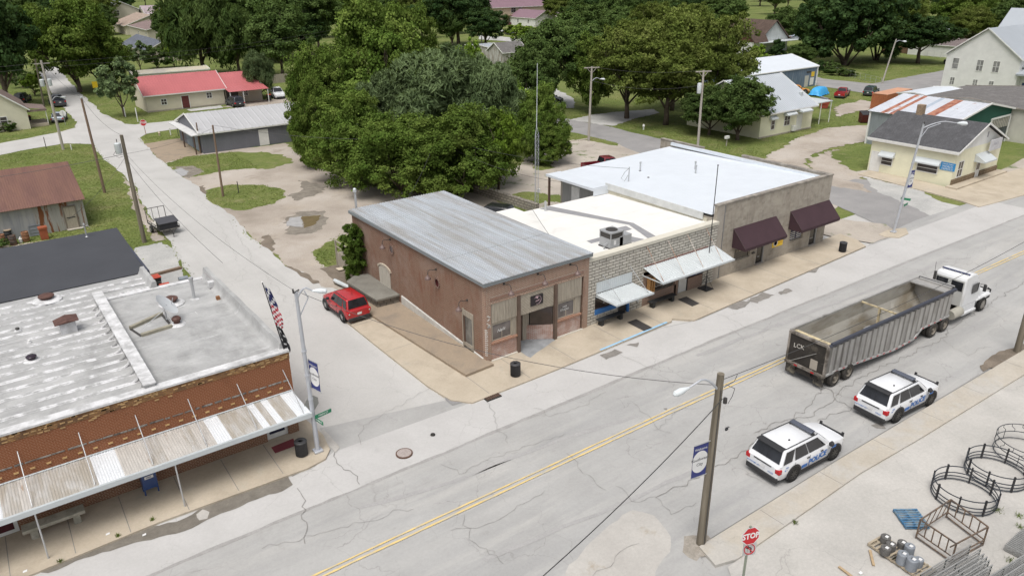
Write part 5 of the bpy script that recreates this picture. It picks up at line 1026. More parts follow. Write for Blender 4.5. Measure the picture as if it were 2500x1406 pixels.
def crown_mesh(name, seed, n, Rr=6.0, Hc=9.0, z0=2.0, leaf=.3, lobes=14, droop=0.0, aspect=1.0, sparse=0.0, shape='round'):
    r = np.random.default_rng(seed)
    # lobes on an ellipsoid shell, sub-clumps on lobes, leaves on sub-clumps
    u = r.uniform(-.75, 1, lobes); ph = np.arange(lobes)*2.39996+r.uniform(-.4, .4, lobes); s = np.sqrt(1-np.clip(u, -1, 1)**2)
    rad = r.uniform(.5, .74, lobes)
    L = np.stack([s*np.cos(ph)*rad*Rr, s*np.sin(ph)*rad*Rr, z0+Hc*.5+u*rad*Hc*.5], 1)
    if shape == 'skirt': L[:, :2] *= np.where(L[:, 2] < z0+Hc*.45, 1.25, 1)[:, None]
    if shape == 'cone': L[:, :2] *= (1.15-.85*((L[:, 2]-z0)/Hc))[:, None]
    L = np.concatenate([L, [[0, 0, z0+Hc*.55]]]); lr = np.append(r.uniform(.27, .42, lobes), .5)*Rr
    if shape == 'cone': lr *= (1.2-.7*(L[:, 2]-z0)/Hc)
    ns = int(n/110); li = r.choice(len(L), ns, p=lr**2/np.sum(lr**2))
    d = r.normal(size=(ns, 3)); d /= np.linalg.norm(d, axis=1)[:, None]; d[:, 2] = d[:, 2]*.8+.15
    k = r.uniform(.72, 1.08, ns)
    S_ = L[li]+d*(lr[li]*k)[:, None]; sr = r.uniform(.09, .19, ns)*Rr*(.8+.25*lr[li]/Rr)
    ci = r.integers(0, ns, n); ci = np.where(r.random(n) < .35, (ci*ci) % ns, ci); e = r.normal(size=(n, 3)); e /= np.linalg.norm(e, axis=1)[:, None]
    rr_ = r.uniform(.25, 1, n)**.6*np.where(r.random(n) < .12, 1.45, 1)
    off = e*(sr[ci]*rr_)[:, None]; off[:, 2] *= .62
    P = S_[ci]+off
    P[:, 2] = np.where(P[:, 2] < .12, .12+r.random(n)*.5, P[:, 2]); P[:, 2] -= droop*sr[ci]*(rr_**2)*1.6
    nr = e*.65+d[ci]*.5+r.normal(size=(n, 3))*.6; nr[:, 2] += .55
    nr /= np.linalg.norm(nr, axis=1)[:, None]
    a = np.cross(nr, r.normal(size=(n, 3))); a /= np.linalg.norm(a, axis=1)[:, None]
    if droop: a[:, 2] -= droop*1.3; a /= np.linalg.norm(a, axis=1)[:, None]
    b = np.cross(nr, a); b /= np.linalg.norm(b, axis=1)[:, None]
    sz = leaf*r.uniform(.6, 1.25, n); la = (sz*.62*max(1, aspect))[:, None]*a; lb = (sz*.62/max(1, aspect**.7))[:, None]*b
    V = np.stack([P-la, P-lb*.8+la*.1, P+la, P+lb*.8-la*.1], 1).reshape(-1, 3)
    me = bpy.data.meshes.new(name); me.vertices.add(n*4); me.vertices.foreach_set('co', V.astype(np.float32).ravel())
    me.loops.add(n*4); me.loops.foreach_set('vertex_index', np.arange(n*4, dtype=np.int32)); me.polygons.add(n)
    me.polygons.foreach_set('loop_start', np.arange(0, n*4, 4, dtype=np.int32)); me.update(calc_edges=True); me.validate()
    me['lobes'] = 1
    return me, L
def trunk_mesh(name, seed, L, z0, r0=.32, n=7):
    rr = random.Random(seed); b = MB(); top = z0+1.8
    b.tube([(0, 0, -.1), (.05, .03, z0*.5), (.1, -.05, z0), (.1, 0, top)], [r0*1.25, r0, r0*.9, r0*.6], 9)
    idx = sorted(range(len(L)), key=lambda i: -L[i][2]); rr.shuffle(idx)
    for i in idx[:n]:
        p = Vector(L[i]); q = Vector((.1, 0, rr.uniform(z0*.7, top))); m = q.lerp(p, .5)+Vector((0, 0, -.3))
        b.tube([q, m, p], [r0*.5, r0*.32, r0*.1], 6)
        for _ in range(3):
            e = p+Vector((rr.uniform(-1.6, 1.6), rr.uniform(-1.6, 1.6), rr.uniform(.2, 1.6))); b.tube([m.lerp(p, .5), e], [r0*.16, r0*.04], 5)
    me = bpy.data.meshes.new(name); me.from_pydata(b.v, [], b.f); me.materials.append(BARK); me.polygons.foreach_set('use_smooth', [True]*len(me.polygons)); return me
KIND = {}
def kind(key, lm, seeds, n, **kw):
    KIND[key] = []
    for s in seeds:
        me, L = crown_mesh('crown', s, n, **kw); me.materials.append(LM[lm])
        KIND[key].append((me, trunk_mesh('trunk', s, L, kw.get('z0', 2.0), kw.get('Rr', 6)*.052), kw.get('Rr', 6.0), kw.get('z0', 2.0)+kw.get('Hc', 9.0)*1.0))
kind('bright', 'bright', (1, 2, 3), 46000, leaf=.25, lobes=20, z0=.2, Hc=10.5)
kind('mid', 'mid', (4, 5), 42000, leaf=.28, lobes=18, z0=1.0, Hc=10.0)
kind('clump', 'bright', (31, 32, 33), 64000, leaf=.21, lobes=24, z0=-1.2, Hc=12.2, shape='skirt')
kind('olive', 'olive', (6, 7), 40000, leaf=.24, lobes=19)
kind('dark', 'dark', (8, 9), 34000, leaf=.32, lobes=14)
kind('darklow', 'dark', (41, 42), 36000, leaf=.34, lobes=22, z0=-1.2, Hc=12, shape='skirt')
kind('grey', 'grey', (10, 11), 56000, leaf=.26, lobes=22, z0=.8, Hc=10.0, droop=.6, aspect=2.2)
kind('willow', 'mid', (12, 13), 42000, leaf=.34, lobes=12, droop=.85, aspect=2.0)
kind('lime', 'lime', (14, 15), 9000, Rr=3.0, Hc=5.2, z0=-.3, leaf=.22, lobes=12)
kind('bush', 'mid', (16, 17), 7000, Rr=2.2, Hc=3.0, z0=.0, leaf=.26, lobes=9)
kind('conifer', 'dark', (18,), 12000, Rr=3.0, Hc=8.0, z0=.5, leaf=.34, lobes=16, shape='cone')
kind('greybush', 'grey', (19,), 11000, Rr=3.0, Hc=6.0, z0=.6, leaf=.3, lobes=12)
NT = [0]
def tree(key, x, y, Rw, Ht, label, group=None, name='tree', cat='tree', rz=None, v=None):
    ks = KIND[key]; me, tm, R0, H0 = ks[(NT[0] if v is None else v) % len(ks)]; NT[0] += 1
    t = thing(name, label, cat, (x, y, 0), (NT[0]*1.7 if rz is None else rz), group)
    t.scale = (Rw/R0/1.06, Rw/R0/1.06, Ht/H0)
    for nm, m in (('trunk', tm), ('crown', me)):
        o = bpy.data.objects.new(nm, m); COL.objects.link(o); o.parent = t
    return t
def treepx(key, cx, by, ty, wpx, label, group=None, **kw):
    "tree standing where the photo's row by meets the ground, crown wpx wide, top at row ty"
    b = G(cx, by); Rw = wpx/2/PXM((b.x, b.y, 5)); return tree(key, b.x, b.y, Rw, PXH(b, ty), label, group, **kw)
G1 = 'shade trees around the gravel lot'
treepx('clump', 925, 345, -35, 300, 'tallest bright green tree behind the grey green one, centre of the clump', G1)
treepx('clump', 1010, 320, 0, 220, 'bright green tree at the right shoulder of the tallest one', G1)
treepx('clump', 795, 375, 78, 180, 'bright green tree with straight left side next to the grey shed', G1)
treepx('clump', 785, 408, 180, 125, 'green tree hanging over the right end of the grey shed', G1)
treepx('grey', 1075, 380, 112, 330, 'large feathery grey green tree in the middle of the clump', G1)
treepx('grey', 960, 385, 170, 210, 'feathery grey green tree left of the large feathery one', G1)
treepx('grey', 1190, 380, 135, 190, 'feathery grey green tree right of the large feathery one', G1)
treepx('clump', 870, 446, 218, 230, 'bright green tree overhanging the gravel lot at the left front', G1)
treepx('clump', 985, 468, 262, 290, 'bright green tree at the front centre of the clump', G1)
treepx('clump', 1115, 476, 255, 290, 'bright green tree behind the thin grey pole', G1)
treepx('lime', 1215, 464, 270, 150, 'yellow green bushy tree at the right front of the clump', G1)
treepx('clump', 1185, 452, 240, 190, 'green tree at the right end of the front row', G1)
treepx('clump', 1322, 396, 200, 130, 'drooping green tree right of the lattice mast', G1)
treepx('lime', 1262, 345, 190, 100, 'lime green tree peeking between the feathery tree and the mast', G1)
treepx('clump', 1345, 402, 290, 100, 'low bright tree in front of the drooping one by the mast', G1)
treepx('lime', 1150, 245, 85, 90, 'pale lime tree behind the right shoulder of the clump', G1)
G2 = 'trees beyond the right cross street'
treepx('mid', 1335, 262, 60, 210, 'dull green tree with two lobes behind the lattice mast', G2)
treepx('mid', 1300, 290, 100, 150, 'dull green tree at the left of the second clump', G2)
treepx('bright', 1440, 275, 75, 130, 'dark bright green tree between the two clumps', G2)
treepx('olive', 1530, 290, 50, 230, 'olive tree left of the big forked one', G2)
treepx('olive', 1625, 305, 100, 260, 'big olive tree with forked trunk by the cross street', G2)
treepx('olive', 1640, 270, 18, 210, 'tallest olive tree behind the forked one', G2)
treepx('olive', 1740, 280, 38, 200, 'olive tree with crown right of the second pole', G2)
treepx('mid', 1800, 342, 190, 180, 'green tree leaning over the yellow building', G2)
treepx('mid', 1730, 330, 215, 150, 'green tree beside the pole with a transformer', G2)
treepx('lime', 1275, 118, 55, 100, 'round lime tree in front of the white outbuildings', G2)
treepx('mid', 1390, 180, 40, 150, 'mid green tree between the plum roofed houses and the olives', G2)
G3 = 'trees along the left street'
treepx('dark', 25, 262, -30, 220, 'dark tree at the left edge above the cream cottage', G3)
treepx('dark', -30, 200, -60, 260, 'dark tree cut by the left edge of the picture', G3)
treepx('bright', 195, 225, -25, 230, 'big light green tree over the left street', G3)
treepx('bright', 250, 215, 40, 150, 'light green tree right of the big one over the left street', G3)
treepx('greybush', 305, 285, 140, 110, 'thin grey leaved tree in front of the red roofed house', G3)
treepx('lime', 85, 235, 175, 60, 'lime bush tree beside the transformer pole', G3, name='small_tree')
treepx('bush', 55, 215, 170, 60, 'small green tree behind the cream cottage', G3, name='small_tree')
treepx('willow', 500, 185, -40, 210, 'weeping green tree behind the red roofed house', G3)
treepx('willow', 585, 185, 10, 150, 'weeping green tree right of the larger weeping one', G3)
treepx('mid', 690, 190, 10, 180, 'green tree behind the right end of the red roof', G3)
treepx('mid', 620, 140, -40, 200, 'tall green tree at the top left of centre', G3)
treepx('mid', 760, 140, -50, 200, 'tall green tree at the top centre left', G3)
treepx('grey', 640, 240, 120, 90, 'grey green shrubby tree at the right gable of the red roof', G3)
treepx('lime', 425, 165, 92, 55, 'small lime tree beside the brown gable house', G3)
treepx('bush', 385, 168, 105, 75, 'low tree in front of the slate roof house', G3, name='small_tree')
treepx('greybush', 345, 175, 100, 60, 'grey shrub tree left of the slate roof house', G3)
G4 = 'trees on the far right'
treepx('darklow', 2060, 160, -60, 240, 'huge dark green tree on the lawn, front of three', G4)
treepx('darklow', 2140, 148, -50, 170, 'huge dark green tree on the lawn, right of three', G4)
treepx('darklow', 1985, 140, -20, 130, 'huge dark green tree on the lawn, left of three', G4)
treepx('olive', 2200, 110, -20, 120, 'light olive tree behind the leaning street light', G4)
treepx('bright', 2345, 95, -40, 160, 'green tree over the white garage', G4)
treepx('bright', 2450, 75, -60, 170, 'green tree behind the white hall roof', G4)
treepx('conifer', 1893, 165, 85, 60, 'small dark conifer in front of the brown roofed house', G4)
treepx('lime', 1838, 170, 105, 60, 'lime green young tree near the brown roofed house', G4)
treepx('mid', 1870, 190, 138, 90, 'low dark green tree behind the blue metal building', G4)
treepx('mid', 1950, 170, 110, 80, 'green tree between the blue building and the dark trees', G4)
treepx('conifer', 2000, 185, 140, 24, 'small young evergreen by the blue building corner', G4, name='small_tree')
treepx('mid', 1905, 120, 22, 110, 'dull green tree behind the brown roofed house', G4)
treepx('mid', 1830, 228, 152, 60, 'thin green tree beside the blue building', G4)
treepx('dark', 1120, 112, -60, 170, 'dark green tree left of the tan house', G4)
# far belt of trees
Gf = 'distant trees along the top of the picture'
rr = random.Random(21); rows = []
for ri, (by, hs, step, ks, xr) in enumerate(((150, 11, 95, ('mid', 'dark'), ((640, 800), (1420, 1500), (2240, 2260))), (118, 12, 84, ('mid', 'dark', 'olive'), ((430, 800), (1090, 1200), (1420, 1760), (2360, 2560))), (88, 12, 84, ('mid', 'dark', 'olive', 'mid'), ((-60, 270), (440, 1190), (1400, 1800), (2010, 2180), (2330, 2560))), (62, 13, 74, ('mid', 'dark', 'olive', 'mid'), ((-60, 270), (450, 1190), (1350, 1800), (2000, 2190), (2320, 2560))), (40, 14, 68, ('dark', 'mid', 'dark'), ((-60, 300), (440, 1190), (1335, 1810), (1890, 1930), (1995, 2250), (2300, 2560))), (18, 15, 62, ('mid', 'dark'), ((-60, 2210), (2290, 2560))), (4, 16, 62, ('mid', 'dark'), ((-60, 2220), (2300, 2560))))):
    for x0_, x1_ in xr:
        x = x0_+rr.uniform(0, 20)
        while x < x1_: rows.append((x, by+rr.uniform(-6, 6), hs, rr.choice(ks), ri)); x += step*rr.uniform(.8, 1.15)
kindname = {'mid': 'mid green', 'dark': 'dark green', 'olive': 'olive green'}
ordn = 'first second third fourth fifth sixth seventh eighth ninth tenth eleventh twelfth thirteenth fourteenth fifteenth sixteenth seventeenth eighteenth nineteenth twentieth'.split()
cnt = {}; rown = ('lowest', 'second lowest', 'third lowest', 'middle', 'third highest', 'second highest', 'highest')
for i, (xx, yy, hs, k, ri) in enumerate(sorted(rows, key=lambda q: q[0])):
    b = G(xx, yy); h = hs*rr.uniform(.85, 1.2); c = cnt[ri] = cnt.get(ri, 0)+1
    o_ = ordn[c-1] if c <= 20 else ('thirtieth' if c == 30 else ('fortieth' if c == 40 else ('twenty ' if c < 30 else 'thirty ' if c < 40 else 'forty ')+ordn[c % 10-1]))
    tree(k, b.x, b.y, rr.uniform(6.5, 9.0), h, kindname[k]+' distant tree, '+o_+' from the left in the '+rown[ri]+' row', Gf)
# climbing shrub at the corner of the brick building
cl, L = crown_mesh('foliage', 33, 22000, Rr=1.25, Hc=6.6, z0=-1.0, leaf=.14, lobes=60, aspect=1.8, droop=.4); cl.materials.append(LM['bright'])
t = thing('climbing_shrub', 'tall leafy shrub climbing the rear corner of the brick side wall', 'shrub', (-.5, 16.8, 0)); o = bpy.data.objects.new('foliage', cl); COL.objects.link(o); o.parent = t; o.scale = (.8, 1.15, 1.0)
MB().tube([(0, 0, 0), (.1, .1, 2), (0, .2, 4)], [.07, .05, .03]).tube([(.3, -.4, 0), (.4, -.2, 2.5)], [.05, .02]).build('stem', t, BARK)
# hedge and shrubs
for i, (px_, py_) in enumerate(((2010, 172), (2030, 178), (2048, 184), (2070, 186))):
    b = G(px_, py_); tree('bush', b.x, b.y, 2.6, 2.4-.3*i, ['leftmost', 'second', 'third', 'rightmost'][i]+' clump of the leafy hedge along the lawn fence', 'hedge clumps along the fence', name='hedge_clump', cat='hedge')
for i, (px_, py_, r_, h_, l_) in enumerate(((12, 322, 1.6, 1.7, 'rounded shrub under the cream cottage window'), (30, 320, .8, 1.0, 'small rounded shrub beside the larger cottage shrub'), (5, 605, .8, .9, 'leafy weed beside the rusty drums'), (495, 250, .5, .8, 'low red tinged shrub by the bungalow wall, left one'), (515, 248, .5, .8, 'low red tinged shrub by the bungalow wall, right one'))):
    b = G(px_, py_); tree('bush', b.x, b.y, r_, h_, l_, name='shrub', cat='shrub')
WEEDM = leafmat('weed_leaves', (.1, .14, .03), (.15, .2, .05), (.2, .24, .08))
def weed(x, y, r_, label, z=0):
    b = MB(); rr = random.Random(int(x*100)); 
    for i in range(60):
        a = rr.uniform(0, 6.28); q = rr.uniform(0, r_); p = Vector((q*math.cos(a), q*math.sin(a), z)); l = rr.uniform(.06, .16); t_ = Vector((rr.uniform(-.1, .1), rr.uniform(-.1, .1), l)); w = Vector((math.sin(a), -math.cos(a), 0))*.012
        b.add([p-w, p+w, p+t_], [(0, 1, 2)])
    o = b.build('weed_tuft', None, WEEDM, loc=(x, y, 0)); tag(o, label, 'weed')
for px_, py_, r_, l_ in ((2435, 1249, .3, 'green weed tuft beside the front round feeder'), (2487, 1263, .2, 'small weed tuft at the right edge near the feeders'), (2465, 1372, .22, 'weed tuft near the stacked gates at lower right'), (1940, 1280, .16, 'weed tuft in the yard just off the sidewalk'), (2490, 1290, .2, 'faint weed patch at the right edge of the yard')):
    b = G(px_, py_); weed(b.x, b.y, r_, l_, .09)
for px_, py_, l_ in ((372, 1268, 'weeds in the crack at the kerb by the middle awning pole'), (288, 1308, 'weeds at the kerb below the stone bench'), (147, 1370, 'weeds at the kerb by the left awning pole')):
    b = G(px_, py_, .15); weed(b.x, b.y, .12, l_, .15)
# grass tufts on the lawns near enough to read
def inpoly(P, poly):
    x, y = P[:, 0], P[:, 1]; r = np.zeros(len(P), bool); n = len(poly)
    for i in range(n):
        (x0, y0), (x1, y1) = poly[i], poly[(i+1) % n]
        if y0 == y1: continue
        r ^= ((y0 > y) != (y1 > y)) & (x < (x1-x0)*(y-y0)/(y1-y0)+x0)
    return r
rg = np.random.default_rng(5); P = np.concatenate([rg.uniform((-40, 26), (6, 85), (90000, 2)), rg.uniform((-40, 85), (45, 150), (60000, 2)), rg.uniform((20, 18), (60, 60), (40000, 2)), rg.uniform((58, 8), (170, 75), (80000, 2)), rg.uniform((-3, 18), (2, 26), (3000, 2))])
ok = np.ones(len(P), bool)
for poly, isg in LAYERS:
    q = inpoly(P+rg.normal(size=P.shape)*.18, poly); ok[q] = isg
ok &= ~((P[:, 0] > -12.5) & (P[:, 1] < 22) & (P[:, 0] < 38) & (P[:, 0] > 3)); P = P[ok]; n = len(P)
a = rg.uniform(0, 6.28, n); w = rg.uniform(.05, .13, n); h = rg.uniform(.015, .06, n)
V = np.stack([np.stack([P[:, 0]-np.cos(a)*w, P[:, 1]-np.sin(a)*w, np.full(n, .03)], 1), np.stack([P[:, 0]+np.cos(a)*w, P[:, 1]+np.sin(a)*w, np.full(n, .03)], 1), np.stack([P[:, 0]+rg.normal(size=n)*.06, P[:, 1]+rg.normal(size=n)*.06, .03+h], 1)], 1).reshape(-1, 3)
me = bpy.data.meshes.new('grass_tufts'); me.vertices.add(n*3); me.vertices.foreach_set('co', V.astype(np.float32).ravel()); me.loops.add(n*3); me.loops.foreach_set('vertex_index', np.arange(n*3, dtype=np.int32)); me.polygons.add(n); me.polygons.foreach_set('loop_start', np.arange(0, n*3, 3, dtype=np.int32)); me.update(calc_edges=True)
me.materials.append(leafmat('grass_blades', (.17, .22, .06), (.24, .29, .09), (.34, .34, .14))); o = bpy.data.objects.new('grass_tufts', me); COL.objects.link(o); o['kind'] = 'stuff'; o['label'] = 'short rough grass on the lawns and verges'; o['category'] = 'grass'
# ================================================================ vehicles (x forward, y left, origin on the ground at the centre)
TYRE = mat('tyre_rubber', (.022, .021, .02), .85, var=.2, scale=6); RIMB = flat('black_steel_rim', (.05, .048, .045), .5); RIMS = mat('silver_rim', (.5, .5, .5), .35, .6); BLKP = flat('black_plastic', (.03, .03, .032), .6); REDL = mat('red_tail_lamp', (.45, .015, .02), .25, var=.1); LAMPW = mat('clear_lamp', (.6, .6, .58), .15, .2)
CARG = glass('car_window_glass', (.012, .013, .016), .06)
def wheel(parent, x, y, r, w, rim=RIMS, hub=None, dual=False):
    s = 1 if y > 0 else -1; y0 = y-s*w
    t = MB(); prof = [(r*.62, 0), (r*.9, 0), (r*.985, w*.14), (r, w*.3), (r, w*.7), (r*.985, w*.86), (r*.9, w), (r*.62, w)]
    t.lathe((x, y0 if s > 0 else y0-w, r) if s > 0 else (x, y, r), prof, 26, 'y', caps=False)
    e = bpy.data.objects.new('wheel', None); COL.objects.link(e); e.parent = parent
    ty = t.build('tyre', e, TYRE, smooth=True)
    yo = y-s*.03
    b = MB(); b.lathe((x, yo, r), [(0, -s*.03), (r*.16, -s*.03), (r*.6, -s*.03), (r*.63, s*.03)], 20, 'y', caps=False)
    rm = b.build('rim', e, flat('rim_shadow', (.03, .03, .03)) if rim is RIMS else rim)
    b = MB(); nsp = 5 if rim is RIMS else 8
    for k in range(nsp):
        a = 2*math.pi*k/nsp+.3; b.bar((x+r*.1*math.cos(a), yo+s*.012, r+r*.1*math.sin(a)), (x+r*.6*math.cos(a), yo+s*.012, r+r*.6*math.sin(a)), r*.16, .02, up=(0, 1, 0))
    b.lathe((x, yo+s*.015, r), [(0, 0), (r*.17, 0), (r*.17, s*.01)], 10, 'y'); b.build('hub', e, hub or rim)
    b = MB(); n = 22
    for k in range(n):
        a0, a1 = 2*math.pi*k/n, 2*math.pi*(k+1)/n; b.bar((x+r*.62*math.cos(a0), yo+s*.01, r+r*.62*math.sin(a0)), (x+r*.62*math.cos(a1), yo+s*.01, r+r*.62*math.sin(a1)), .02, .02, up=(0, 1, 0))
    b.build('rim_lip', e, rim)
    return e
def loft(stations, mat_, parent, name='body', smooth=True, close=True):
    "stations: x, list of (y>=0, z) from bottom centre round to top centre"
    b = MB().use(mat_); vs = []; k = None
    for x, pr in stations:
        ring = [(x, y, z) for y, z in pr]+[(x, -y, z) for y, z in pr[::-1]]
        k = len(ring); vs += ring
    n = len(stations); fs = [(i*k+j, i*k+(j+1) % k, (i+1)*k+(j+1) % k, (i+1)*k+j) for i in range(n-1) for j in range(k)]
    fs += [tuple(range(k))[::-1], tuple(range((n-1)*k, n*k))]
    b.add(vs, fs); o = b.build(name, parent)
    me = o.data; bm = bmesh.new(); bm.from_mesh(me); bmesh.ops.recalc_face_normals(bm, faces=bm.faces); bm.to_mesh(me); bm.free()
    if smooth: me.polygons.foreach_set('use_smooth', [True]*len(me.polygons)); me.set_sharp_from_angle(angle=R(32))
    return o
def car(name, label, cat, loc, rz, L=4.8, Wd=1.86, Hh=1.7, belt=1.0, hood=1.0, wb=2.85, r=.36, body=None, cab=(-2.2, -1.9, .35, 1.05), roofw=.68, kind='suv', rim=RIMS, low=None, clear=.24, group=None, deck=None, lamps=True, noseup=.72, tailz=None, hub=None, plate=True, trim=None, rimhub=None):
    e = thing(name, label, cat, loc, rz, group); W2 = Wd/2; h0 = L/2; low = low or BLKP
    f_ax, r_ax = wb/2+.05, -wb/2+.05
    def sec(w, zt, zc_): return [(0, clear), (w*.86, clear), (w*.97, clear+.14), (w, (clear+zt)*.5), (w*.985, zt-.16), (w*.93, zt-.03), (w*.6, zt+zc_*.7), (0, zt+zc_)]
    dk = deck if deck is not None else belt
    tz = tailz or dk
    st = [(-h0, sec(W2*.86, tz-.1, .0)), (-h0+.07, sec(W2*.93, tz-.03, .01)), (-h0+.35, sec(W2*.985, dk, .01)), (r_ax+.2, sec(W2, dk, .01)), (cab[0]+.0 if kind == 'pickup' else 0, sec(W2, belt, .01)), (cab[3]-.1, sec(W2, belt, .01)), (cab[3]+.12, sec(W2*.995, hood-.0, .05)), (f_ax+.2, sec(W2*.985, hood-.05, .05)), (h0-.35, sec(W2*.94, hood-.14, .04)), (h0-.1, sec(W2*.85, noseup*hood+.1, .02)), (h0, sec(W2*.72, noseup*hood-.06, 0))]
    if kind == 'pickup':
        b0 = cab[0]
        bo = loft([s for s in st if s[0] >= b0-.01], body, e)
        # open cargo bed
        zb = .62; b = MB().use(body); b.box(-h0, b0, W2-.09, W2-.01, clear+.1, dk).box(-h0, b0, -W2+.01, -W2+.09, clear+.1, dk).box(-h0, -h0+.08, -W2+.09, W2-.09, clear+.22, dk).box(b0-.06, b0, -W2+.09, W2-.09, clear+.1, dk)
        b.use(BLKP).box(-h0+.08, b0-.06, -W2+.09, W2-.09, zb-.05, zb).box(-h0+.3, b0, -W2+.3, W2-.3, clear, zb-.05)
        b.build('cargo_bed', e, bevel=.03)
    else: bo = loft(st, body, e)
    # cabin frame
    cz0, cz1 = belt-.04, Hh
    x0, x1, x2, x3 = cab; wb0, wt0 = W2*.93, W2*roofw/.93*1.0
    wt0 = min(wt0, W2*.82)
    B = [(x0, -wb0, cz0), (x3, -wb0*.97, cz0), (x3, wb0*.97, cz0), (x0, wb0, cz0)]; T = [(x1, -wt0, cz1-.03), (x2, -wt0*.97, cz1-.05), (x2, wt0*.97, cz1-.05), (x1, wt0, cz1-.03)]
    xm = (x1+x2)/2
    b = MB().use(body).add(B+T+[(xm, 0, cz1+.02)], [(0, 1, 5, 4), (1, 2, 6, 5), (2, 3, 7, 6), (3, 0, 4, 7), (4, 5, 8), (5, 6, 8), (6, 7, 8), (7, 4, 8)])
    cb = b.build('cabin', e, bevel=.08)
    def pane(nm, P, uu, m=CARG, off=.022, par=None):
        # P quad corners bl,br,tr,tl ; uu list of (u,v)
        P = [Vector(p) for p in P]; nn = (P[1]-P[0]).cross(P[3]-P[0]).normalized()*off
        vs = [P[0].lerp(P[1], u).lerp(P[3].lerp(P[2], u), v)+nn for u, v in uu]
        return MB().use(m).add(vs, [tuple(range(len(vs)))]).build(nm, par or cb)
    R_ = [B[0], B[1], T[1], T[0]]; L_ = [B[2], B[3], T[3], T[2]]
    def sidewin(u0, u1, v0=.12, v1=.86, slant0=0, slant1=0):
        a = [(u0, v0), (u1, v0), (u1+slant1, v1), (u0+slant0, v1)]
        pane('side_window', R_, a); pane('side_window', L_, [(1-u, v) for u, v in a][::-1])
    if kind == 'pickup': sidewin(.06, .42); sidewin(.47, .9, slant1=.02)
    elif kind == 'sedan': sidewin(.14, .45, slant0=.08); sidewin(.48, .86, slant1=-.02)
    elif kind == 'beetle': sidewin(.16, .4, slant0=.06); sidewin(.45, .85, slant1=-.04)
    else: sidewin(.04, .215, .1, .88, 0, .05); sidewin(.275, .545, .06, .9); sidewin(.56, .9, .06, .9, 0, -.01)
    pane('windscreen', [B[1], B[2], T[2], T[1]], [(.05, .06), (.95, .06), (.94, .95), (.06, .95)])
    pane('rear_window', [B[3], B[0], T[0], T[3]], [(.06, .14 if kind != 'sedan' else .06), (.94, .14 if kind != 'sedan' else .06), (.93, .93), (.07, .93)])
    # lower cladding, arches, bumpers
    MB().box(-h0-.04, -h0+.25, -W2*.9, W2*.9, clear-.04, clear+.24).build('rear_bumper', e, low, bevel=.05); MB().box(h0-.28, h0+.05, -W2*.74, W2*.74, clear-.04, clear+.26).build('front_bumper', e, low, bevel=.05)
    b = MB().use(low).box(r_ax+r, f_ax-r, -W2*.99, W2*.99, clear-.04, clear+.1)
    for ax in (f_ax, r_ax):
        for s in (1, -1):
            n = 12; yo = s*(W2+.012); vs = []
            for k in range(n+1):
                a = math.pi*(k/n*1.16-.08); vs += [(ax+(r+.13)*math.cos(a), yo-s*.02, r+(r+.13)*math.sin(a)), (ax+(r+.13)*math.cos(a), yo, r+(r+.13)*math.sin(a)), (ax+(r+.02)*math.cos(a), yo, r+(r+.02)*math.sin(a))]
            fs = []
            for k in range(n): fs += [(3*k, 3*k+1, 3*k+4, 3*k+3), (3*k+1, 3*k+2, 3*k+5, 3*k+4)]
            b.add(vs, fs if s > 0 else [f[::-1] for f in fs])
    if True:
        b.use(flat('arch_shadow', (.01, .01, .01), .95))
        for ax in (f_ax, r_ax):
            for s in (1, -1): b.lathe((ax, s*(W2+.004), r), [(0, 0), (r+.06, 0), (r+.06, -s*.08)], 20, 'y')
    b.build('cladding', e)
    for ax in (f_ax, r_ax):
        for s in (1, -1): wheel(e, ax, s*(W2+.03), r, .22, rim, rimhub)
    for s in (1, -1):
        MB().use(BLKP).add([], []).box(x3-.35, x3-.17, min(s*(W2+.02), s*(W2+.22)), max(s*(W2+.02), s*(W2+.22)), belt+.0, belt+.17).build('mirror', e, bevel=.03)
        if lamps:
            MB().box(-h0-.01, -h0+.2, min(s*W2*.72, s*W2*.985), max(s*W2*.72, s*W2*.985), tz-.38, tz-.14).build('tail_light', e, REDL, bevel=.03)
            MB().box(h0-.28, h0-.08, min(s*W2*.55, s*W2*.86), max(s*W2*.55, s*W2*.86), hood*.72-.1, hood*.72+.06).build('headlight', e, LAMPW, bevel=.03)
    dh = MB()
    for s in (1, -1):
        for xx in ((-.6, .4) if kind in ('suv', 'sedan') else (.1,)): dh.box(xx+x0*.0, xx+.18, min(s*W2*.985, s*(W2+.02)), max(s*W2*.985, s*(W2+.02)), belt-.16, belt-.12)
    dh.build('door_handle', e, BLKP if body is not None else BLKP)
    b = MB()
    for s in (1, -1):
        for xx in ((x0+(x3-x0)*.27, x0+(x3-x0)*.555, x3-.12) if kind != 'pickup' else (x0+.03, x3-.1)): b.box(xx-.006, xx+.006, min(s*W2*.99, s*(W2+.004)), max(s*W2*.99, s*(W2+.004)), clear+.15, belt-.06)
    b.build('door_seam', e, flat('seam_grey', (.1, .1, .1)))
    if plate: bx('licence_plate', e, WHP, -h0-.03, -h0-.012, -.16, .16, tz-.42, tz-.27)
    if kind == 'suv':
        [MB().bar((x1+.1, s*wt0*.93, cz1+.02), (x2-.1, s*wt0*.9, cz1-.0), .025, .03).build('roof_rail', e, BLKP) for s in (1, -1)]
    return e
PW = paint('white_car_paint', (.74, .75, .77)); PRED = paint('bright_red_car_paint', (.42, .015, .02)); PBK = paint('black_car_paint', (.014, .015, .017)); PGR = paint('dark_green_car_paint', (.02, .05, .05)); PMAR = paint('dark_red_car_paint', (.16, .012, .02)); PSIL = paint('silver_blue_car_paint', (.36, .42, .5)); PORG = paint('orange_car_paint', (.62, .24, .02)); PR2 = paint('faded_red_truck_paint', (.33, .015, .025)); PNV = paint('dark_navy_car_paint', (.03, .035, .05))
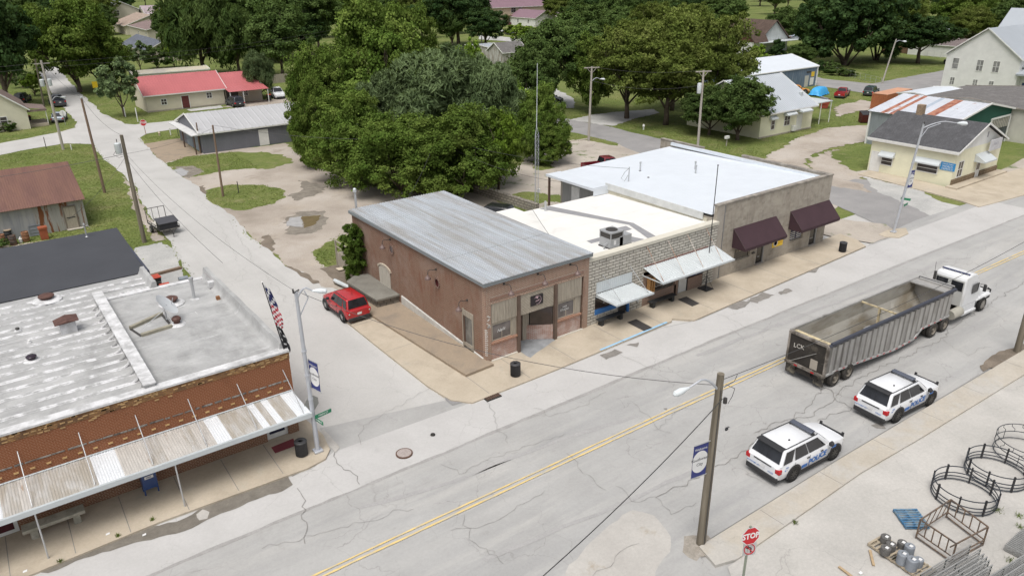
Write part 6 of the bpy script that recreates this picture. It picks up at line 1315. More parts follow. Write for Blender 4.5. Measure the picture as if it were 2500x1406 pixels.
# red compact SUV
RS = car('parked_suv', 'bright red compact suv parked against the side kerb', 'suv', (-3.62, 12.05, .1), R(91.5), L=4.23, Wd=1.8, Hh=1.7, belt=1.04, hood=1.02, wb=2.57, r=.35, body=PRED, cab=(-2.02, -1.75, .3, .85), roofw=.7)
MB().bar((-1.2, 0, 1.72), (-1.25, 0, 1.95), .02).build('antenna', RS, BLKP)
for c in RS.children:
    if c.name.startswith('tail_light'): MB().lathe((-2.14, 0, 0), [(0, -.01), (.06, -.005)], 10, 'x').build('white_lens', c, LAMPW, loc=(0, .75 if c.data.vertices[0].co.y > 0 or max(v.co.y for v in c.data.vertices) > 0 else -.75, .78))
# police SUVs
BLP = flat('police_blue', (.02, .13, .42), .4)
def police(loc, rz, label):
    e = car('police_suv', label, 'police car', loc, rz, L=5.05, Wd=1.98, Hh=1.76, belt=1.08, hood=1.06, wb=3.02, r=.39, body=PW, cab=(-2.42, -2.02, .45, 1.25), roofw=.72, rim=RIMB, group='white police suvs parked along the south kerb', rimhub=None)
    bx('spoiler', e, BLKP, -2.28, -1.88, -.7, .7, 1.73, 1.775, bevel=.02)
    lb = bx('light_bar', e, flat('dark_blue_grey_lens', (.09, .1, .13), .25), -.05, .25, -.62, .62, 1.82, 1.93, bevel=.04); MB().box(.02, .18, -.66, -.56, 1.7, 1.82).box(.02, .18, .56, .66, 1.7, 1.82).build('light_bar_foot', e, BLKP)
    MB().bar((2.6, -.62, .8), (2.6, .62, .8), .06, .08).bar((2.55, -.62, .4), (2.62, -.62, .95), .06, .12).bar((2.55, .62, .4), (2.62, .62, .95), .06, .12).build('push_bumper', e, BLKP)
    b = MB(); [b.lathe((1.0, s*1.08, 1.2), [(.0, -.08), (.08, -.08), (.09, .08), (0, .09)], 10, 'x') for s in (1, -1)]; b.build('spotlight', e, BLKP)
    MB().lathe((-1.2, -.3, 1.76), [(.05, 0), (.03, .06), (0, .06)], 8).build('antenna', e, BLKP)
    bx('tailgate_strip', e, BLKP, -2.545, -2.5, -.5, .5, .9, .95)
    for s in (1, -1):
        y = s*1.0; X = (-s*1.0, 0, 0) if s > 0 else (1, 0, 0); sx = -1 if s > 0 else 1
        b = MB(); b.box(-.95, -.55, min(y, y+s*.012), max(y, y+s*.012), .5, .66); b.box(1.25, 1.55, min(y, y+s*.012), max(y, y+s*.012), .78, .9); b.build('blue_stripe', e, BLP)
        text('POLICE', .4, BLP, e, (.18, y+s*.008, .68), (-sx*-1, 0, .06 if s < 0 else -.06), (0, 0, 1), ext=.004, bold=.012, shear=.12)
        text('DIAL', .1, BLP, e, (-1.98, s*.955+s*.012, .93), (sx, 0, 0), (0, 0, 1)); text('911', .22, BLP, e, (-1.98, s*.955+s*.012, .76), (sx, 0, 0), (0, 0, 1), bold=.006)
        b = MB(); pts = [(1.02+.13*math.cos(a), y+s*.01, .76+.17*math.sin(a)) for a in [i*math.pi/6 for i in range(12)]]; b.add(pts if s < 0 else pts[::-1], [tuple(range(12))[::-1] if False else tuple(range(12))]); b.build('door_badge', e, flat('badge_grey', (.42, .44, .48)))
    text('SOUTHWEST CITY', .09, BLP, e, (-2.545, .48, .62), (0, -1, 0), (0, 0, 1)); text('POLICE', .09, BLP, e, (-2.545, -.5, .62), (0, -1, 0), (0, 0, 1))
    return e
police((6.48, -17.0, .09), R(-3.5), 'white police suv with blue lettering, the nearer one left of the other')
police((15.1, -17.35, .09), R(-4), 'white police suv with blue lettering, the farther one nearest the dump truck')
# other cars
car('parked_suv', 'black suv tucked behind the brick building by the stone wall', 'suv', (16.2, 22.6, .06), R(120), body=PBK, L=4.7)
car('pickup_truck', 'dark red pickup half hidden behind the white metal roof', 'pickup', (37.6, 29.9, .06), R(-14), L=5.6, Wd=1.95, Hh=1.8, belt=1.12, hood=1.1, wb=3.5, body=PMAR, cab=(-.7, -.55, .7, 1.4), kind='pickup', deck=1.1)
car('parked_car', 'maroon car roof just showing over the white metal roof', 'car', (46.4, 29.0, .06), R(10), L=4.6, Hh=1.45, belt=.92, hood=.88, body=PMAR, cab=(-1.7, -1.0, .3, 1.15), kind='sedan')
car('parked_car', 'silver blue sedan on the grass by the cream cottage', 'car', (-8.9, 108.0, .02), R(76), L=4.7, Hh=1.42, belt=.9, hood=.86, body=PSIL, cab=(-1.75, -1.05, .35, 1.2), kind='sedan')
car('pickup_truck', 'dark grey pickup parked on the left side of the far street', 'pickup', (-7.0, 125.0, .05), R(93), L=5.8, Wd=2.0, Hh=1.9, belt=1.2, hood=1.15, wb=3.6, r=.4, body=PNV, cab=(-.9, -.75, .8, 1.5), kind='pickup', deck=1.2)
car('parked_suv', 'dark suv in the driveway left of the far street', 'suv', (-11.5, 133.5, .05), R(70), body=PBK, L=4.8)
car('minivan', 'dark minivan parked in front of the red roofed annex', 'minivan', (17.9, 104.0, .06), R(95), body=PNV, L=4.7, Hh=1.75)
car('pickup_truck', 'white pickup facing the camera beside the red roofed annex', 'pickup', (27.2, 108.6, .05), R(-96), L=5.6, Wd=2.0, Hh=1.9, belt=1.18, hood=1.12, wb=3.5, body=PW, cab=(-.8, -.65, .8, 1.5), kind='pickup', deck=1.18)
car('parked_car', 'orange rounded old car beside the blue metal building', 'car', (106.2, 51.0, .02), R(-50), L=4.1, Wd=1.6, Hh=1.5, belt=.95, hood=.86, wb=2.4, body=PORG, cab=(-1.5, -.7, .25, .75), kind='beetle', deck=.9, roofw=.7)
car('pickup_truck', 'red pickup parked on the grass beside the blue tarpaulin', 'pickup', (108.6, 43.4, .02), R(20), L=5.2, Wd=1.8, Hh=1.65, belt=1.02, hood=1.0, wb=3.2, body=PR2, cab=(-.7, -.5, .6, 1.25), kind='pickup', deck=1.0)
car('parked_suv', 'dark green suv parked by the far street near the container', 'suv', (114.6, 41.3, .02), R(15), body=PGR, L=4.6, Hh=1.68)
car('pickup_truck', 'dark maroon pickup at the end of the lawn beside the white hall', 'pickup', (172.0, 53.5, .02), R(60), L=5.6, Wd=1.95, Hh=1.8, belt=1.12, hood=1.1, wb=3.5, body=PBK, cab=(-.7, -.55, .7, 1.4), kind='pickup', deck=1.1)
car('parked_car', 'white sedan in the distant yard below the tan house', 'car', (146, 203, .02), R(-20), L=4.7, Hh=1.42, belt=.9, hood=.86, body=PW, cab=(-1.75, -1.05, .35, 1.2), kind='sedan')
car('parked_suv', 'dark suv beside the white sedan in the distant yard', 'suv', (143.5, 193.5, .02), R(-100), body=PBK)
car('parked_car', 'black sedan in the shade of the tree across the cross street', 'car', (63.8, 72.5, .02), R(-60), L=4.6, Hh=1.42, belt=.9, hood=.86, body=PBK, cab=(-1.7, -1.0, .3, 1.15), kind='sedan')
car('parked_car', 'pale blue sedan beside a white one behind the brown roofed house', 'car', (205, 119, .02), R(-30), L=4.6, Hh=1.42, belt=.9, hood=.86, body=PSIL, cab=(-1.7, -1.0, .3, 1.15), kind='sedan')
# blue tarpaulin over a car
tq = thing('covered_car', 'car hidden under a bright blue tarpaulin between the orange car and red pickup', 'covered car', (107.2, 47.2, 0), R(12))
b = MB(); nx, ny = 22, 13; rr = random.Random(3); vs = []
for i in range(nx):
    for j in range(ny):
        u, v = i/(nx-1)*2-1, j/(ny-1)*2-1; e_ = max(abs(u)**1.6, abs(v)**2.2)
        z = 1.45*(1-max(0, abs(u)-.25)**2*.75)*(1 if abs(v) < .6 else 1-(abs(v)-.6)*2.3)*(1 if abs(u) < .8 else 1-(abs(u)-.8)*3.4)+rr.uniform(-.05, .05)
        vs.append((u*2.5+rr.uniform(-.05, .05), v*1.15+rr.uniform(-.06, .06)+(.12*math.sin(i*1.3) if abs(v) > .9 else 0), max(.05+.14*(math.sin(i*1.7+j) > 0), z)))
b.add(vs, [(i*ny+j, (i+1)*ny+j, (i+1)*ny+j+1, i*ny+j+1) for i in range(nx-1) for j in range(ny-1)]); b.build('tarpaulin', tq, mat('bright_blue_tarp', (.05, .36, .72), .45, var=.12, scale=2), smooth=True)
# ---- semi truck: tractor and end dump trailer
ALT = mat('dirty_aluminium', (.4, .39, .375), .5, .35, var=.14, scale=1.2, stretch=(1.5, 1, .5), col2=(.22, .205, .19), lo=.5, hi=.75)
ALTD = mat('shaded_grimy_recess', (.26, .25, .235), .6, .3, var=.2, scale=1.2, stretch=(1.5, 1, .4), col2=(.15, .14, .125), lo=.45, hi=.7); DIRT = mat('burnt_dark_panel', (.035, .03, .026), .8, .1, var=.35, scale=1.6, col2=(.16, .14, .11), lo=.52, hi=.72); GRIMEY = mat('grimy_inner_steel', (.36, .345, .31), .6, .2, var=.2, scale=.8, col2=(.2, .17, .125), lo=.45, hi=.65, stretch=(.6, 1, 1.5)); GRAIN = mat('pale_grain_residue', (.52, .44, .28), .95, var=.2, scale=4, col2=(.3, .25, .17), lo=.5, hi=.6)  # trailer panel recesses: shade between the ribs painted into the colour, along with grime
TKL = (13.35, -12.78, .08); TR_ = R(-1.7)
TL = thing('dump_trailer', 'long empty aluminium end dump trailer with black dirty tailgate', 'trailer', TKL, TR_)
LT = 13.4; hw = 1.26; zt = 2.75
def floor(x): return .92 if x < 1.5 else (.92-.5*((x-1.5)/5.5) if x < 7 else (.42+.08*((x-7)/2.2) if x < 9.2 else (.5+.52*((x-9.2)/.8) if x < 10 else 1.02)))
# outer side panels with ribs
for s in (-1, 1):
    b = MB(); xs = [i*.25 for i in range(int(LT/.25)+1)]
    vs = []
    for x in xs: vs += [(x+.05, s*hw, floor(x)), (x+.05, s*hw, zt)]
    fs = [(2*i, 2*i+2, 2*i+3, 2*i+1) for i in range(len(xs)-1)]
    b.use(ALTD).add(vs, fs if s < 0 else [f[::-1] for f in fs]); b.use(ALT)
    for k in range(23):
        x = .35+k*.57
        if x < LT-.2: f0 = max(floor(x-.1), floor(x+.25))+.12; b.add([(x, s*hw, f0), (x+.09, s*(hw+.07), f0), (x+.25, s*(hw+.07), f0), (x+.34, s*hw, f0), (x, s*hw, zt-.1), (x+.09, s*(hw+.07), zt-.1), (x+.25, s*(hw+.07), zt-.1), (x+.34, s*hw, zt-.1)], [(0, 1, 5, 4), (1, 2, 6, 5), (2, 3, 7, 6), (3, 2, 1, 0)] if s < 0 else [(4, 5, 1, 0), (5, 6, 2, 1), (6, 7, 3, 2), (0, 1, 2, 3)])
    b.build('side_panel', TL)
    b = MB()
    for i in range(len(xs)-1): b.bar((xs[i]+.05, s*(hw+.02), floor(xs[i])+.03), (xs[i+1]+.05, s*(hw+.02), floor(xs[i+1])+.03), .09, .13)
    b.build('lower_rail', TL, mat('pale_rail', (.5, .5, .49), .5, .3, var=.15, scale=3))
    b = MB()
    for k in range(17): x = .9+k*.7; b.box(x, x+.22, min(s*(hw+.066), s*(hw+.072)), max(s*(hw+.066), s*(hw+.072)), floor(x)+.0, floor(x)+.06)
    b.build('red_reflector', TL, REDL)
MB().box(0, LT+.1, -hw-.09, -hw+.05, zt, zt+.12).build('top_rail', TL, flat('dark_blue_top_rail', (.07, .075, .1), .5)); MB().box(0, LT+.1, hw-.05, hw+.07, zt, zt+.12).build('top_rail', TL, ALT)
MB().tube([(.1, -hw-.05, zt+.16), (LT-.1, -hw-.05, zt+.16)], .09, 8).build('rolled_cover', TL, flat('rolled_black_cover', (.05, .055, .075), .7))
# inner tub with sloped sides
b = MB(); n = 14; vs = []
for i in range(n+1):
    x = .25+(LT-.45)*i/n; fl_ = floor(x)+.12; vs += [(x, -hw+.05, zt), (x, -hw+.12, zt-.75), (x, -.45, fl_), (x, .45, fl_), (x, hw-.12, zt-.75), (x, hw-.05, zt)]
b.add(vs, [(i*6+j, (i+1)*6+j, (i+1)*6+j+1, i*6+j+1) for i in range(n) for j in range(5)]); b.build('inner_tub', TL, GRIMEY)
b = MB(); rr = random.Random(8)
for x0_, x1_, w_ in ((.4, 6.2, .5), (9.2, 12.2, .3)):
    q = 12; vs = []
    for i in range(q+1): x = x0_+(x1_-x0_)*i/q; vs += [(x, -w_+rr.uniform(-.15, .15), floor(x)+.15+rr.uniform(0, .06)), (x, 0, floor(x)+.24), (x, w_+rr.uniform(-.15, .15), floor(x)+.15+rr.uniform(0, .06))]
    b.add(vs, [(i*3+j, i*3+3+j, i*3+4+j, i*3+1+j) for i in range(q) for j in range(2)])
b.box(.1, .45, -hw+.1, hw-.1, zt-.02, zt+.02); b.build('grain_residue', TL, GRAIN)
MB().box(6.6, 7.3, -.6, .6, .6, 1.3).build('inner_step', TL, mat('grey_inner_box', (.38, .39, .4), .5, .3)); MB().bar((7.0, -hw, zt+.02), (7.0, hw, zt+.02), .1, .08).bar((7.0, 0, zt), (7.0, .0, 1.3), .2, .08).build('cross_brace', TL, GRAIN)
MB().box(LT-.2, LT-.1, -hw, hw, floor(12), zt).box(LT-.9, LT+.1, -hw, hw, zt-.01, zt+.06).box(LT-.15, LT+.35, -hw+.2, hw-.2, zt-.1, zt+.2).build('front_wall', TL, ALT)
MB().tube([(LT+.1, -hw+.1, zt+.14), (LT+.1, hw-.1, zt+.14)], .09, 8).build('cover_motor_tube', TL, BLKP)
# tailgate
b = MB().use(DIRT).box(-.05, .05, -hw+.08, hw-.08, .95, zt-.05); b.build('tailgate', TL)
b = MB(); b.box(-.1, .08, -hw-.02, -hw+.1, .8, zt+.05).box(-.1, .08, hw-.1, hw+.02, .8, zt+.05).box(-.12, .08, -hw+.1, hw-.1, zt-.05, zt+.08).box(-.2, .05, -hw, hw, .85, .98); b.build('tailgate_frame', TL, mat('grimy_frame', (.3, .27, .24), .6, .3, var=.3, scale=3, col2=(.1, .085, .07)))
MB().bar((-.09, .95, .98), (-.09, -.6, 2.1), .03).build('gate_chain', TL, ALT); text('LCK', .38, mat('chalk_letter', (.55, .52, .47), .9), TL, (-.06, .55, 2.05), (0, -1, .1), (0, 0, 1)); MB().box(-.07, -.05, -.75, -.3, 1.05, 1.65).build('pale_patch', TL, mat('pale_gate_patch', (.36, .32, .27), .9))
b = MB(); b.box(-.22, -.18, -.7, -.5, .88, .95).box(-.22, -.18, .4, .6, .88, .95); b.build('tail_light', TL, REDL)
MB().box(.0, 13.2, -.45, -.3, .62, .9).box(0, 2.6, .3, .45, .62, .9).box(9.6, 13.2, .3, .45, .8, 1.0).box(-.1, 0, -.45, .45, .55, .85).build('chassis', TL, DIRT); bx('bumper_bar', TL, DIRT, -.1, .0, -.9, .9, .48, .56)
for s in (-1, 1): MB().box(-.02, .02, min(s*.62, s*1.24), max(s*.62, s*1.24), .18, .85).build('mud_flap', TL, mat('dusty_black_flap', (.05, .045, .04), .9, var=.3, scale=3, col2=(.2, .18, .14), lo=.5, hi=.65))
RIMD = mat('dusty_rim', (.24, .215, .18), .8, .2, var=.3, scale=8); TYD = mat('dusty_tyre', (.055, .05, .045), .95, var=.3, scale=6)
def truckwheel(par, x, s, r=.5):
    e = bpy.data.objects.new('wheel', None); COL.objects.link(e); e.parent = par
    b = MB(); 
    for yo in (1.22, .92):
        prof = [(r*.58, 0), (r*.92, 0), (r, .05), (r, .22), (r*.92, .27), (r*.58, .27)]; b.lathe((x, s*yo-.135, r), [(a, h-.0) for a, h in prof], 28, 'y', caps=False)
    b.build('tyre', e, TYD, smooth=True)
    MB().lathe((x, s*1.3, r), [(0, 0), (r*.14, 0), (r*.2, -s*.06), (r*.42, -s*.14), (r*.54, -s*.02), (r*.6, s*.055)], 24, 'y', caps=False).build('rim', e, RIMD, smooth=True)
    MB().lathe((x, s*1.3, r), [(0, s*.05), (r*.2, s*.04), (r*.22, -s*.08)], 12, 'y').build('hub', e, RIMD)
for x in (1.0, 2.3):
    for s in (-1, 1): truckwheel(TL, x, s)
TC = thing('truck_tractor', 'white day cab truck tractor pulling the dump trailer', 'truck', TKL, TR_)
for x in (11.55, 12.95):
    for s in (-1, 1): truckwheel(TC, x, s)
bx('chassis', TC, DIRT, 10.9, 18.6, -.42, .42, .55, .85)
MB().lathe((14.75, -1.02, .72), [(0, -.62), (.3, -.62), (.33, -.55), (.33, .55), (.3, .62), (0, .62)], 18, 'x').build('fuel_tank', TC, mat('cream_dusty_tank', (.45, .43, .37), .5, .2, var=.1), smooth=True); MB().lathe((14.75, 1.02, .72), [(0, -.62), (.3, -.62), (.33, -.55), (.33, .55), (.3, .62), (0, .62)], 18, 'x').build('fuel_tank', TC, MATS['cream_dusty_tank'], smooth=True)
CW = mat('white_cab_paint', (.7, .71, .72), .3, var=.04, col2=(.52, .5, .46), lo=.6, hi=.8, scale=.9); CWB = mat('dusty_cab_rear', (.5, .5, .48), .6, var=.08, scale=1.5)
b = MB().use(CW); C0, C1 = 15.35, 17.35
pr_ = [(C0, .95), (C0, 2.75), (C0+.12, 3.02), (C0+.9, 3.13), (C0+1.45, 3.04), (C1-.25, 2.72), (C1+.15, 1.85), (C1+.2, .95)]
b.add([(x, -1.1 if z < 2.6 else -1.0, z) for x, z in pr_]+[(x, 1.1 if z < 2.6 else 1.0, z) for x, z in pr_], [tuple(range(8)), tuple(range(8, 16))[::-1]]+[(i, 8+i, 8+(i+1) % 8, (i+1) % 8) for i in range(8)])
cab_ = b.build('cab', TC, bevel=.08)
bx('rear_panel', TC, CWB, C0-.02, C0+.0, -.95, .95, 1.0, 2.78)
for s in (-1, 1): MB().box(C0-.035, C0-.02, min(s*.12, s*.88), max(s*.12, s*.88), 2.05, 2.68).build('rear_window', TC, CARG, bevel=.0)
MB().box(C0+.95, C0+1.75, -1.125, -1.105, 1.75, 2.4).build('side_window', TC, CARG); MB().box(C0+.95, C0+1.75, 1.105, 1.125, 1.75, 2.4).build('side_window', TC, CARG)
MB().add([(C1-.2, -.95, 2.68), (C1+.17, -.98, 1.88), (C1+.17, .98, 1.88), (C1-.2, .95, 2.68)], [(0, 1, 2, 3)]).build('windscreen', TC, CARG, loc=(.02, 0, .03))
hd = loft([(17.3, [(0, .9), (.85, .9), (.95, 1.2), (.9, 1.7), (.6, 1.86), (0, 1.9)]), (18.3, [(0, .75), (.85, .75), (.98, 1.0), (.88, 1.45), (.6, 1.62), (0, 1.68)]), (19.0, [(0, .6), (.8, .6), (.95, .9), (.8, 1.22), (.5, 1.36), (0, 1.42)]), (19.35, [(0, .55), (.6, .55), (.72, .85), (.6, 1.05), (.4, 1.15), (0, 1.2)])], CW, TC, 'hood')
for s in (-1, 1): MB().box(17.2, 19.3, min(s*.8, s*1.12), max(s*.8, s*1.12), .9, 1.12).build('fender', TC, CW, bevel=.08)
b = MB(); [b.box(15.4, 17.3, min(s*.7, s*1.18), max(s*.7, s*1.18), .35, .5).box(15.4, 17.2, min(s*.75, s*1.1), max(s*.75, s*1.1), .5, .95) for s in (-1, 1)]; b.build('step_skirt', TC, CW)
for s in (-1, 1): wheel(TC, 18.25, s*1.2, .5, .27, mat('steer_rim', (.35, .33, .3), .5, .4), None)
MB().tube([(19.3, -.8, .5), (19.75, -.85, .55), (19.8, -.85, 1.1), (19.45, -.8, 1.3)], .05).tube([(19.3, .8, .5), (19.75, .85, .55), (19.8, .85, 1.1), (19.45, .8, 1.3)], .05).bar((19.78, -.85, .8), (19.78, .85, .8), .06).bar((19.78, -.85, 1.1), (19.78, .85, 1.1), .06).bar((19.75, -.85, .55), (19.75, .85, .55), .06).build('bull_bar', TC, BLKP)
for s in (-1, 1): MB().tube([(17.3, s*1.1, 2.2), (17.7, s*1.3, 2.15), (17.7, s*1.3, 1.7)], .025).box(17.62, 17.72, min(s*1.2, s*1.38), max(s*1.2, s*1.38), 1.65, 2.1).build('mirror', TC, BLKP)
MB().box(C0+.5, C0+.62, -.9, .9, 3.1, 3.17).build('roof_strip', TC, flat('navy_marker_strip', (.04, .05, .12))); b = MB(); [b.lathe((C0+.45, -.8+i*.4, 3.07), [(.05, 0), (.03, .07), (0, .07)], 8) for i in range(5)]; b.build('marker_lamp', TC, LAMPW)
MB().tube([(C0-.2, .95, .9), (C0-.2, .95, 3.0)], .09, 10).build('exhaust_stack', TC, DKM, smooth=True); MB().tube([(C0-.05, 1.05, 2.6), (C0-.1, 1.1, 3.6)], .012, 5).build('antenna', TC, DKM)
MB().lathe((C0-.04, .1, 1.6), [(0, 0), (.09, 0), (.09, .02)], 12, 'x').build('rear_port', TC, BLKP); bx('fifth_wheel', TC, DIRT, 11.6, 12.6, -.5, .5, .86, 1.0)
MB().tube([(C0-.05, -.3, 1.5), (C0-.6, -.2, 1.2), (C0-1.2, 0, 1.4)], .03).tube([(C0-.05, .3, 1.5), (C0-.6, .25, 1.1), (C0-1.2, .1, 1.35)], .03).build('air_hose', TC, BLKP)
# flatbed utility trailer on the left verge
UT = thing('utility_trailer', 'small black utility trailer with lidded box and ramp gate on the verge', 'trailer', (-9.3, 38.9, .04), R(178-90+8))
b = MB(); b.box(-1.6, 1.6, -.85, .85, .5, .56); b.build('deck', UT, mat('pale_deck_boards', (.5, .47, .42), .9))
b = MB(); b.bar((-1.6, -.88, .6), (1.6, -.88, .6), .06, .12).bar((-1.6, .88, .6), (1.6, .88, .6), .06, .12).bar((-1.6, -.88, .85), (1.6, -.88, .85), .04).bar((-1.6, .88, .85), (1.6, .88, .85), .04).bar((-1.6, -.88, .6), (-1.6, .88, .6), .06)
[b.bar((x, s*.88, .6), (x, s*.88, .85), .04) for x in (-1.6, -.5, .5, 1.6) for s in (-1, 1)]; b.bar((-1.6, 0, .5), (-2.6, 0, .45), .08).bar((-2.4, 0, .45), (-2.4, 0, .0), .05).bar((-1.6, -.6, .5), (-2.5, 0, .45), .06).bar((-1.6, .6, .5), (-2.5, 0, .45), .06); b.build('frame', UT, DKM)
b = MB(); b.bar((1.62, -.85, .55), (1.75, -.85, 1.85), .05).bar((1.62, .85, .55), (1.75, .85, 1.85), .05).bar((1.75, -.85, 1.85), (1.75, .85, 1.85), .05); [b.bar((1.62, y, .55), (1.75, y, 1.85), .035) for y in (-.28, .28)]; b.build('ramp_gate', UT, DKM)
MB().add([(-1.5, -.8, .56), (-.7, -.8, .56), (-.7, .8, .56), (-1.5, .8, .56), (-1.45, -.8, 1.15), (-.6, -.8, 1.4), (-.6, .8, 1.4), (-1.45, .8, 1.15)], [(0, 1, 5, 4), (1, 2, 6, 5), (2, 3, 7, 6), (3, 0, 4, 7)]).build('storage_box', UT, flat('dull_black_box', (.03, .03, .035)))
MB().bar((-1.6, 0, 1.12), (-.5, 0, 1.44), 1.75, .06, up=(0, 0, 1)).build('box_lid', UT, flat('charcoal_lid', (.07, .07, .08), .6))
for s in (-1, 1): wheel(UT, .25, s*1.12, .33, .2, RIMS)
# ================================================================ street furniture and small things
POLEW = mat('weathered_pole_wood', (.23, .2, .155), .95, var=.18, scale=1.5, stretch=(6, 6, .25), col2=(.14, .12, .09), fine=.15)
POLEG = mat('pale_grey_pole_wood', (.4, .37, .33), .95, var=.12, scale=1.5, stretch=(6, 6, .3)); POLEB = mat('brown_pole_wood', (.2, .14, .1), .95, var=.2, scale=1.5, stretch=(6, 6, .3))
STEEL = mat('galvanised_steel', (.5, .52, .56), .45, .3, var=.06)
WIRE = flat('wire_dark', (.05, .05, .05)); SIGNW = mat('sign_white', (.72, .72, .72), .5, var=.04); SIGNR = mat('sign_red', (.5, .02, .03), .5, var=.05)
def pole(px, py, tx, ty, label, m=POLEW, r=.15, name='utility_pole', z0=0.0, group=None):
    "pole from ground point seen at px,py whose top is seen at tx,ty (leans as in the photo)"
    b = G(px, py, z0); h = PXH((b.x, b.y, z0), ty); t = G(tx, ty, z0+h); lean = t-Vector((b.x, b.y, z0+h)); lean.z = 0
    # keep only the across-view lean
    side = Vector((_rt[0], _rt[1], 0)).normalized(); lean = side*lean.dot(side)
    e = thing(name, label, 'utility pole' if 'pole' in name else name.replace('_', ' '), (b.x, b.y, z0), 0, group)
    MB().tube([(0, 0, -.1), tuple(lean*.5+Vector((0, 0, h*.5))), tuple(lean+Vector((0, 0, h)))], [r*1.15, r, r*.8], 12).build('shaft', e, m, smooth=True)
    return e, h, lean
def armlamp(e, top, ang, L=2.2, rise=.6, sz=1.0, m=STEEL):
    d = Vector((math.cos(ang), math.sin(ang), 0)); T_ = Vector(top); pts = [T_+d*(L*k/8)+Vector((0, 0, rise*math.sin(math.pi/2*min(1, k/5))-(.06*max(0, k-5)))) for k in range(9)]
    a = MB().tube(pts, [.05, .05, .048, .045, .042, .04, .038, .036, .034], 8).build('lamp_arm', e, m, smooth=True)
    p = pts[-1]; q = p+d*.85*sz-Vector((0, 0, .1)); b = MB(); b.tube([p-d*.05, p+d*.15*sz, p+d*.45*sz-Vector((0, 0, .03)), p+d*.75*sz-Vector((0, 0, .07)), q], [.05*sz, .1*sz, .17*sz, .15*sz, .05*sz], 12)
    b.build('lamp_head', e, mat('pale_lamp_head', (.66, .7, .72), .4, var=.04), smooth=True); return p
# near wooden pole with lamp, banner
e, h, ln = pole(1711, 1326, 1760, 912, 'thick weathered wooden pole with banner and street lamp, standing nearest the camera', POLEW, .17, z0=.05)
P1 = e.location+ln+Vector((0, 0, h))
an = math.atan2(.2, -1.0)
ap = armlamp(e, ln*.93+Vector((0, 0, h-.75)), R(172), 1.55, .75, .8)
MB().tube([ln*1.0+Vector((.1, -.2, h-.4)), ln+Vector((.55, -.3, h-.7)), ln+Vector((.6, -.2, h-1.1)), ln+Vector((.3, -.25, h-1.3))], .012, 5).tube([ln+Vector((0, -.2, h-.5)), ln+Vector((.4, -.35, h-.3)), ln+Vector((.75, -.2, h-.2))], .012, 5).tube([ln*.97+Vector((-.1, -.17, h-.6)), ln*.6+Vector((-.1, -.2, h*.6)), Vector((-.05, -.2, .1))], .018, 5).build('cable', e, WIRE)
MB().lathe(ln*.95+Vector((.25, -.15, h-1.3)), [(0, 0), (.08, 0), (.08, .22), (0, .22)], 8).build('insulator_box', e, DKM)
NAVY = flat('banner_navy', (.035, .045, .19), .7)
def banner(e, base, xd, w, h, out=.35, scale=1, flip=False):
    xd = Vector(xd).normalized(); X = xd; o = Vector(base); b = MB(); n = Vector((-X.y, X.x, 0))
    def P(u, v, k=0): return o+X*u+Vector((0, 0, v))+n*k
    b.use(NAVY); b.add([P(0, 0), P(w, 0), P(w, h), P(0, h)], [(0, 1, 2, 3)]); b.add([P(0, 0, .012), P(w, 0, .012), P(w, h, .012), P(0, h, .012)], [(3, 2, 1, 0)])
    bn = b.build('banner', e); 
    for k, rev in ((-.006, False), (.018, True)):
        c = MB().use(SIGNW); pts = [P(w/2+min(w/2, abs(w*.56*math.cos(a)))*(1 if math.cos(a) > 0 else -1), h*.46+h*.34*math.sin(a), k) for a in [i*math.pi/12 for i in range(24)]]
        c.add(pts, [tuple(range(24))[::-1] if rev else tuple(range(24))]); c.build('white_oval', bn)
        xx = tuple(-X) if rev else tuple(X)
        for s_, z_, sz, mm in (('Welcome', .86, .16, WHP), ('to', .79, .08, WHP), ('Southwest', .54, .2, flat('ink_grey', (.06, .06, .07))), ('City', .38, .2, flat('ink_grey'  , (.06, .06, .07)))): text(s_, sz*w/.75, mm, bn, P(w/2, h*z_, k*1.6), xx, (0, 0, 1), ext=.002)
    MB().bar(o+Vector((0, 0, h+.02)), o+X*(w+.12)+Vector((0, 0, h+.02)), .03).bar(o+Vector((0, 0, -.02)), o+X*(w+.12)+Vector((0, 0, -.02)), .03).build('banner_arm', e, AL)
hb = PXH((e.location.x, e.location.y, .05), 1122)
banner(e, ln*(.5)+Vector((-.2, 0, hb-.55))+Vector((-.75, .12, 0)), (1, -.16, 0), .72, 1.5)
# steel street lamps
def lamp_post(px, py, ty, tx, label, ang, L, z0=.15, sz=1.05):
    e, h, ln = pole(px, py, tx, ty, label, STEEL, .1, 'street_lamp', z0, 'tall steel street lamps')
    bx('base_plate', e, STEEL, -.22, .22, -.22, .22, 0, .12, bevel=.03)
    armlamp(e, ln*.97+Vector((0, 0, h-.35)), ang, L, .5, sz)
    MB().tube([ln*.86+Vector((0, 0, h-1.3)), ln*.93+Vector((math.cos(ang)*.5, math.sin(ang)*.5, h-.35)), ln*.97+Vector((math.cos(ang)*L*.5, math.sin(ang)*L*.5, h-.0))], .03, 6).build('brace', e, STEEL)
    MB().bar(ln+Vector((-.15, -.1, h)), ln+Vector((.2, .12, h)), .05).tube([ln+Vector((-.15, -.1, h)), ln+Vector((-.15, -.1, h+.2))], .04, 6).build('insulator', e, DKM)
    b = MB(); [b.lathe(ln*k+Vector((0, 0, h*k)), [(.13, -.04), (.13, .04)], 10) for k in (.35, .5, .65)]; b.build('clamp', e, STEEL)
    return e, h, ln
e, h, ln = lamp_post(776, 1101, 712, 722, 'tall steel street lamp at the kerb corner of the orange brick building', R(-25), .75, sz=.75)
LP1 = e.location+ln+Vector((0, 0, h))
banner(e, ln*.42+Vector((.12, 0, h*.42)), (.25, -1, 0), .7, 1.5)
GRNS = flat('street_sign_green', (.02, .2, .1), .5)
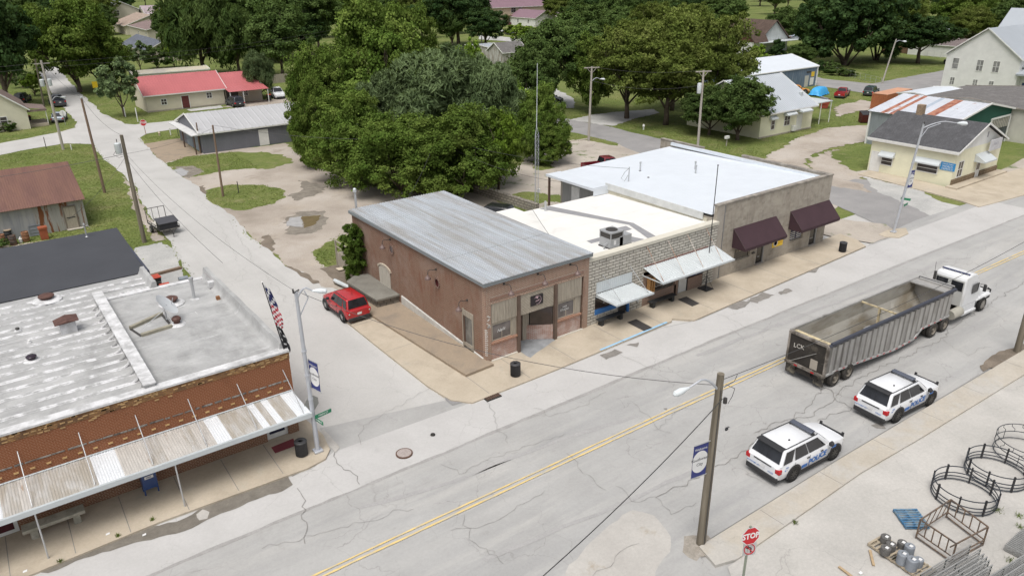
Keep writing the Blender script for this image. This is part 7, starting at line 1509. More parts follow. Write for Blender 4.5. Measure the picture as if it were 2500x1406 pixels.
s = MB().box(-.45, .45, -.01, .01, -.1, .1).build('street_sign', e, GRNS, loc=ln*.22+Vector((.45, -.2, h*.245)), rz=R(8)); text('MAIN ST', .14, WHP, s, (0, -.014, 0), (1, 0, 0), (0, 0, 1))
s = MB().box(-.4, .4, -.01, .01, -.1, .1).build('street_sign', e, GRNS, loc=ln*.22+Vector((.15, -.25, h*.215)), rz=R(-80)); text('BROADWAY', .12, WHP, s, (0, -.014, 0), (1, 0, 0), (0, 0, 1))
e, h, ln = lamp_post(2181, 567, 303, 2256, 'tall steel street lamp at the right corner of the block building', R(-30), 3.1, .12)
banner(e, ln*.45+Vector((.12, 0, h*.42)), (1, -.1, 0), .75, 1.5)
s = MB().box(-.45, .45, -.01, .01, -.1, .1).build('street_sign', e, GRNS, loc=ln*.3+Vector((.5, -.15, h*.26)), rz=R(8)); s = MB().box(-.4, .4, -.01, .01, -.1, .1).build('street_sign', e, GRNS, loc=ln*.3+Vector((.15, -.2, h*.32)), rz=R(-75))
# stop signs
def octo(parent, c, r, nd, face=SIGNR, txt=True, back=AL):
    nd = Vector(nd).normalized(); X = Vector((0, 0, 1)).cross(nd).normalized(); U = nd.cross(X); c = Vector(c)
    def ring(rr_, off): return [c+X*rr_*math.cos(R(22.5+45*i))+U*rr_*math.sin(R(22.5+45*i))+nd*off for i in range(8)]
    a = ring(r, 0); b_ = ring(r, -.01)
    p = MB().use(SIGNW).add(a, [tuple(range(8))]).use(back).add(b_, [tuple(range(8))[::-1]]).add(a+b_, [(i, (i+1) % 8, 8+(i+1) % 8, 8+i)[::-1] for i in range(8)]).build('sign_plate', parent)
    if txt:
        MB().add(ring(r*.92, .004), [tuple(range(8))]).build('red_face', p, face)
        text('STOP', r*.82, SIGNW, p, c+nd*.008, tuple(X), tuple(U), bold=.012, ext=.002, sx=.9)
    return p
tocam = lambda p: Vector((CAMP[0]-p[0], CAMP[1]-p[1], 0))
b = G(1809, 1450, .1); st = thing('stop_sign', 'large red stop sign above a no turn sign at the bottom edge', 'stop sign', (b.x, b.y, 0))
h = PXH((b.x, b.y, 0), 1306); 
bx('post', st, mat('green_steel_post', (.28, .31, .25), .6, .3, var=.15, scale=5), -.035, .035, -.02, .05, 0, h+.42)
octo(st, (0, -.05, h), .4, (-.35, -1, .08))
c = Vector((.03, -.05, h-.62)); X = Vector((1, -.55, 0)).normalized(); nd = Vector((-X.y, X.x, 0))*-1 if False else Vector((X.y, -X.x, 0))
s = MB().use(SIGNW).add([c-X*.26-Vector((0, 0, .3)), c+X*.26-Vector((0, 0, .3)), c+X*.26+Vector((0, 0, .3)), c-X*.26+Vector((0, 0, .3))], [(0, 1, 2, 3), (3, 2, 1, 0)]).build('turn_sign', st)
b = MB(); pts = [c+X*.2*math.cos(a)+Vector((0, 0, .23*math.sin(a)))+nd*.01 for a in [i*math.pi/12 for i in range(24)]]; b.tube(pts, .02, 4, closed=True).bar(c-X*.14+Vector((0, 0, .16))+nd*.01, c+X*.14-Vector((0, 0, .16))+nd*.01, .035, .01, up=tuple(nd)); b.build('red_ring', s, SIGNR)
MB().bar(c+X*.06-Vector((0, 0, .16))+nd*.008, c+X*.06+Vector((0, 0, .05))+nd*.008, .045, .008, up=tuple(nd)).bar(c+X*.06+Vector((0, 0, .05))+nd*.008, c-X*.08+Vector((0, 0, .1))+nd*.008, .045, .008, up=tuple(nd)).add([c-X*.05+Vector((0, 0, .17))+nd*.012, c-X*.16+Vector((0, 0, .07))+nd*.012, c-X*.05+Vector((0, 0, .01))+nd*.012], [(0, 1, 2), (2, 1, 0)]).build('arrow', s, flat('sign_black_ink', (.02, .02, .02)))
b = G(357, 330); st = thing('stop_sign', 'red stop sign across the far crossing by the grey metal shed', 'stop sign', (b.x, b.y, 0)); h = PXH((b.x, b.y, 0), 300); MB().tube([(0, 0, 0), (-.1, 0, h+.3)], .04, 6).build('post', st, RUST); octo(st, (-.1, -.05, h), .48, (-.3, -1, .05))
b = G(160, 306); st = thing('stop_sign', 'stop sign seen from its bare back beside the silver blue sedan', 'stop sign', (b.x, b.y, 0)); h = PXH((b.x, b.y, 0), 277); MB().tube([(0, 0, 0), (0, 0, h+.3)], .035, 6).build('post', st, AL); octo(st, (0, .05, h), .48, (-.3, -1, 0), SIGNW, False, SIGNW)
b = G(772, 1092, .15); st = thing('stop_sign', 'stop sign seen from its bare back beside the corner street lamp', 'stop sign', (b.x+.25, b.y+.25, .15)); octo(st, (-.1, .05, 2.35), .43, (.2, -1, 0), SIGNW, False, mat('bare_sign_back', (.33, .33, .31), .5, .2, var=.1)); MB().tube([(0, .0, 0), (-.05, .0, 2.8)], .03, 6).build('post', st, STEEL)
for c_ in st.children:
    if c_.name.startswith('sign_plate'): c_.data.materials[0] = MATS['bare_sign_back']
b = G(237, 232); st = thing('warning_sign', 'small square yellow sign on the verge of the far street', 'sign', (b.x, b.y, 0)); MB().box(-.45, .45, -.03, 0, 1.3, 2.5).build('sign_plate', st, flat('warning_yellow', (.8, .55, .02))); MB().tube([(0, .02, 0), (0, .02, 2.4)], .04, 6).build('post', st, AL)
# poles in the distance
e, hB, lnB = pole(353, 592, 296, 330, 'tall bare grey pole leaning over the side street beside the trailer', POLEW, .17); PB_ = e.location+lnB+Vector((0, 0, hB))
tb = lnB*.82+Vector((-.45, 0, hB*.84)); MB().lathe(tb, [(0, 0), (.25, .02), (.27, .1), (.27, .85), (.2, .92), (0, .95)], 14).build('transformer', e, ALW, smooth=True); MB().tube([tb+Vector((0, 0, .9)), tb+Vector((0, 0, 1.25))], .03).tube([tb+Vector((-.2, -.1, .3)), tb+Vector((-.5, -.1, 0)), tb+Vector((-.1, -.1, -.3)), tb+Vector((.5, 0, -.2))], .015).build('bushing', e, DKM)
e, h, ln = pole(256, 471, 198, 238, 'brown wooden pole with pale top on the lawn beside the side street', POLEB, .13); P257 = e.location+ln+Vector((0, 0, h))
MB().lathe(ln+Vector((0, 0, h-.1)), [(.12, 0), (.12, .15), (0, .16)], 8).build('cap', e, ALW)
e, h, ln = pole(155, 366, 100, 148, 'pale grey pole with transformers and a small lamp left of the crossing', POLEG, .16); P155 = e.location+ln+Vector((0, 0, h))
for dx in (-.5, .35): MB().lathe(ln*.73+Vector((dx, 0, h*.72)), [(0, 0), (.25, .02), (.27, .1), (.27, .85), (.2, .92), (0, .95)], 12).build('transformer', e, ALW, smooth=True)
armlamp(e, ln*.45+Vector((0, 0, h*.55)), R(10), 1.2, .6, .7); MB().bar(ln+Vector((-.9, 0, h-.4)), ln+Vector((.9, 0, h-.4)), .1).build('crossarm', e, POLEG)
e, h, ln = pole(545, 480, 519, 306, 'dark brown pole in the grass island of the gravel lot', POLEB, .11); P545 = e.location+ln+Vector((0, 0, h))
e, h, ln = pole(490, 374, 479, 300, 'short brown pole at the corner of the grey metal shed', POLEB, .1)
e, h, ln = pole(1073, 475, 1063, 333, 'slim pale grey pole behind the brick building roof', POLEG, .12); P1070 = e.location+ln+Vector((0, 0, h))
GP = 'wooden poles with crossarms beyond the block building'
for bx_p, by_p, tx_p, ty_p, lb, tf, lamp in ((1437, 345, 1445, 163, 'grey pole with crossarm and lamp right of the lattice mast', 0, 1), (1703, 367, 1718, 172, 'grey pole with crossarm and white transformer behind the block building', 1, 0)):
    e, h, ln = pole(bx_p, by_p, tx_p, ty_p, lb, POLEG, .15, group=GP)
    MB().bar(ln+Vector((-1.0, .4, h-.15)), ln+Vector((1.0, -.4, h-.15)), .12).bar(ln+Vector((0, 0, h-.9)), ln+Vector((.6, -.25, h-.2)), .05).bar(ln+Vector((0, 0, h-.9)), ln+Vector((-.6, .25, h-.2)), .05).build('crossarm', e, POLEG)
    if tf: MB().lathe(ln*.8+Vector((-.45, .1, h*.72)), [(0, 0), (.26, .02), (.28, .1), (.28, 1.2), (.2, 1.3), (0, 1.32)], 12).build('transformer', e, ALW, smooth=True)
    else: armlamp(e, ln*.8+Vector((0, 0, h*.8)), R(-20), 1.3, .5, .8)
    if tf: P1703 = e.location+ln+Vector((0, 0, h))
    else: P1437 = e.location+ln+Vector((0, 0, h))
e, h, ln = pole(2153, 205, 2189, 96, 'grey pole with street light leaning over the far right street', POLEG, .14); armlamp(e, ln*.93+Vector((0, 0, h*.93)), R(-25), 1.6, .3, 1.0)
for q in ((1176, 108, 1176, 63, 'distant bare pole left of the tan house'), (1261, 112, 1261, 72, 'distant bare pole behind the white garage shed'), (1369, 60, 1369, -2, 'distant double crossarm pole right of the plum roofs'), (1680, 85, 1684, 4, 'distant double crossarm pole above the olive trees'), (387, 105, 373, 24, 'distant tall pale pole, the right one above the brown gable house'), (360, 62, 353, 22, 'distant pale pole, the middle one above the beige gable house'), (108, 262, 85, 145, 'dark wooden pole left of the pole with transformers')):
    e, h, ln = pole(*q, POLEG if q[0] != 108 else POLEW, .14)
    if q[0] in (1369, 1680): MB().bar(ln+Vector((-1.5, 1, h-.3)), ln+Vector((1.5, -1, h-.3)), .14).bar(ln*.75+Vector((-1.2, .8, h*.74)), ln*.75+Vector((1.2, -.8, h*.74)), .14).build('crossarm', e, POLEG)
# lattice mast
tb = G(1309, 509); H_ = PXH((tb.x, tb.y, 0), 155); lt = thing('lattice_mast', 'tall thin lattice radio mast rising behind the white roof', 'mast', (tb.x, tb.y, 0)); b = MB(); hz = H_*.58
cor = [(.22*math.cos(R(90+120*i)), .22*math.sin(R(90+120*i))) for i in range(3)]
for cx_, cy_ in cor: b.tube([(cx_, cy_, 0), (cx_, cy_, hz-.8), (cx_*.1, cy_*.1, hz)], .02, 5)
n = int(hz/.42)
for k in range(n-1):
    for i in range(3): a = cor[i]; c = cor[(i+1) % 3]; b.bar((a[0], a[1], k*.42), (c[0], c[1], (k+1)*.42), .014); b.bar((a[0], a[1], k*.42), (c[0], c[1], k*.42), .012)
b.build('lattice', lt, STEEL); MB().tube([(0, 0, hz-.1), (.02, .0, hz+1.8), (.05, 0, H_)], [.04, .035, .025], 8).build('whip_antenna', lt, ALW); bx('white_box', lt, WHT, .15, .45, -.1, .1, 1.6, 1.95)
# black mast on a stand in front of the block building
q = G(1725, 706, .14); bm_ = thing('black_flagpole', 'thin black pole with a round tip on a weighted stand by the block building', 'flagpole', (q.x, q.y+.1, .14)); hh = PXH((q.x, q.y, .14), 407)
MB().tube([(0, 0, .02), (0, 0, hh)], .03, 8).build('shaft', bm_, flat('black_pole', (.025, .025, .03), .5)); MB().lathe((0, 0, hh), [(0, 0), (.06, .05), (.06, .09), (0, .13)], 8).build('finial', bm_, flat('black_pole', (.025, .025, .03)))
b = MB(); b.box(-.42, .42, -.42, .42, 0, .05); [b.bar((.38*sx_, .38*sy_, .05), (0, 0, 1.05), .025) for sx_ in (-1, 1) for sy_ in (-1, 1)]; b.build('stand', bm_, flat('black_pole', (.025, .025, .03)))
# trash cans
def trashcan(x, y, z, label):
    e = thing('trash_can', label, 'trash can', (x, y, z), 0, 'black slatted trash cans on the sidewalks')
    MB().lathe((0, 0, 0), [(.25, .02), (.27, .06), (.27, .78), (.25, .8)], 24).build('liner', e, flat('black_liner', (.015, .015, .016)))
    b = MB(); [b.bar((.285*math.cos(a), .285*math.sin(a), .04), (.285*math.cos(a), .285*math.sin(a), .78), .035, .012) for a in [i*2*math.pi/32 for i in range(32)]]; b.build('slats', e, flat('black_powder_coat', (.035, .035, .038), .5))
    MB().lathe((0, 0, 0), [(.1, .8), (.12, .84), (.27, .84), (.31, .81), (.31, .76)], 24).build('lid', e, flat('black_lid', (.05, .05, .053), .45), smooth=True); return e
q = G(1264, 920, .14); trashcan(q.x, q.y+.22, .14, 'black slatted trash can on the sidewalk before the brick building')
q = G(742, 1115, .15); trashcan(q.x, q.y+.22, .15, 'black slatted trash can at the corner under the long tin awning')
q = G(2062, 616, .14); trashcan(q.x, q.y+.22, .14, 'black slatted trash can on the sidewalk before the block building')
# benches
def bench(x, y, w, label):
    e = thing('bench', label, 'bench', (x, y, .14), R(-1), 'black benches on the sidewalk'); m = flat('black_bench_paint', (.03, .032, .034), .6)
    b = MB(); [b.box(0, w, i*.15, i*.15+.14, .42, .46) for i in range(3)]; b.build('seat', e, m)
    for px_ in (.2, w-.45): MB().box(px_, px_+.22, .04, .4, 0, .42).build('leg', e, m)
    bx('stretcher', e, m, .3, w-.35, .19, .25, .25, .32); return e
bench(8.75, -.55, 2.35, 'black bench before the left shop window with the blue sill'); bench(13.55, -.62, 2.55, 'black bench before the brick shop window left of the white door')
q = G(72, 1318, .15); e = thing('stone_bench', 'long pale concrete bench against the orange brick front wall', 'bench', (-24.3, -1.0, .15)); cm = mat('mossy_concrete', (.42, .4, .34), .9, var=.15, scale=3, col2=(.3, .29, .24), fine=.1)
bx('seat', e, cm, 0, 2.35, -.2, .35, .42, .58, bevel=.02); [bx('leg', e, cm, x, x+.28, -.12, .28, 0, .42) for x in (.25, 1.85)]
# door mats
RUB = mat('black_rubber_mat', (.05, .045, .043), .95, var=.15, scale=6)
def doormat(p, z, m, label, hgt=.014):
    c = [G(*q, z) for q in p]; o = MB().prism([(v.x, v.y) for v in c][::-1] if sum(c[i].x*c[(i+1) % 4].y-c[(i+1) % 4].x*c[i].y for i in range(4)) < 0 else [(v.x, v.y) for v in c], z, z+hgt).build('door_mat', None, m); tag(o, label, 'mat', None if m is not RUB else 'black rubber door mats')
doormat(((1531, 787), (1553, 779), (1593, 800), (1572, 808)), .145, RUB, 'black rubber mat on the sidewalk between the two benches'); doormat(((1654, 731), (1676, 724), (1708, 741), (1690, 748)), .145, RUB, 'black rubber mat before the white door of the stone building')
doormat(((662, 1092), (716, 1070), (723, 1087), (672, 1106)), .155, mat('maroon_mat', (.2, .045, .055), .95, var=.1), 'dark red mat at the corner door under the tin awning')
# mailbox
mx = thing('mailbox', 'blue rounded collection mailbox on legs under the tin awning', 'mailbox', (-19.55, -.95, .15), R(2)); MBL = paint('postal_blue', (.02, .06, .2), .4)
b = MB(); n = 10; pr_ = [(0, .3), (.5, .3), (.5, .95)]+[(.25+.25*math.cos(math.pi*i/n), .95+.28*math.sin(math.pi*i/n)) for i in range(1, n)]+[(0, .95)]
b.add([(0, y, z) for y, z in pr_]+[(.62, y, z) for y, z in pr_], [tuple(range(len(pr_)))[::-1], tuple(range(len(pr_), 2*len(pr_)))]+[(i, (i+1) % len(pr_), len(pr_)+(i+1) % len(pr_), len(pr_)+i) for i in range(len(pr_))]); o = b.build('body', mx, MBL)
[bx('leg', mx, MBL, x, x+.06, y, y+.06, 0, .3) for x in (0, .56) for y in (.02, .42)]; s = bx('chute_label', mx, WHP, .12, .5, -.012, 0, .85, 1.0); text('MAIL', .1, MBL, s, (.31, -.016, .925), (1, 0, 0), (0, 0, 1))
# flagpole with flags
FX, FY = -11.98, .12; fp = thing('flagpole', 'dark flagpole with furled american flag at the roof corner', 'flagpole', (FX, FY, 4.6)); tp = Vector((-.55, -.0, 3.6))
sd = Vector((_rt[0], _rt[1], 0)); hf = PXH((FX, FY, 4.9), 690); tp = sd*(-.62)*1+Vector((0, 0, hf+.3))
MB().tube([(0, 0, 0), tuple(tp)], [.035, .022], 8).build('shaft', fp, flat('black_pole', (.025, .025, .03))); MB().lathe(tuple(tp), [(0, 0), (.05, .04), (0, .1)], 8).build('finial', fp, WHT)
FR, FW, FB = mat('flag_red', (.4, .02, .04), .8), mat('flag_white', (.68, .68, .68), .8), mat('flag_navy', (.02, .025, .1), .8)
b = MB(); rr = random.Random(2)
def fl_(k0, k1, wid, cols, nst, name):
    b = MB(); n = 14
    for i in range(n):
        for j in range(nst):
            def P(ii, jj):
                u = ii/n; v = jj/nst; w_ = wid*(.25+.75*math.sin(math.pi*min(1, u*.75+.12))); p = tp*(k1+(k0-k1)*(1-u)); fold = .07*math.sin(v*9+u*5)
                return p+sd*(w_*v+.02)+Vector((-sd.y, sd.x, 0))*fold-Vector((0, 0, w_*v*.9+u*.0))
            b.use(cols(i/n, j)); b.add([P(i, j), P(i, j+1), P(i+1, j+1), P(i+1, j)], [(0, 1, 2, 3)])
    return b.build(name, fp, smooth=True)
o = fl_(.97, .42, .5, lambda u, j: (FB if (j+int(u*14)) % 3 else FW) if u < .36 else (FR if (int(u*14)+j) % 2 else FW), 5, 'american_flag')
fl_(.42, .05, .4, lambda u, j: flat('flag_black', (.015, .015, .017)) if (int(u*14)*3+j) % 7 else FW, 4, 'black_flag')
# satellite dish on timber sled
q = G(392, 790, 4.45); sdh = thing('satellite_dish', 'large pale satellite dish on timber beams on the coated roof', 'satellite dish', (q.x, q.y, 4.5)); wd_ = mat('dull_timber', (.3, .28, .22), .9, var=.2, scale=3)
a0, a1, a2, a3 = [G(*p, 4.6)-q+Vector((0, 0, -.0)) for p in ((318, 800), (395, 765), (345, 818), (420, 795))]
for a_, c_ in ((a0, a1), (a2, a3)): MB().bar(Vector((a_.x, a_.y, .1)), Vector((c_.x, c_.y, .1)), .2, .16).build('timber_beam', sdh, wd_)
MB().bar(Vector((a0.x, a0.y, .02)), Vector((a2.x, a2.y, .02)), .12, .06).bar(Vector((a1.x, a1.y, .02)), Vector((a3.x, a3.y, .02)), .12, .06).build('sled_frame', sdh, DKM)
mp = (a1+a3)/2; MB().tube([(mp.x, mp.y, .1), (mp.x, mp.y, 1.0)], .05).tube([(mp.x, mp.y, .7), ((a0.x+a2.x)/2+.3, (a0.y+a2.y)/2, .15)], .02).tube([(mp.x, mp.y, .7), (a3.x+.1, a3.y-.1, .1)], .02).build('mast', sdh, AL)
dc = G(405, 745, 5.55)-Vector((q.x, q.y, 4.5)); nv = (Vector(_rt)*.66+Vector(_up)*.66-Vector(_f)*.08).normalized(); U = nv.orthogonal().normalized(); V = nv.cross(U)
b = MB(); vs = []; nr, na = 6, 28
for i in range(nr+1):
    for j in range(na): r_ = .7*i/nr; a_ = 2*math.pi*j/na; vs.append(dc+U*r_*math.cos(a_)+V*r_*math.sin(a_)+nv*(r_*r_*.18))
b.add(vs, [(i*na+j, (i+1)*na+j, (i+1)*na+(j+1) % na, i*na+(j+1) % na) for i in range(nr) for j in range(na)]); b.build('dish', sdh, mat('pale_dish', (.62, .64, .66), .5, var=.05), smooth=True)
MB().tube([dc, Vector((mp.x, mp.y, .95))], .05).bar(dc-V*.5+nv*.05, dc+nv*.55, .03).build('feed_arm', sdh, AL)
cq = G(440, 800, 4.5); MB().tube([(q.x*0+cq.x-q.x+1.2, cq.y-q.y+1.6, .0), (cq.x-q.x+1.3, cq.y-q.y+.6, .0), (cq.x-q.x+.6, cq.y-q.y+.2, .0)], .015, 5).build('cable', sdh, WHT)
# rooftop unit on the white roof
hv = thing('rooftop_unit', 'grey rooftop air conditioner with round fan on the white roof', 'air conditioner', (11.05, 1.15, 4.58)); hg = mat('hvac_grey', (.4, .41, .42), .5, .3, var=.06); hd_ = flat('hvac_dark_grille', (.06, .055, .05))
bx('curb', hv, DKM, -.05, 2.0, -.05, 1.15, 0, .1); bx('lower_cabinet', hv, hg, .85, 1.95, .0, 1.0, .1, .78); bx('condenser', hv, hg, 0, 1.15, 0, 1.1, .1, .72); bx('condenser_grille', hv, hd_, .04, 1.11, .04, 1.06, .72, 1.1); MB().box(-.02, 1.17, -.02, 1.12, 1.1, 1.2).box(-.01, .05, -.01, .05, .72, 1.1).box(1.1, 1.16, -.01, .05, .72, 1.1).box(-.01, .05, 1.05, 1.11, .72, 1.1).build('top_panel', hv, hg)
f = MB().lathe((.57, .55, 1.2), [(.4, .0), (.42, .03), (.36, .03), (.36, .01), (0, .01)], 24).build('fan_guard', hv, hd_); b = MB(); [b.bar((.57, .55, 1.225), (.57+.34*math.cos(a), .55+.34*math.sin(a), 1.225), .08, .01) for a in [i*math.pi*2/5 for i in range(5)]]; b.build('fan_blades', f, DKM); MB().tube([(0, .3, .4), (-.3, .3, .35), (-.3, .3, 0)], .05).build('conduit', hv, hg); bx('label', hv, WHP, .3, .5, -.012, 0, .3, .6)
# wheelie bins and gas cylinders in the alley
BIN = flat('black_bin', (.03, .03, .032), .6); LID = flat('orange_red_lid', (.6, .09, .05), .5)
def wbin(x, y, label, rz=0, lid=LID, s=1.0):
    e = thing('wheelie_bin', label, 'bin', (x, y, .04), rz); MB().add([(-.26, -.3, 0), (.26, -.3, 0), (.26, .3, 0), (-.26, .3, 0), (-.32, -.38, 1.0), (.32, -.38, 1.0), (.32, .38, 1.0), (-.32, .38, 1.0)], [(0, 1, 5, 4), (1, 2, 6, 5), (2, 3, 7, 6), (3, 0, 4, 7), (4, 5, 6, 7)]).build('bin_body', e, BIN)
    bx('lid', e, lid, -.35, .35, -.42, .42, 1.0, 1.08, bevel=.03); [bx('wheel', e, BLKP, x_, x_+.06, .3, .46, 0, .18) for x_ in (-.34, .28)]; e.scale = (s,)*3; return e
q = G(398, 692); w = wbin(-13.2, 24.6, 'black wheelie bin with orange lid in the alley, the rear one', R(5)); text('CWS', .22, WHP, w, (0, -.352, .72), (1, 0, 0), (0, 0, 1))
wbin(-13.0, 22.4, 'black wheelie bin in the alley half hidden by the coated roof')
mb2 = thing('mailbox', 'grey rounded rural mailbox on a short post in the alley', 'mailbox', (-11.6, 22.9, 0)); bx('post', mb2, POLEB, -.06, .06, -.06, .06, 0, .9); MB().tube([(-.32, 0, 1.05), (.32, 0, 1.05)], .2, 14).build('box', mb2, mat('grey_blue_steel', (.25, .28, .31), .5, .2), smooth=True)
tag(MB().bar((-14.6, 27.4, .1), (-10.6, 28.0, .1), .3, .22).build('timber_beam', None, POLEB), 'long dark timber lying on the alley gravel behind the bins', 'timber')
for i, (px_, py_, lb) in enumerate(((395, 240, 0),)): pass
for x, y, lb, ld in ((-13.6, 126.5, 'wheelie bin with orange lid beside the dark suv driveway', LID), (2.8, 141.5, 'black wheelie bin at the right edge of the far street', BIN), (24.8, 106.0, 'black bin with orange lid beside the open porch', LID), (-13.0, 109, 'black bin with orange lid on the cottage porch side', LID)): wbin(x, y, lb, 0, ld)
# drums, crate by the rusty barn
OR = mat('rusty_drum', (.2, .1, .055), .85, .1, var=.3, scale=3, col2=(.35, .18, .1)); DD = mat('dark_drum', (.07, .06, .055), .8, .1, var=.3, scale=3, col2=(.17, .1, .07))
def drum(px, py, m, label, lid=None):
    q = G(px, py); e = thing('drum', label, 'drum', (q.x, q.y+.2, .03), 0, 'old drums beside the rusty barn')
    MB().lathe((0, 0, 0), [(.28, 0), (.29, .02), (.29, .3), (.305, .32), (.29, .34), (.29, .6), (.305, .62), (.29, .64), (.29, .88), (.26, .89), (.26, .84), (0, .84)], 18).build('drum_body', e, m, smooth=True)
    if lid: MB().lathe((.03, 0, .9), [(.2, 0), (.31, .02), (.31, .07), (.2, .08)], 14).build('ring', e, lid)
drum(66, 591, OR, 'rust brown ribbed drum right of the white jug'); drum(50, 581, mat('orange_rust', (.36, .13, .05), .85, var=.3, scale=3), 'orange rusted drum behind the dark drum'); drum(35, 600, DD, 'dark brown drum in front of the orange rusted one'); drum(24, 588, flat('black_drum', (.03, .03, .03)), 'black drum carrying a pale ring', mat('pale_ring', (.55, .43, .3))); drum(8, 598, OR, 'rusty drum at the left edge beside the weeds')
q = G(111, 585); cr = thing('steel_locker', 'small orange brown steel locker standing by the rusty barn', 'locker', (q.x, q.y, .03)); MB().box(-.3, .3, -.05, .5, 0, .95).box(-.36, .36, -.12, .55, .95, 1.12).build('cabinet', cr, mat('orange_brown_steel', (.3, .085, .04), .7, var=.2, scale=3))
q = G(90, 577); tag(MB().box(-.45, .45, -.03, .03, 0, .04).bar((-.45, 0, 0), (-.45, 0, .95), .05).bar((.45, 0, 0), (.45, 0, .95), .05).bar((-.45, 0, .95), (.45, 0, .95), .05).bar((-.45, 0, .3), (.45, 0, .3), .03).bar((-.45, 0, .6), (.45, 0, .6), .03).box(-.42, .42, .02, .04, .05, .9).build('wire_crate', None, mat('dull_wire', (.3, .32, .35), .6, .2), loc=(q.x, q.y+.2, .03)), 'grey wire panel crate leaning between drum and locker', 'crate')
q = G(52, 592); tag(MB().lathe((0, 0, 0), [(.15, 0), (.16, .3), (.08, .4), (.05, .5), (0, .5)], 10).build('jug', None, WHT, loc=(q.x, q.y, .03), smooth=True), 'white plastic jug between the drums', 'jug')
slab('drum_pad', [(60, 616), (132, 606), (130, 586), (105, 588), (0, 600), (-60, 612), (-60, 640)], -.02, .02, WALK)
# small white litter and boards
for px_, py_, z_, lb in ((263, 1303, .15, 'white paper scrap on the sidewalk below the stone bench'), (352, 1305, .1, 'white paper scrap in the gutter'), (61, 1394, .15, 'white paper scrap near the bottom left kerb'), (2101, 1398, .1, 'white paper scrap in the yard at the bottom'), (640, 1152, .06, 'white scrap')):
    if lb == 'white scrap': continue
    q = G(px_, py_, z_); tag(MB().add([(-.08, -.05, z_+.004), (.07, -.06, z_+.012), (.09, .05, z_+.03), (-.06, .06, z_+.01)], [(0, 1, 2, 3)]).build('paper_scrap', None, WHP, loc=(q.x, q.y, 0)), lb, 'litter')
q = G(838, 658); tag(bx('board', None, mat('pale_board', (.55, .48, .38)), -.5, .5, -.3, .3, .05, .09), 'pale flat board lying on the mud below the deck', 'board').location = (q.x, q.y, .05)
q0, q1 = G(818, 693), G(840, 706); tag(MB().tube([(q0.x, q0.y, .3), ((q0.x+q1.x)/2, (q0.y+q1.y)/2, .32), (q1.x+.2, q1.y-.6, .3)], [.14, .16, .14], 10).build('white_pipe', None, ALW, smooth=True), 'pale rounded pipe lying behind the red suv', 'pipe')
tag(MB().lathe((0, 0, 0), [(.12, 0), (.12, .35), (.16, .4), (.1, .55), (.05, .62), (0, .62)], 10).build('fire_hydrant', None, mat('cream_hydrant', (.6, .5, .38)), loc=G(390, 332), smooth=True), 'small cream fire hydrant on the grass by the grey metal shed', 'hydrant')
tag(MB().lathe((0, 0, 0), [(.12, 0), (.12, .35), (.2, .5), (.16, .7), (.05, .8), (0, .8)], 10).build('fire_hydrant', None, WHT, loc=G(1571, 317), smooth=True), 'white fire hydrant by the kerb of the right cross street', 'hydrant')
e = thing('mailbox', 'white roadside mailbox on a post under the leaning green tree', 'mailbox', G(1773, 357)); bx('post', e, POLEG, -.05, .05, -.05, .05, 0, 1.0); bx('box', e, WHT, -.35, .35, -.15, .15, 1.0, 1.35)
for px_, py_, hx, lb in ((113, 362, 1.5, 'thin dark steel post at the left crossing verge'), (583, 472, 1.3, 'short green steel post in the grass island'), (337, 298, 2.2, 'white fence post left of the far stop sign'), (307, 286, 1.6, 'short white post on the verge by the grey tree'), (436, 333, 2.0, 'thin dark post by the grey shed canopy'), (175, 366, .7, 'small white utility stub beside the pole with transformers'), (417, 330, 1.0, 'white utility pedestal near the shed')):
    q = G(px_, py_); tag(MB().tube([(0, 0, 0), (0, 0, hx)], .05 if 'white' not in lb else .08, 6).build('marker_post', None, WHT if 'white' in lb else DKM, loc=q), lb, 'post')
# concrete wheel stops
for i, (a_, c_) in enumerate((((1375, 350), (1402, 345)), ((1412, 345), (1440, 340)))):
    p, q = G(*a_), G(*c_); tag(MB().bar(p+Vector((0, 0, .1)), q+Vector((0, 0, .1)), .2, .16).build('wheel_stop', None, mat('pale_wheel_stop', (.55, .5, .43))), ('left' if i == 0 else 'right')+' of two pale concrete wheel stops by the lattice mast lot', 'wheel stop')
# shipping container, dumpsters
sc_ = thing('shipping_container', 'orange brown ribbed shipping container on the grass beside the patched barn', 'container', (100.7, 30.9, 0), R(4)); OC = mat('orange_container_paint', (.36, .13, .06), .7, var=.12, scale=.8); OCT = mat('faded_container_top', (.52, .28, .18), .8, var=.1, scale=.5)
b = MB().use(OC); b.ribbed((0, 2.4, .1), (0, 0, .1), (0, 0, 2.55), (0, 2.4, 2.55), .3, .05, .45, thick=0).ribbed((0, 0, .1), (9, 0, .1), (9, 0, 2.55), (0, 0, 2.55), .3, .05, .45, thick=0).quad((9, 0, .1), (9, 2.4, .1), (9, 2.4, 2.55), (9, 0, 2.55)).quad((9, 2.4, .1), (0, 2.4, .1), (0, 2.4, 2.55), (9, 2.4, 2.55)); b.build('ribbed_walls', sc_); bx('roof', sc_, OCT, -.05, 9.05, -.05, 2.45, 2.55, 2.62); b = MB(); [b.box(x-.06, x+.1, y-.06, y+.1, 0, 2.55) for x in (-.03, 8.95) for y in (-.03, 2.35)]; b.build('corner_posts', sc_, OC)
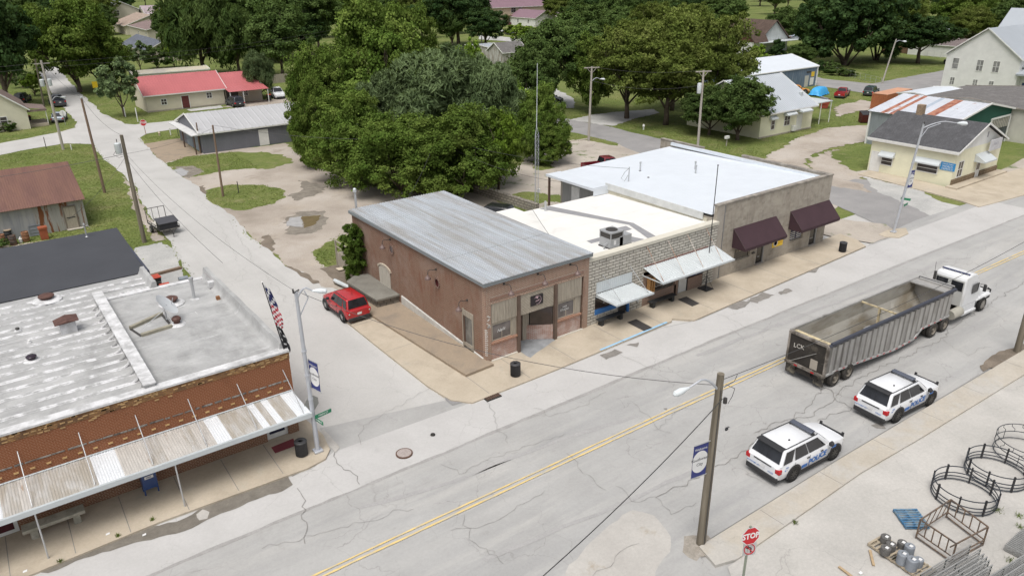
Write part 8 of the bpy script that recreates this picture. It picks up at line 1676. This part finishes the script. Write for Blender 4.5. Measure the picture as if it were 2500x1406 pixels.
def dumpster(x, y, rz, m, label, w=1.9, back=False):
    e = thing('dumpster', label, 'dumpster', (x, y, 0), rz); MB().add([(-w/2, -.55, .1), (w/2, -.55, .1), (w/2, .6, .1), (-w/2, .6, .1), (-w/2, -.9, 1.3), (w/2, -.9, 1.3), (w/2, .75, 1.65), (-w/2, .75, 1.65)], [(0, 1, 5, 4), (1, 2, 6, 5), (2, 3, 7, 6), (3, 0, 4, 7), (0, 3, 2, 1)]).build('hopper', e, m)
    MB().add([(-w/2, -.92, 1.33), (-.05, -.92, 1.33), (-.05, .78, 1.7), (-w/2, .78, 1.7)], [(0, 1, 2, 3)]).build('lid', e, BLKP); MB().add([(.1, -.5, 1.4), (w/2, -.5, 1.42), (w/2, .78, 1.72), (.1, .78, 1.7)], [(0, 1, 2, 3)]).build('lid', e, mat('grey_lid', (.2, .2, .21))); bx('lift_pocket', e, m, -w/2-.08, -w/2, -.4, .3, .8, .98); bx('lift_pocket', e, m, w/2, w/2+.08, -.4, .3, .8, .98)
dumpster(89.2, 27.2, R(-40), mat('maroon_dumpster', (.1, .02, .02), .6, var=.2), 'dark red dumpster with black lid beside the patched metal barn', 2.4)
dumpster(95.8, 38.8, R(30), mat('brick_red_dumpster', (.26, .05, .03), .6, var=.15), 'brick red dumpster with navy lid behind the carport posts', 2.4)
# bale feeders and rack
FB_ = flat('black_blue_tube', (.03, .036, .045), .4)
def feeder(x, y, r, label, posts=8, ph=0, diag=False, z=.1):
    e = thing('round_bale_feeder', label, 'hay feeder', (x, y, z), 0, 'round tubular bale feeders in the yard'); ring = lambda z_: [(r*math.cos(a), r*math.sin(a), z_) for a in [i*2*math.pi/48 for i in range(48)]]
    t = .025 if not diag else .02
    for z_ in ((.04, .2, .38, .72) if not diag else (.04, .42, .85)): MB().tube(ring(z_), t, 6, closed=True).build('hoop', e, FB_)
    if not diag:
        for k in range(posts): a = 2*math.pi*k/posts+ph; MB().box(-.035, .035, -.035, .035, 0, .82).build('post', e, flat('black_square_tube', (.022, .022, .025), .5), loc=(r*math.cos(a), r*math.sin(a), 0), rz=a)
    else:
        for k in range(18): a = 2*math.pi*k/18+ph; a2 = a+.13; MB().tube([(r*math.cos(a), r*math.sin(a), .42), (r*math.cos(a), r*math.sin(a), .55), (r*math.cos(a2), r*math.sin(a2), .7), (r*math.cos(a2), r*math.sin(a2), .85)], .014, 5).build('bent_bar', e, FB_)
        for k in range(6): a = 2*math.pi*k/6+ph; MB().tube([(r*math.cos(a), r*math.sin(a), 0), (r*math.cos(a), r*math.sin(a), .42)], .014, 5).build('bar', e, FB_)
def fc(x0p, x1p, yb, z=.1):
    q = G((x0p+x1p)/2, yb, z); return q
qa, qb = G(2272, 1200, .1), G(2432, 1225, .1)
c1 = (qa+qb)/2; r1 = (qb-qa).length/2; feeder(c1.x, c1.y, r1*.98, 'black round bale feeder with square posts, front one of the row', ph=.25)
qa, qb = G(2350, 1150, .1), G(2512, 1165, .1); c2 = (qa+qb)/2; feeder(c2.x, c2.y, r1*.98, 'black round bale feeder with square posts, middle one of the row', ph=.1, z=.1)
qa, qb = G(2420, 1098, .1), G(2590, 1120, .1); c3 = (qa+qb)/2; feeder(c3.x, c3.y, r1*1.05, 'thin barred round bale feeder at the right edge of the photo', ph=.1, diag=True)
# rectangular hay rack
RK = mat('rusty_steel_tube', (.12, .1, .09), .6, .3, var=.3, scale=8, col2=(.22, .15, .1)); zA = .95
A, B_, C_, D_ = G(2236, 1312, .1), G(2322, 1372, .1), G(2399, 1330, .1), G(2310, 1262, .1)
T = [Vector((p.x, p.y, .1+zA)) for p in (A, B_, C_, D_)]; Bt = [Vector((p.x, p.y, .1)) for p in (A, B_, C_, D_)]; Mt = [Vector((p.x, p.y, .38)) for p in (A, B_, C_, D_)]
hr = thing('hay_rack', 'rusty rectangular tube hay rack standing in the yard', 'hay rack'); b = MB()
for i in range(4): b.bar(T[i], T[(i+1) % 4], .05); b.bar(Mt[i], Mt[(i+1) % 4], .04); b.bar(Bt[i], T[i], .055); b.bar(Bt[i]+Vector((0, 0, .05)), Bt[(i+1) % 4]+Vector((0, 0, .05)), .045) if i % 2 == 0 or i == 1 else None
b.build('frame', hr, RK)
for side in (0, 2):
    for k in range(1, 5): u = k/5; MB().bar(Mt[side].lerp(Mt[(side+1) % 4], u), T[side].lerp(T[(side+1) % 4], u), .04).build('bar', hr, RK)
for k in range(1, 5): u = k/5; MB().bar(Mt[0].lerp(Mt[3], u), T[0].lerp(T[3], min(1, u+.15)), .03).build('bar', hr, RK); MB().bar(Mt[1].lerp(Mt[2], u)+(Mt[0]-Mt[1])*.25, T[1].lerp(T[2], min(1, u+.15)), .04).build('slanted_bar', hr, RK)
# pallets
WP = mat('pale_pallet_wood', (.45, .38, .28), .9, var=.2, scale=3, stretch=(1, 6, 1), col2=(.3, .26, .2)); WBL = mat('faded_blue_pallet', (.05, .16, .3), .8, var=.25, scale=4, col2=(.18, .25, .3)); 
def pallet(p, label, m, w, d, n, rz, z=.1, stack=1):
    e = thing('pallet', label, 'pallet', (p.x, p.y, z), rz); b = MB()
    for k in range(n): y = -d/2+k*(d-.09)/(n-1); b.box(-w/2, w/2, y, y+.09, .1, .125)
    b.build('deck_boards', e, m); b = MB(); [b.box(x-.025, x+.025, -d/2, d/2, .02, .1) for x in (-w/2+.03, 0, w/2-.03)]; [b.box(-w/2, w/2, y, y+.09, 0, .02) for y in (-d/2, -.05, d/2-.09)]; b.build('stringers', e, m); return e
cb_ = (G(2180, 1258, .1)+G(2262, 1275, .1))/2; cb_ = G(2224, 1268, .1); pallet(cb_, 'faded blue wooden pallet lying by the hay rack', WBL, 1.05, 1.15, 8, R(-36)); 
dirp = (G(2250, 1400, .1)-G(2140, 1325, .1)); angp = math.atan2(dirp.y, dirp.x)
pp = G(2166, 1340, .1); pallet(pp, 'pale wooden pallet under the dark wire coils', WP, 1.0, 1.15, 7, angp-R(90)); pp2 = G(2230, 1383, .1); pallet(pp2, 'pale wooden pallet under the stacked grey wire coils', WP, 1.0, 1.3, 8, angp-R(90))
COIL = mat('grey_wire_coil', (.25, .27, .3), .6, .3, var=.2, scale=20, stretch=(1, 1, 4)); COILD = mat('dark_wire_coil', (.13, .125, .12), .7, .2, var=.3, scale=18)
def coil(px_, py_, r_, h_, m, label, z=.225, n=1):
    q = G(px_, py_, z); e = thing('wire_coil', label, 'wire coil', (q.x, q.y, z), 0, 'rolls of fence wire on the pallets'); b = MB(); k = int(h_/.035); pr = []
    for i in range(k): z_ = i*h_/k; pr += [(r_*.96, z_), (r_, z_+h_/k*.5)]
    b.lathe((0, 0, 0), pr+[(r_*.9, h_), (r_*.35, h_), (r_*.3, h_*.6), (0, h_*.6)], 18); b.build('coil_body', e, m, smooth=True); bx('paper_tag', e, WHP, -.07, .07, -.1, .02, h_+.0, h_+.012)
coil(2160, 1322, .2, .3, COILD, 'dark round wire coil at the back of the left pallet'); coil(2173, 1340, .2, .3, COILD, 'dark round wire coil in the middle of the left pallet'); coil(2160, 1350, .2, .32, COILD, 'dark round wire coil at the front of the left pallet'); coil(2201, 1334, .19, .26, COILD, 'dark wire coil beside the grey stacked coils')
coil(2217, 1352, .2, .45, COIL, 'grey wire coil at the back of the stacked group'); coil(2200, 1373, .21, .5, COIL, 'tall grey wire coil stack, left front'); coil(2223, 1388, .22, .52, COIL, 'tallest grey wire coil stack, centre front'); coil(2240, 1380, .18, .35, COIL, 'grey wire coil at the right of the stack with a red mark')
# gate panels
GT = mat('galvanised_gate_tube', (.38, .38, .37), .45, .4, var=.12, scale=5)
def gatep(a_, c_, hgt, label, n=5):
    a_ = Vector(a_); c_ = Vector(c_); e = thing('gate_panel', label, 'gate panel', (0, 0, 0), 0, 'stacked tubular gate panels'); b = MB()
    for k in range(n): b.tube([a_+Vector((0, 0, .08+hgt*k/(n-1))), c_+Vector((0, 0, .08+hgt*k/(n-1)))], .03, 6)
    b.build('rails', e, GT); b = MB(); [b.bar(a_.lerp(c_, u)+Vector((0, 0, 0)), a_.lerp(c_, u)+Vector((0, 0, .1+hgt)), .035) for u in (.01, .5, .99)]; b.build('uprights', e, flat('dark_green_upright', (.03, .05, .045)))
g0, g1 = G(2360, 1422, .1), G(2200, 1500, .1); dv_ = (G(2413, 1440, .1)-G(2360, 1422, .1))/6
ends = [(2361, 1362), (2385, 1372), (2392, 1385), (2400, 1392), (2406, 1400), (2412, 1412)]
dr_ = (G(2280, 1410, .1)-G(2361, 1362, .1)).normalized()*3.2
for i, (x_, y_) in enumerate(ends):
    a_ = G(x_, y_, .1); gatep(a_, a_+dr_, .62, ['rearmost grey tubular gate panel of the stack beside the hay rack', 'second grey tubular gate panel from the back of the stack', 'third grey tubular gate panel from the back of the stack', 'fourth grey tubular gate panel from the back of the stack', 'fifth grey tubular gate panel from the back of the stack', 'front grey tubular gate panel of the stack'][i])
for i in range(3): a_ = G(2500+i*12, 1376+i*14, .1); gatep(a_, a_+dr_, .5, ['rear gate panel of the group at the bottom right corner', 'middle gate panel of the group at the bottom right corner', 'front gate panel of the group at the bottom right corner'][i])
e = thing('mesh_stack', 'stack of grey flat mesh panels at the right edge of the yard', 'mesh panels', G(2500, 1340, .1)); b = MB(); [b.box(-.7+k*.12, -.67+k*.12, -.5, .5, .02+i*.06, .04+i*.06) for i in range(5) for k in range(14)]; b.build('panels', e, GT)
for p0, p1, lb in (((2124, 1342), (2133, 1379), 'short pale plank beside the coil pallet'), ((2048, 1382), (2085, 1410), 'brown plank at the bottom edge of the yard')):
    a_, c_ = G(*p0, .12), G(*p1, .12); tag(MB().bar(a_, c_, .1, .05).build('plank', None, mat('tan_plank', (.42, .31, .19), .9, var=.2, scale=5)), lb, 'plank')
# pole at the extreme right edge
e, h, ln = pole(2482, 860, 2590, 470, 'dark wooden pole cut by the right edge of the photo', POLEW, .17, z0=.05); gs('mud_patch', [(2390, 895), (2440, 860), (2520, 835), (2520, 850), (2450, 890), (2400, 910)], MUD, .1, .3)
# ---- overhead wires
def wire(a, c, sag, label, r=.012, n=18, tw=False):
    a, c = Vector(a), Vector(c); pts = [a.lerp(c, i/n)-Vector((0, 0, sag*4*(i/n)*(1-i/n))) for i in range(n+1)]
    o = MB().tube(pts, r, 4).build('overhead_wire', None, WIRE); tag(o, label, 'wire', 'overhead wires')
P_ = P1
wire(P_+Vector((.1, 0, -.3)), G(2580, 545, 8.5), .5, 'twisted cable from the near wooden pole over the truck to the right edge', .016)
wire(P_+Vector((0, -.2, -1.0)), G(1000, 1430, 6.5)+Vector((-3, -3, 0)), .6, 'twisted cable from the near wooden pole to the bottom edge', .02)
wire(P_+Vector((0, 0, -.5)), LP1+Vector((.1, .1, -.05)), .9, 'cable from the near wooden pole across the street to the corner lamp', .014)
wire(LP1, PB_+Vector((0, 0, -1.5)), .8, 'cable from the corner lamp to the leaning grey pole', .01)
wire(PB_+Vector((0, 0, -2.0)), (-11.4, 11.6, 5.75), .5, 'service cable from the leaning grey pole down to the coated roof flue', .012)
wire(PB_+Vector((0, 0, -1.8)), (-17.7, 27.2, 5.7), .4, 'service cable from the leaning grey pole to the black roof mast', .014)
wire(PB_+Vector((0, 0, -1.6)), (-40, 44, 7.0), .8, 'twisted cable over the rusty barn to the left edge', .018)
wire(PB_+Vector((0, 0, -1.6)), P545+Vector((0, 0, -.3)), .3, 'cable from the leaning grey pole to the island pole', .01)
wire(P545, P1070+Vector((0, 0, -.1)), .7, 'cable from the island pole to the slim grey pole', .014); wire(P1070+Vector((0, 0, -.2)), (4.8, 17.8, 5.4), .4, 'cable from the slim grey pole down to the brick building roof', .016)
wire(P1070+Vector((0, 0, -.2)), (22.9, 11.5, 6.3), .5, 'cable from the slim grey pole to the mast on the white metal roof', .014); wire(P1070+Vector((0, 0, -.3)), (19.5, 14, 5), .9, 'lower cable from the slim grey pole past the lattice mast', .014)
wire(P1703, P1437, .5, 'cable between the two crossarm poles, upper', .012); wire(P1703+Vector((0, 0, -1.8)), P1437+Vector((0, 0, -1.8)), .8, 'cable between the two crossarm poles, lower', .014)
wire(P155, P257, .5, 'cable from the pole with transformers to the pale topped pole', .014); wire(P257, PB_, .6, 'cable from the pale topped pole to the leaning grey pole', .014)
for dz in (0, -.6): wire(P155+Vector((0, 0, -.3+dz)), P155+Vector((-60, 0, .5+dz)), .8, ('upper' if dz == 0 else 'lower')+' cable from the pole with transformers to the left edge', .014); wire(P155+Vector((0, 0, -.3+dz)), (60, 125, 12+dz), 1.2, ('upper' if dz == 0 else 'lower')+' long cable from the pole with transformers across the far trees', .014)
wire((12.4, 12.0, 5.1), (8.3, 4.2, 5.3), .05, 'dark cable lying over the white roof', .018)
q = G(1725, 946, 7.0)
tag(MB().lathe((0, 0, 0), [(0, -.14), (.05, -.06), (.06, 0), (.04, .08), (0, .12)], 8, 'x').add([(-.1, 0, 0), (-.28, -.05, -.05), (-.28, .05, -.05)], [(0, 1, 2)]).build('bird', None, flat('black_feather', (.015, .015, .018)), loc=P1+Vector((-1.0, -1.25, -1.38)), rz=R(200), smooth=True), 'small black bird perched on the cable by the near pole', 'bird')
# chain link fence on the right lawn
fe = thing('chain_link_fence', 'low chain link fence along the front of the big lawn', 'fence'); p0, p1 = G(2030, 178), G(2150, 207); n = 10; b = MB()
for i in range(n+1): q = p0.lerp(p1, i/n); b.tube([(q.x, q.y, 0), (q.x, q.y, 1.3)], .03, 5)
b.build('posts', fe, AL); b = MB(); [b.bar(p0+Vector((0, 0, z_)), p1+Vector((0, 0, z_)), .025) for z_ in (.15, .7, 1.3)]; b.build('rails', fe, AL)
fe = thing('chain_link_fence', 'chain link fence before the white garage', 'fence'); p0, p1 = G(2232, 133), G(2330, 148); b = MB(); [b.tube([tuple(p0.lerp(p1, i/6)), tuple(p0.lerp(p1, i/6)+Vector((0, 0, 1.4)))], .04, 5) for i in range(7)]; b.build('posts', fe, AL); b = MB(); [b.bar(p0+Vector((0, 0, z_)), p1+Vector((0, 0, z_)), .03) for z_ in (.1, .7, 1.4)]; b.build('rails', fe, AL)
fe = thing('wooden_fence', 'grey board fence at the right end of the red roof', 'fence'); p0, p1 = G(664, 205), G(712, 200); b = MB(); n = 40
d_ = (p1-p0)/n; [b.bar(p0+d_*i+Vector((0, 0, .9)), p0+d_*(i+.85)+Vector((0, 0, .9)), .05, 1.8) for i in range(n)]; b.build('boards', fe, WOODG)
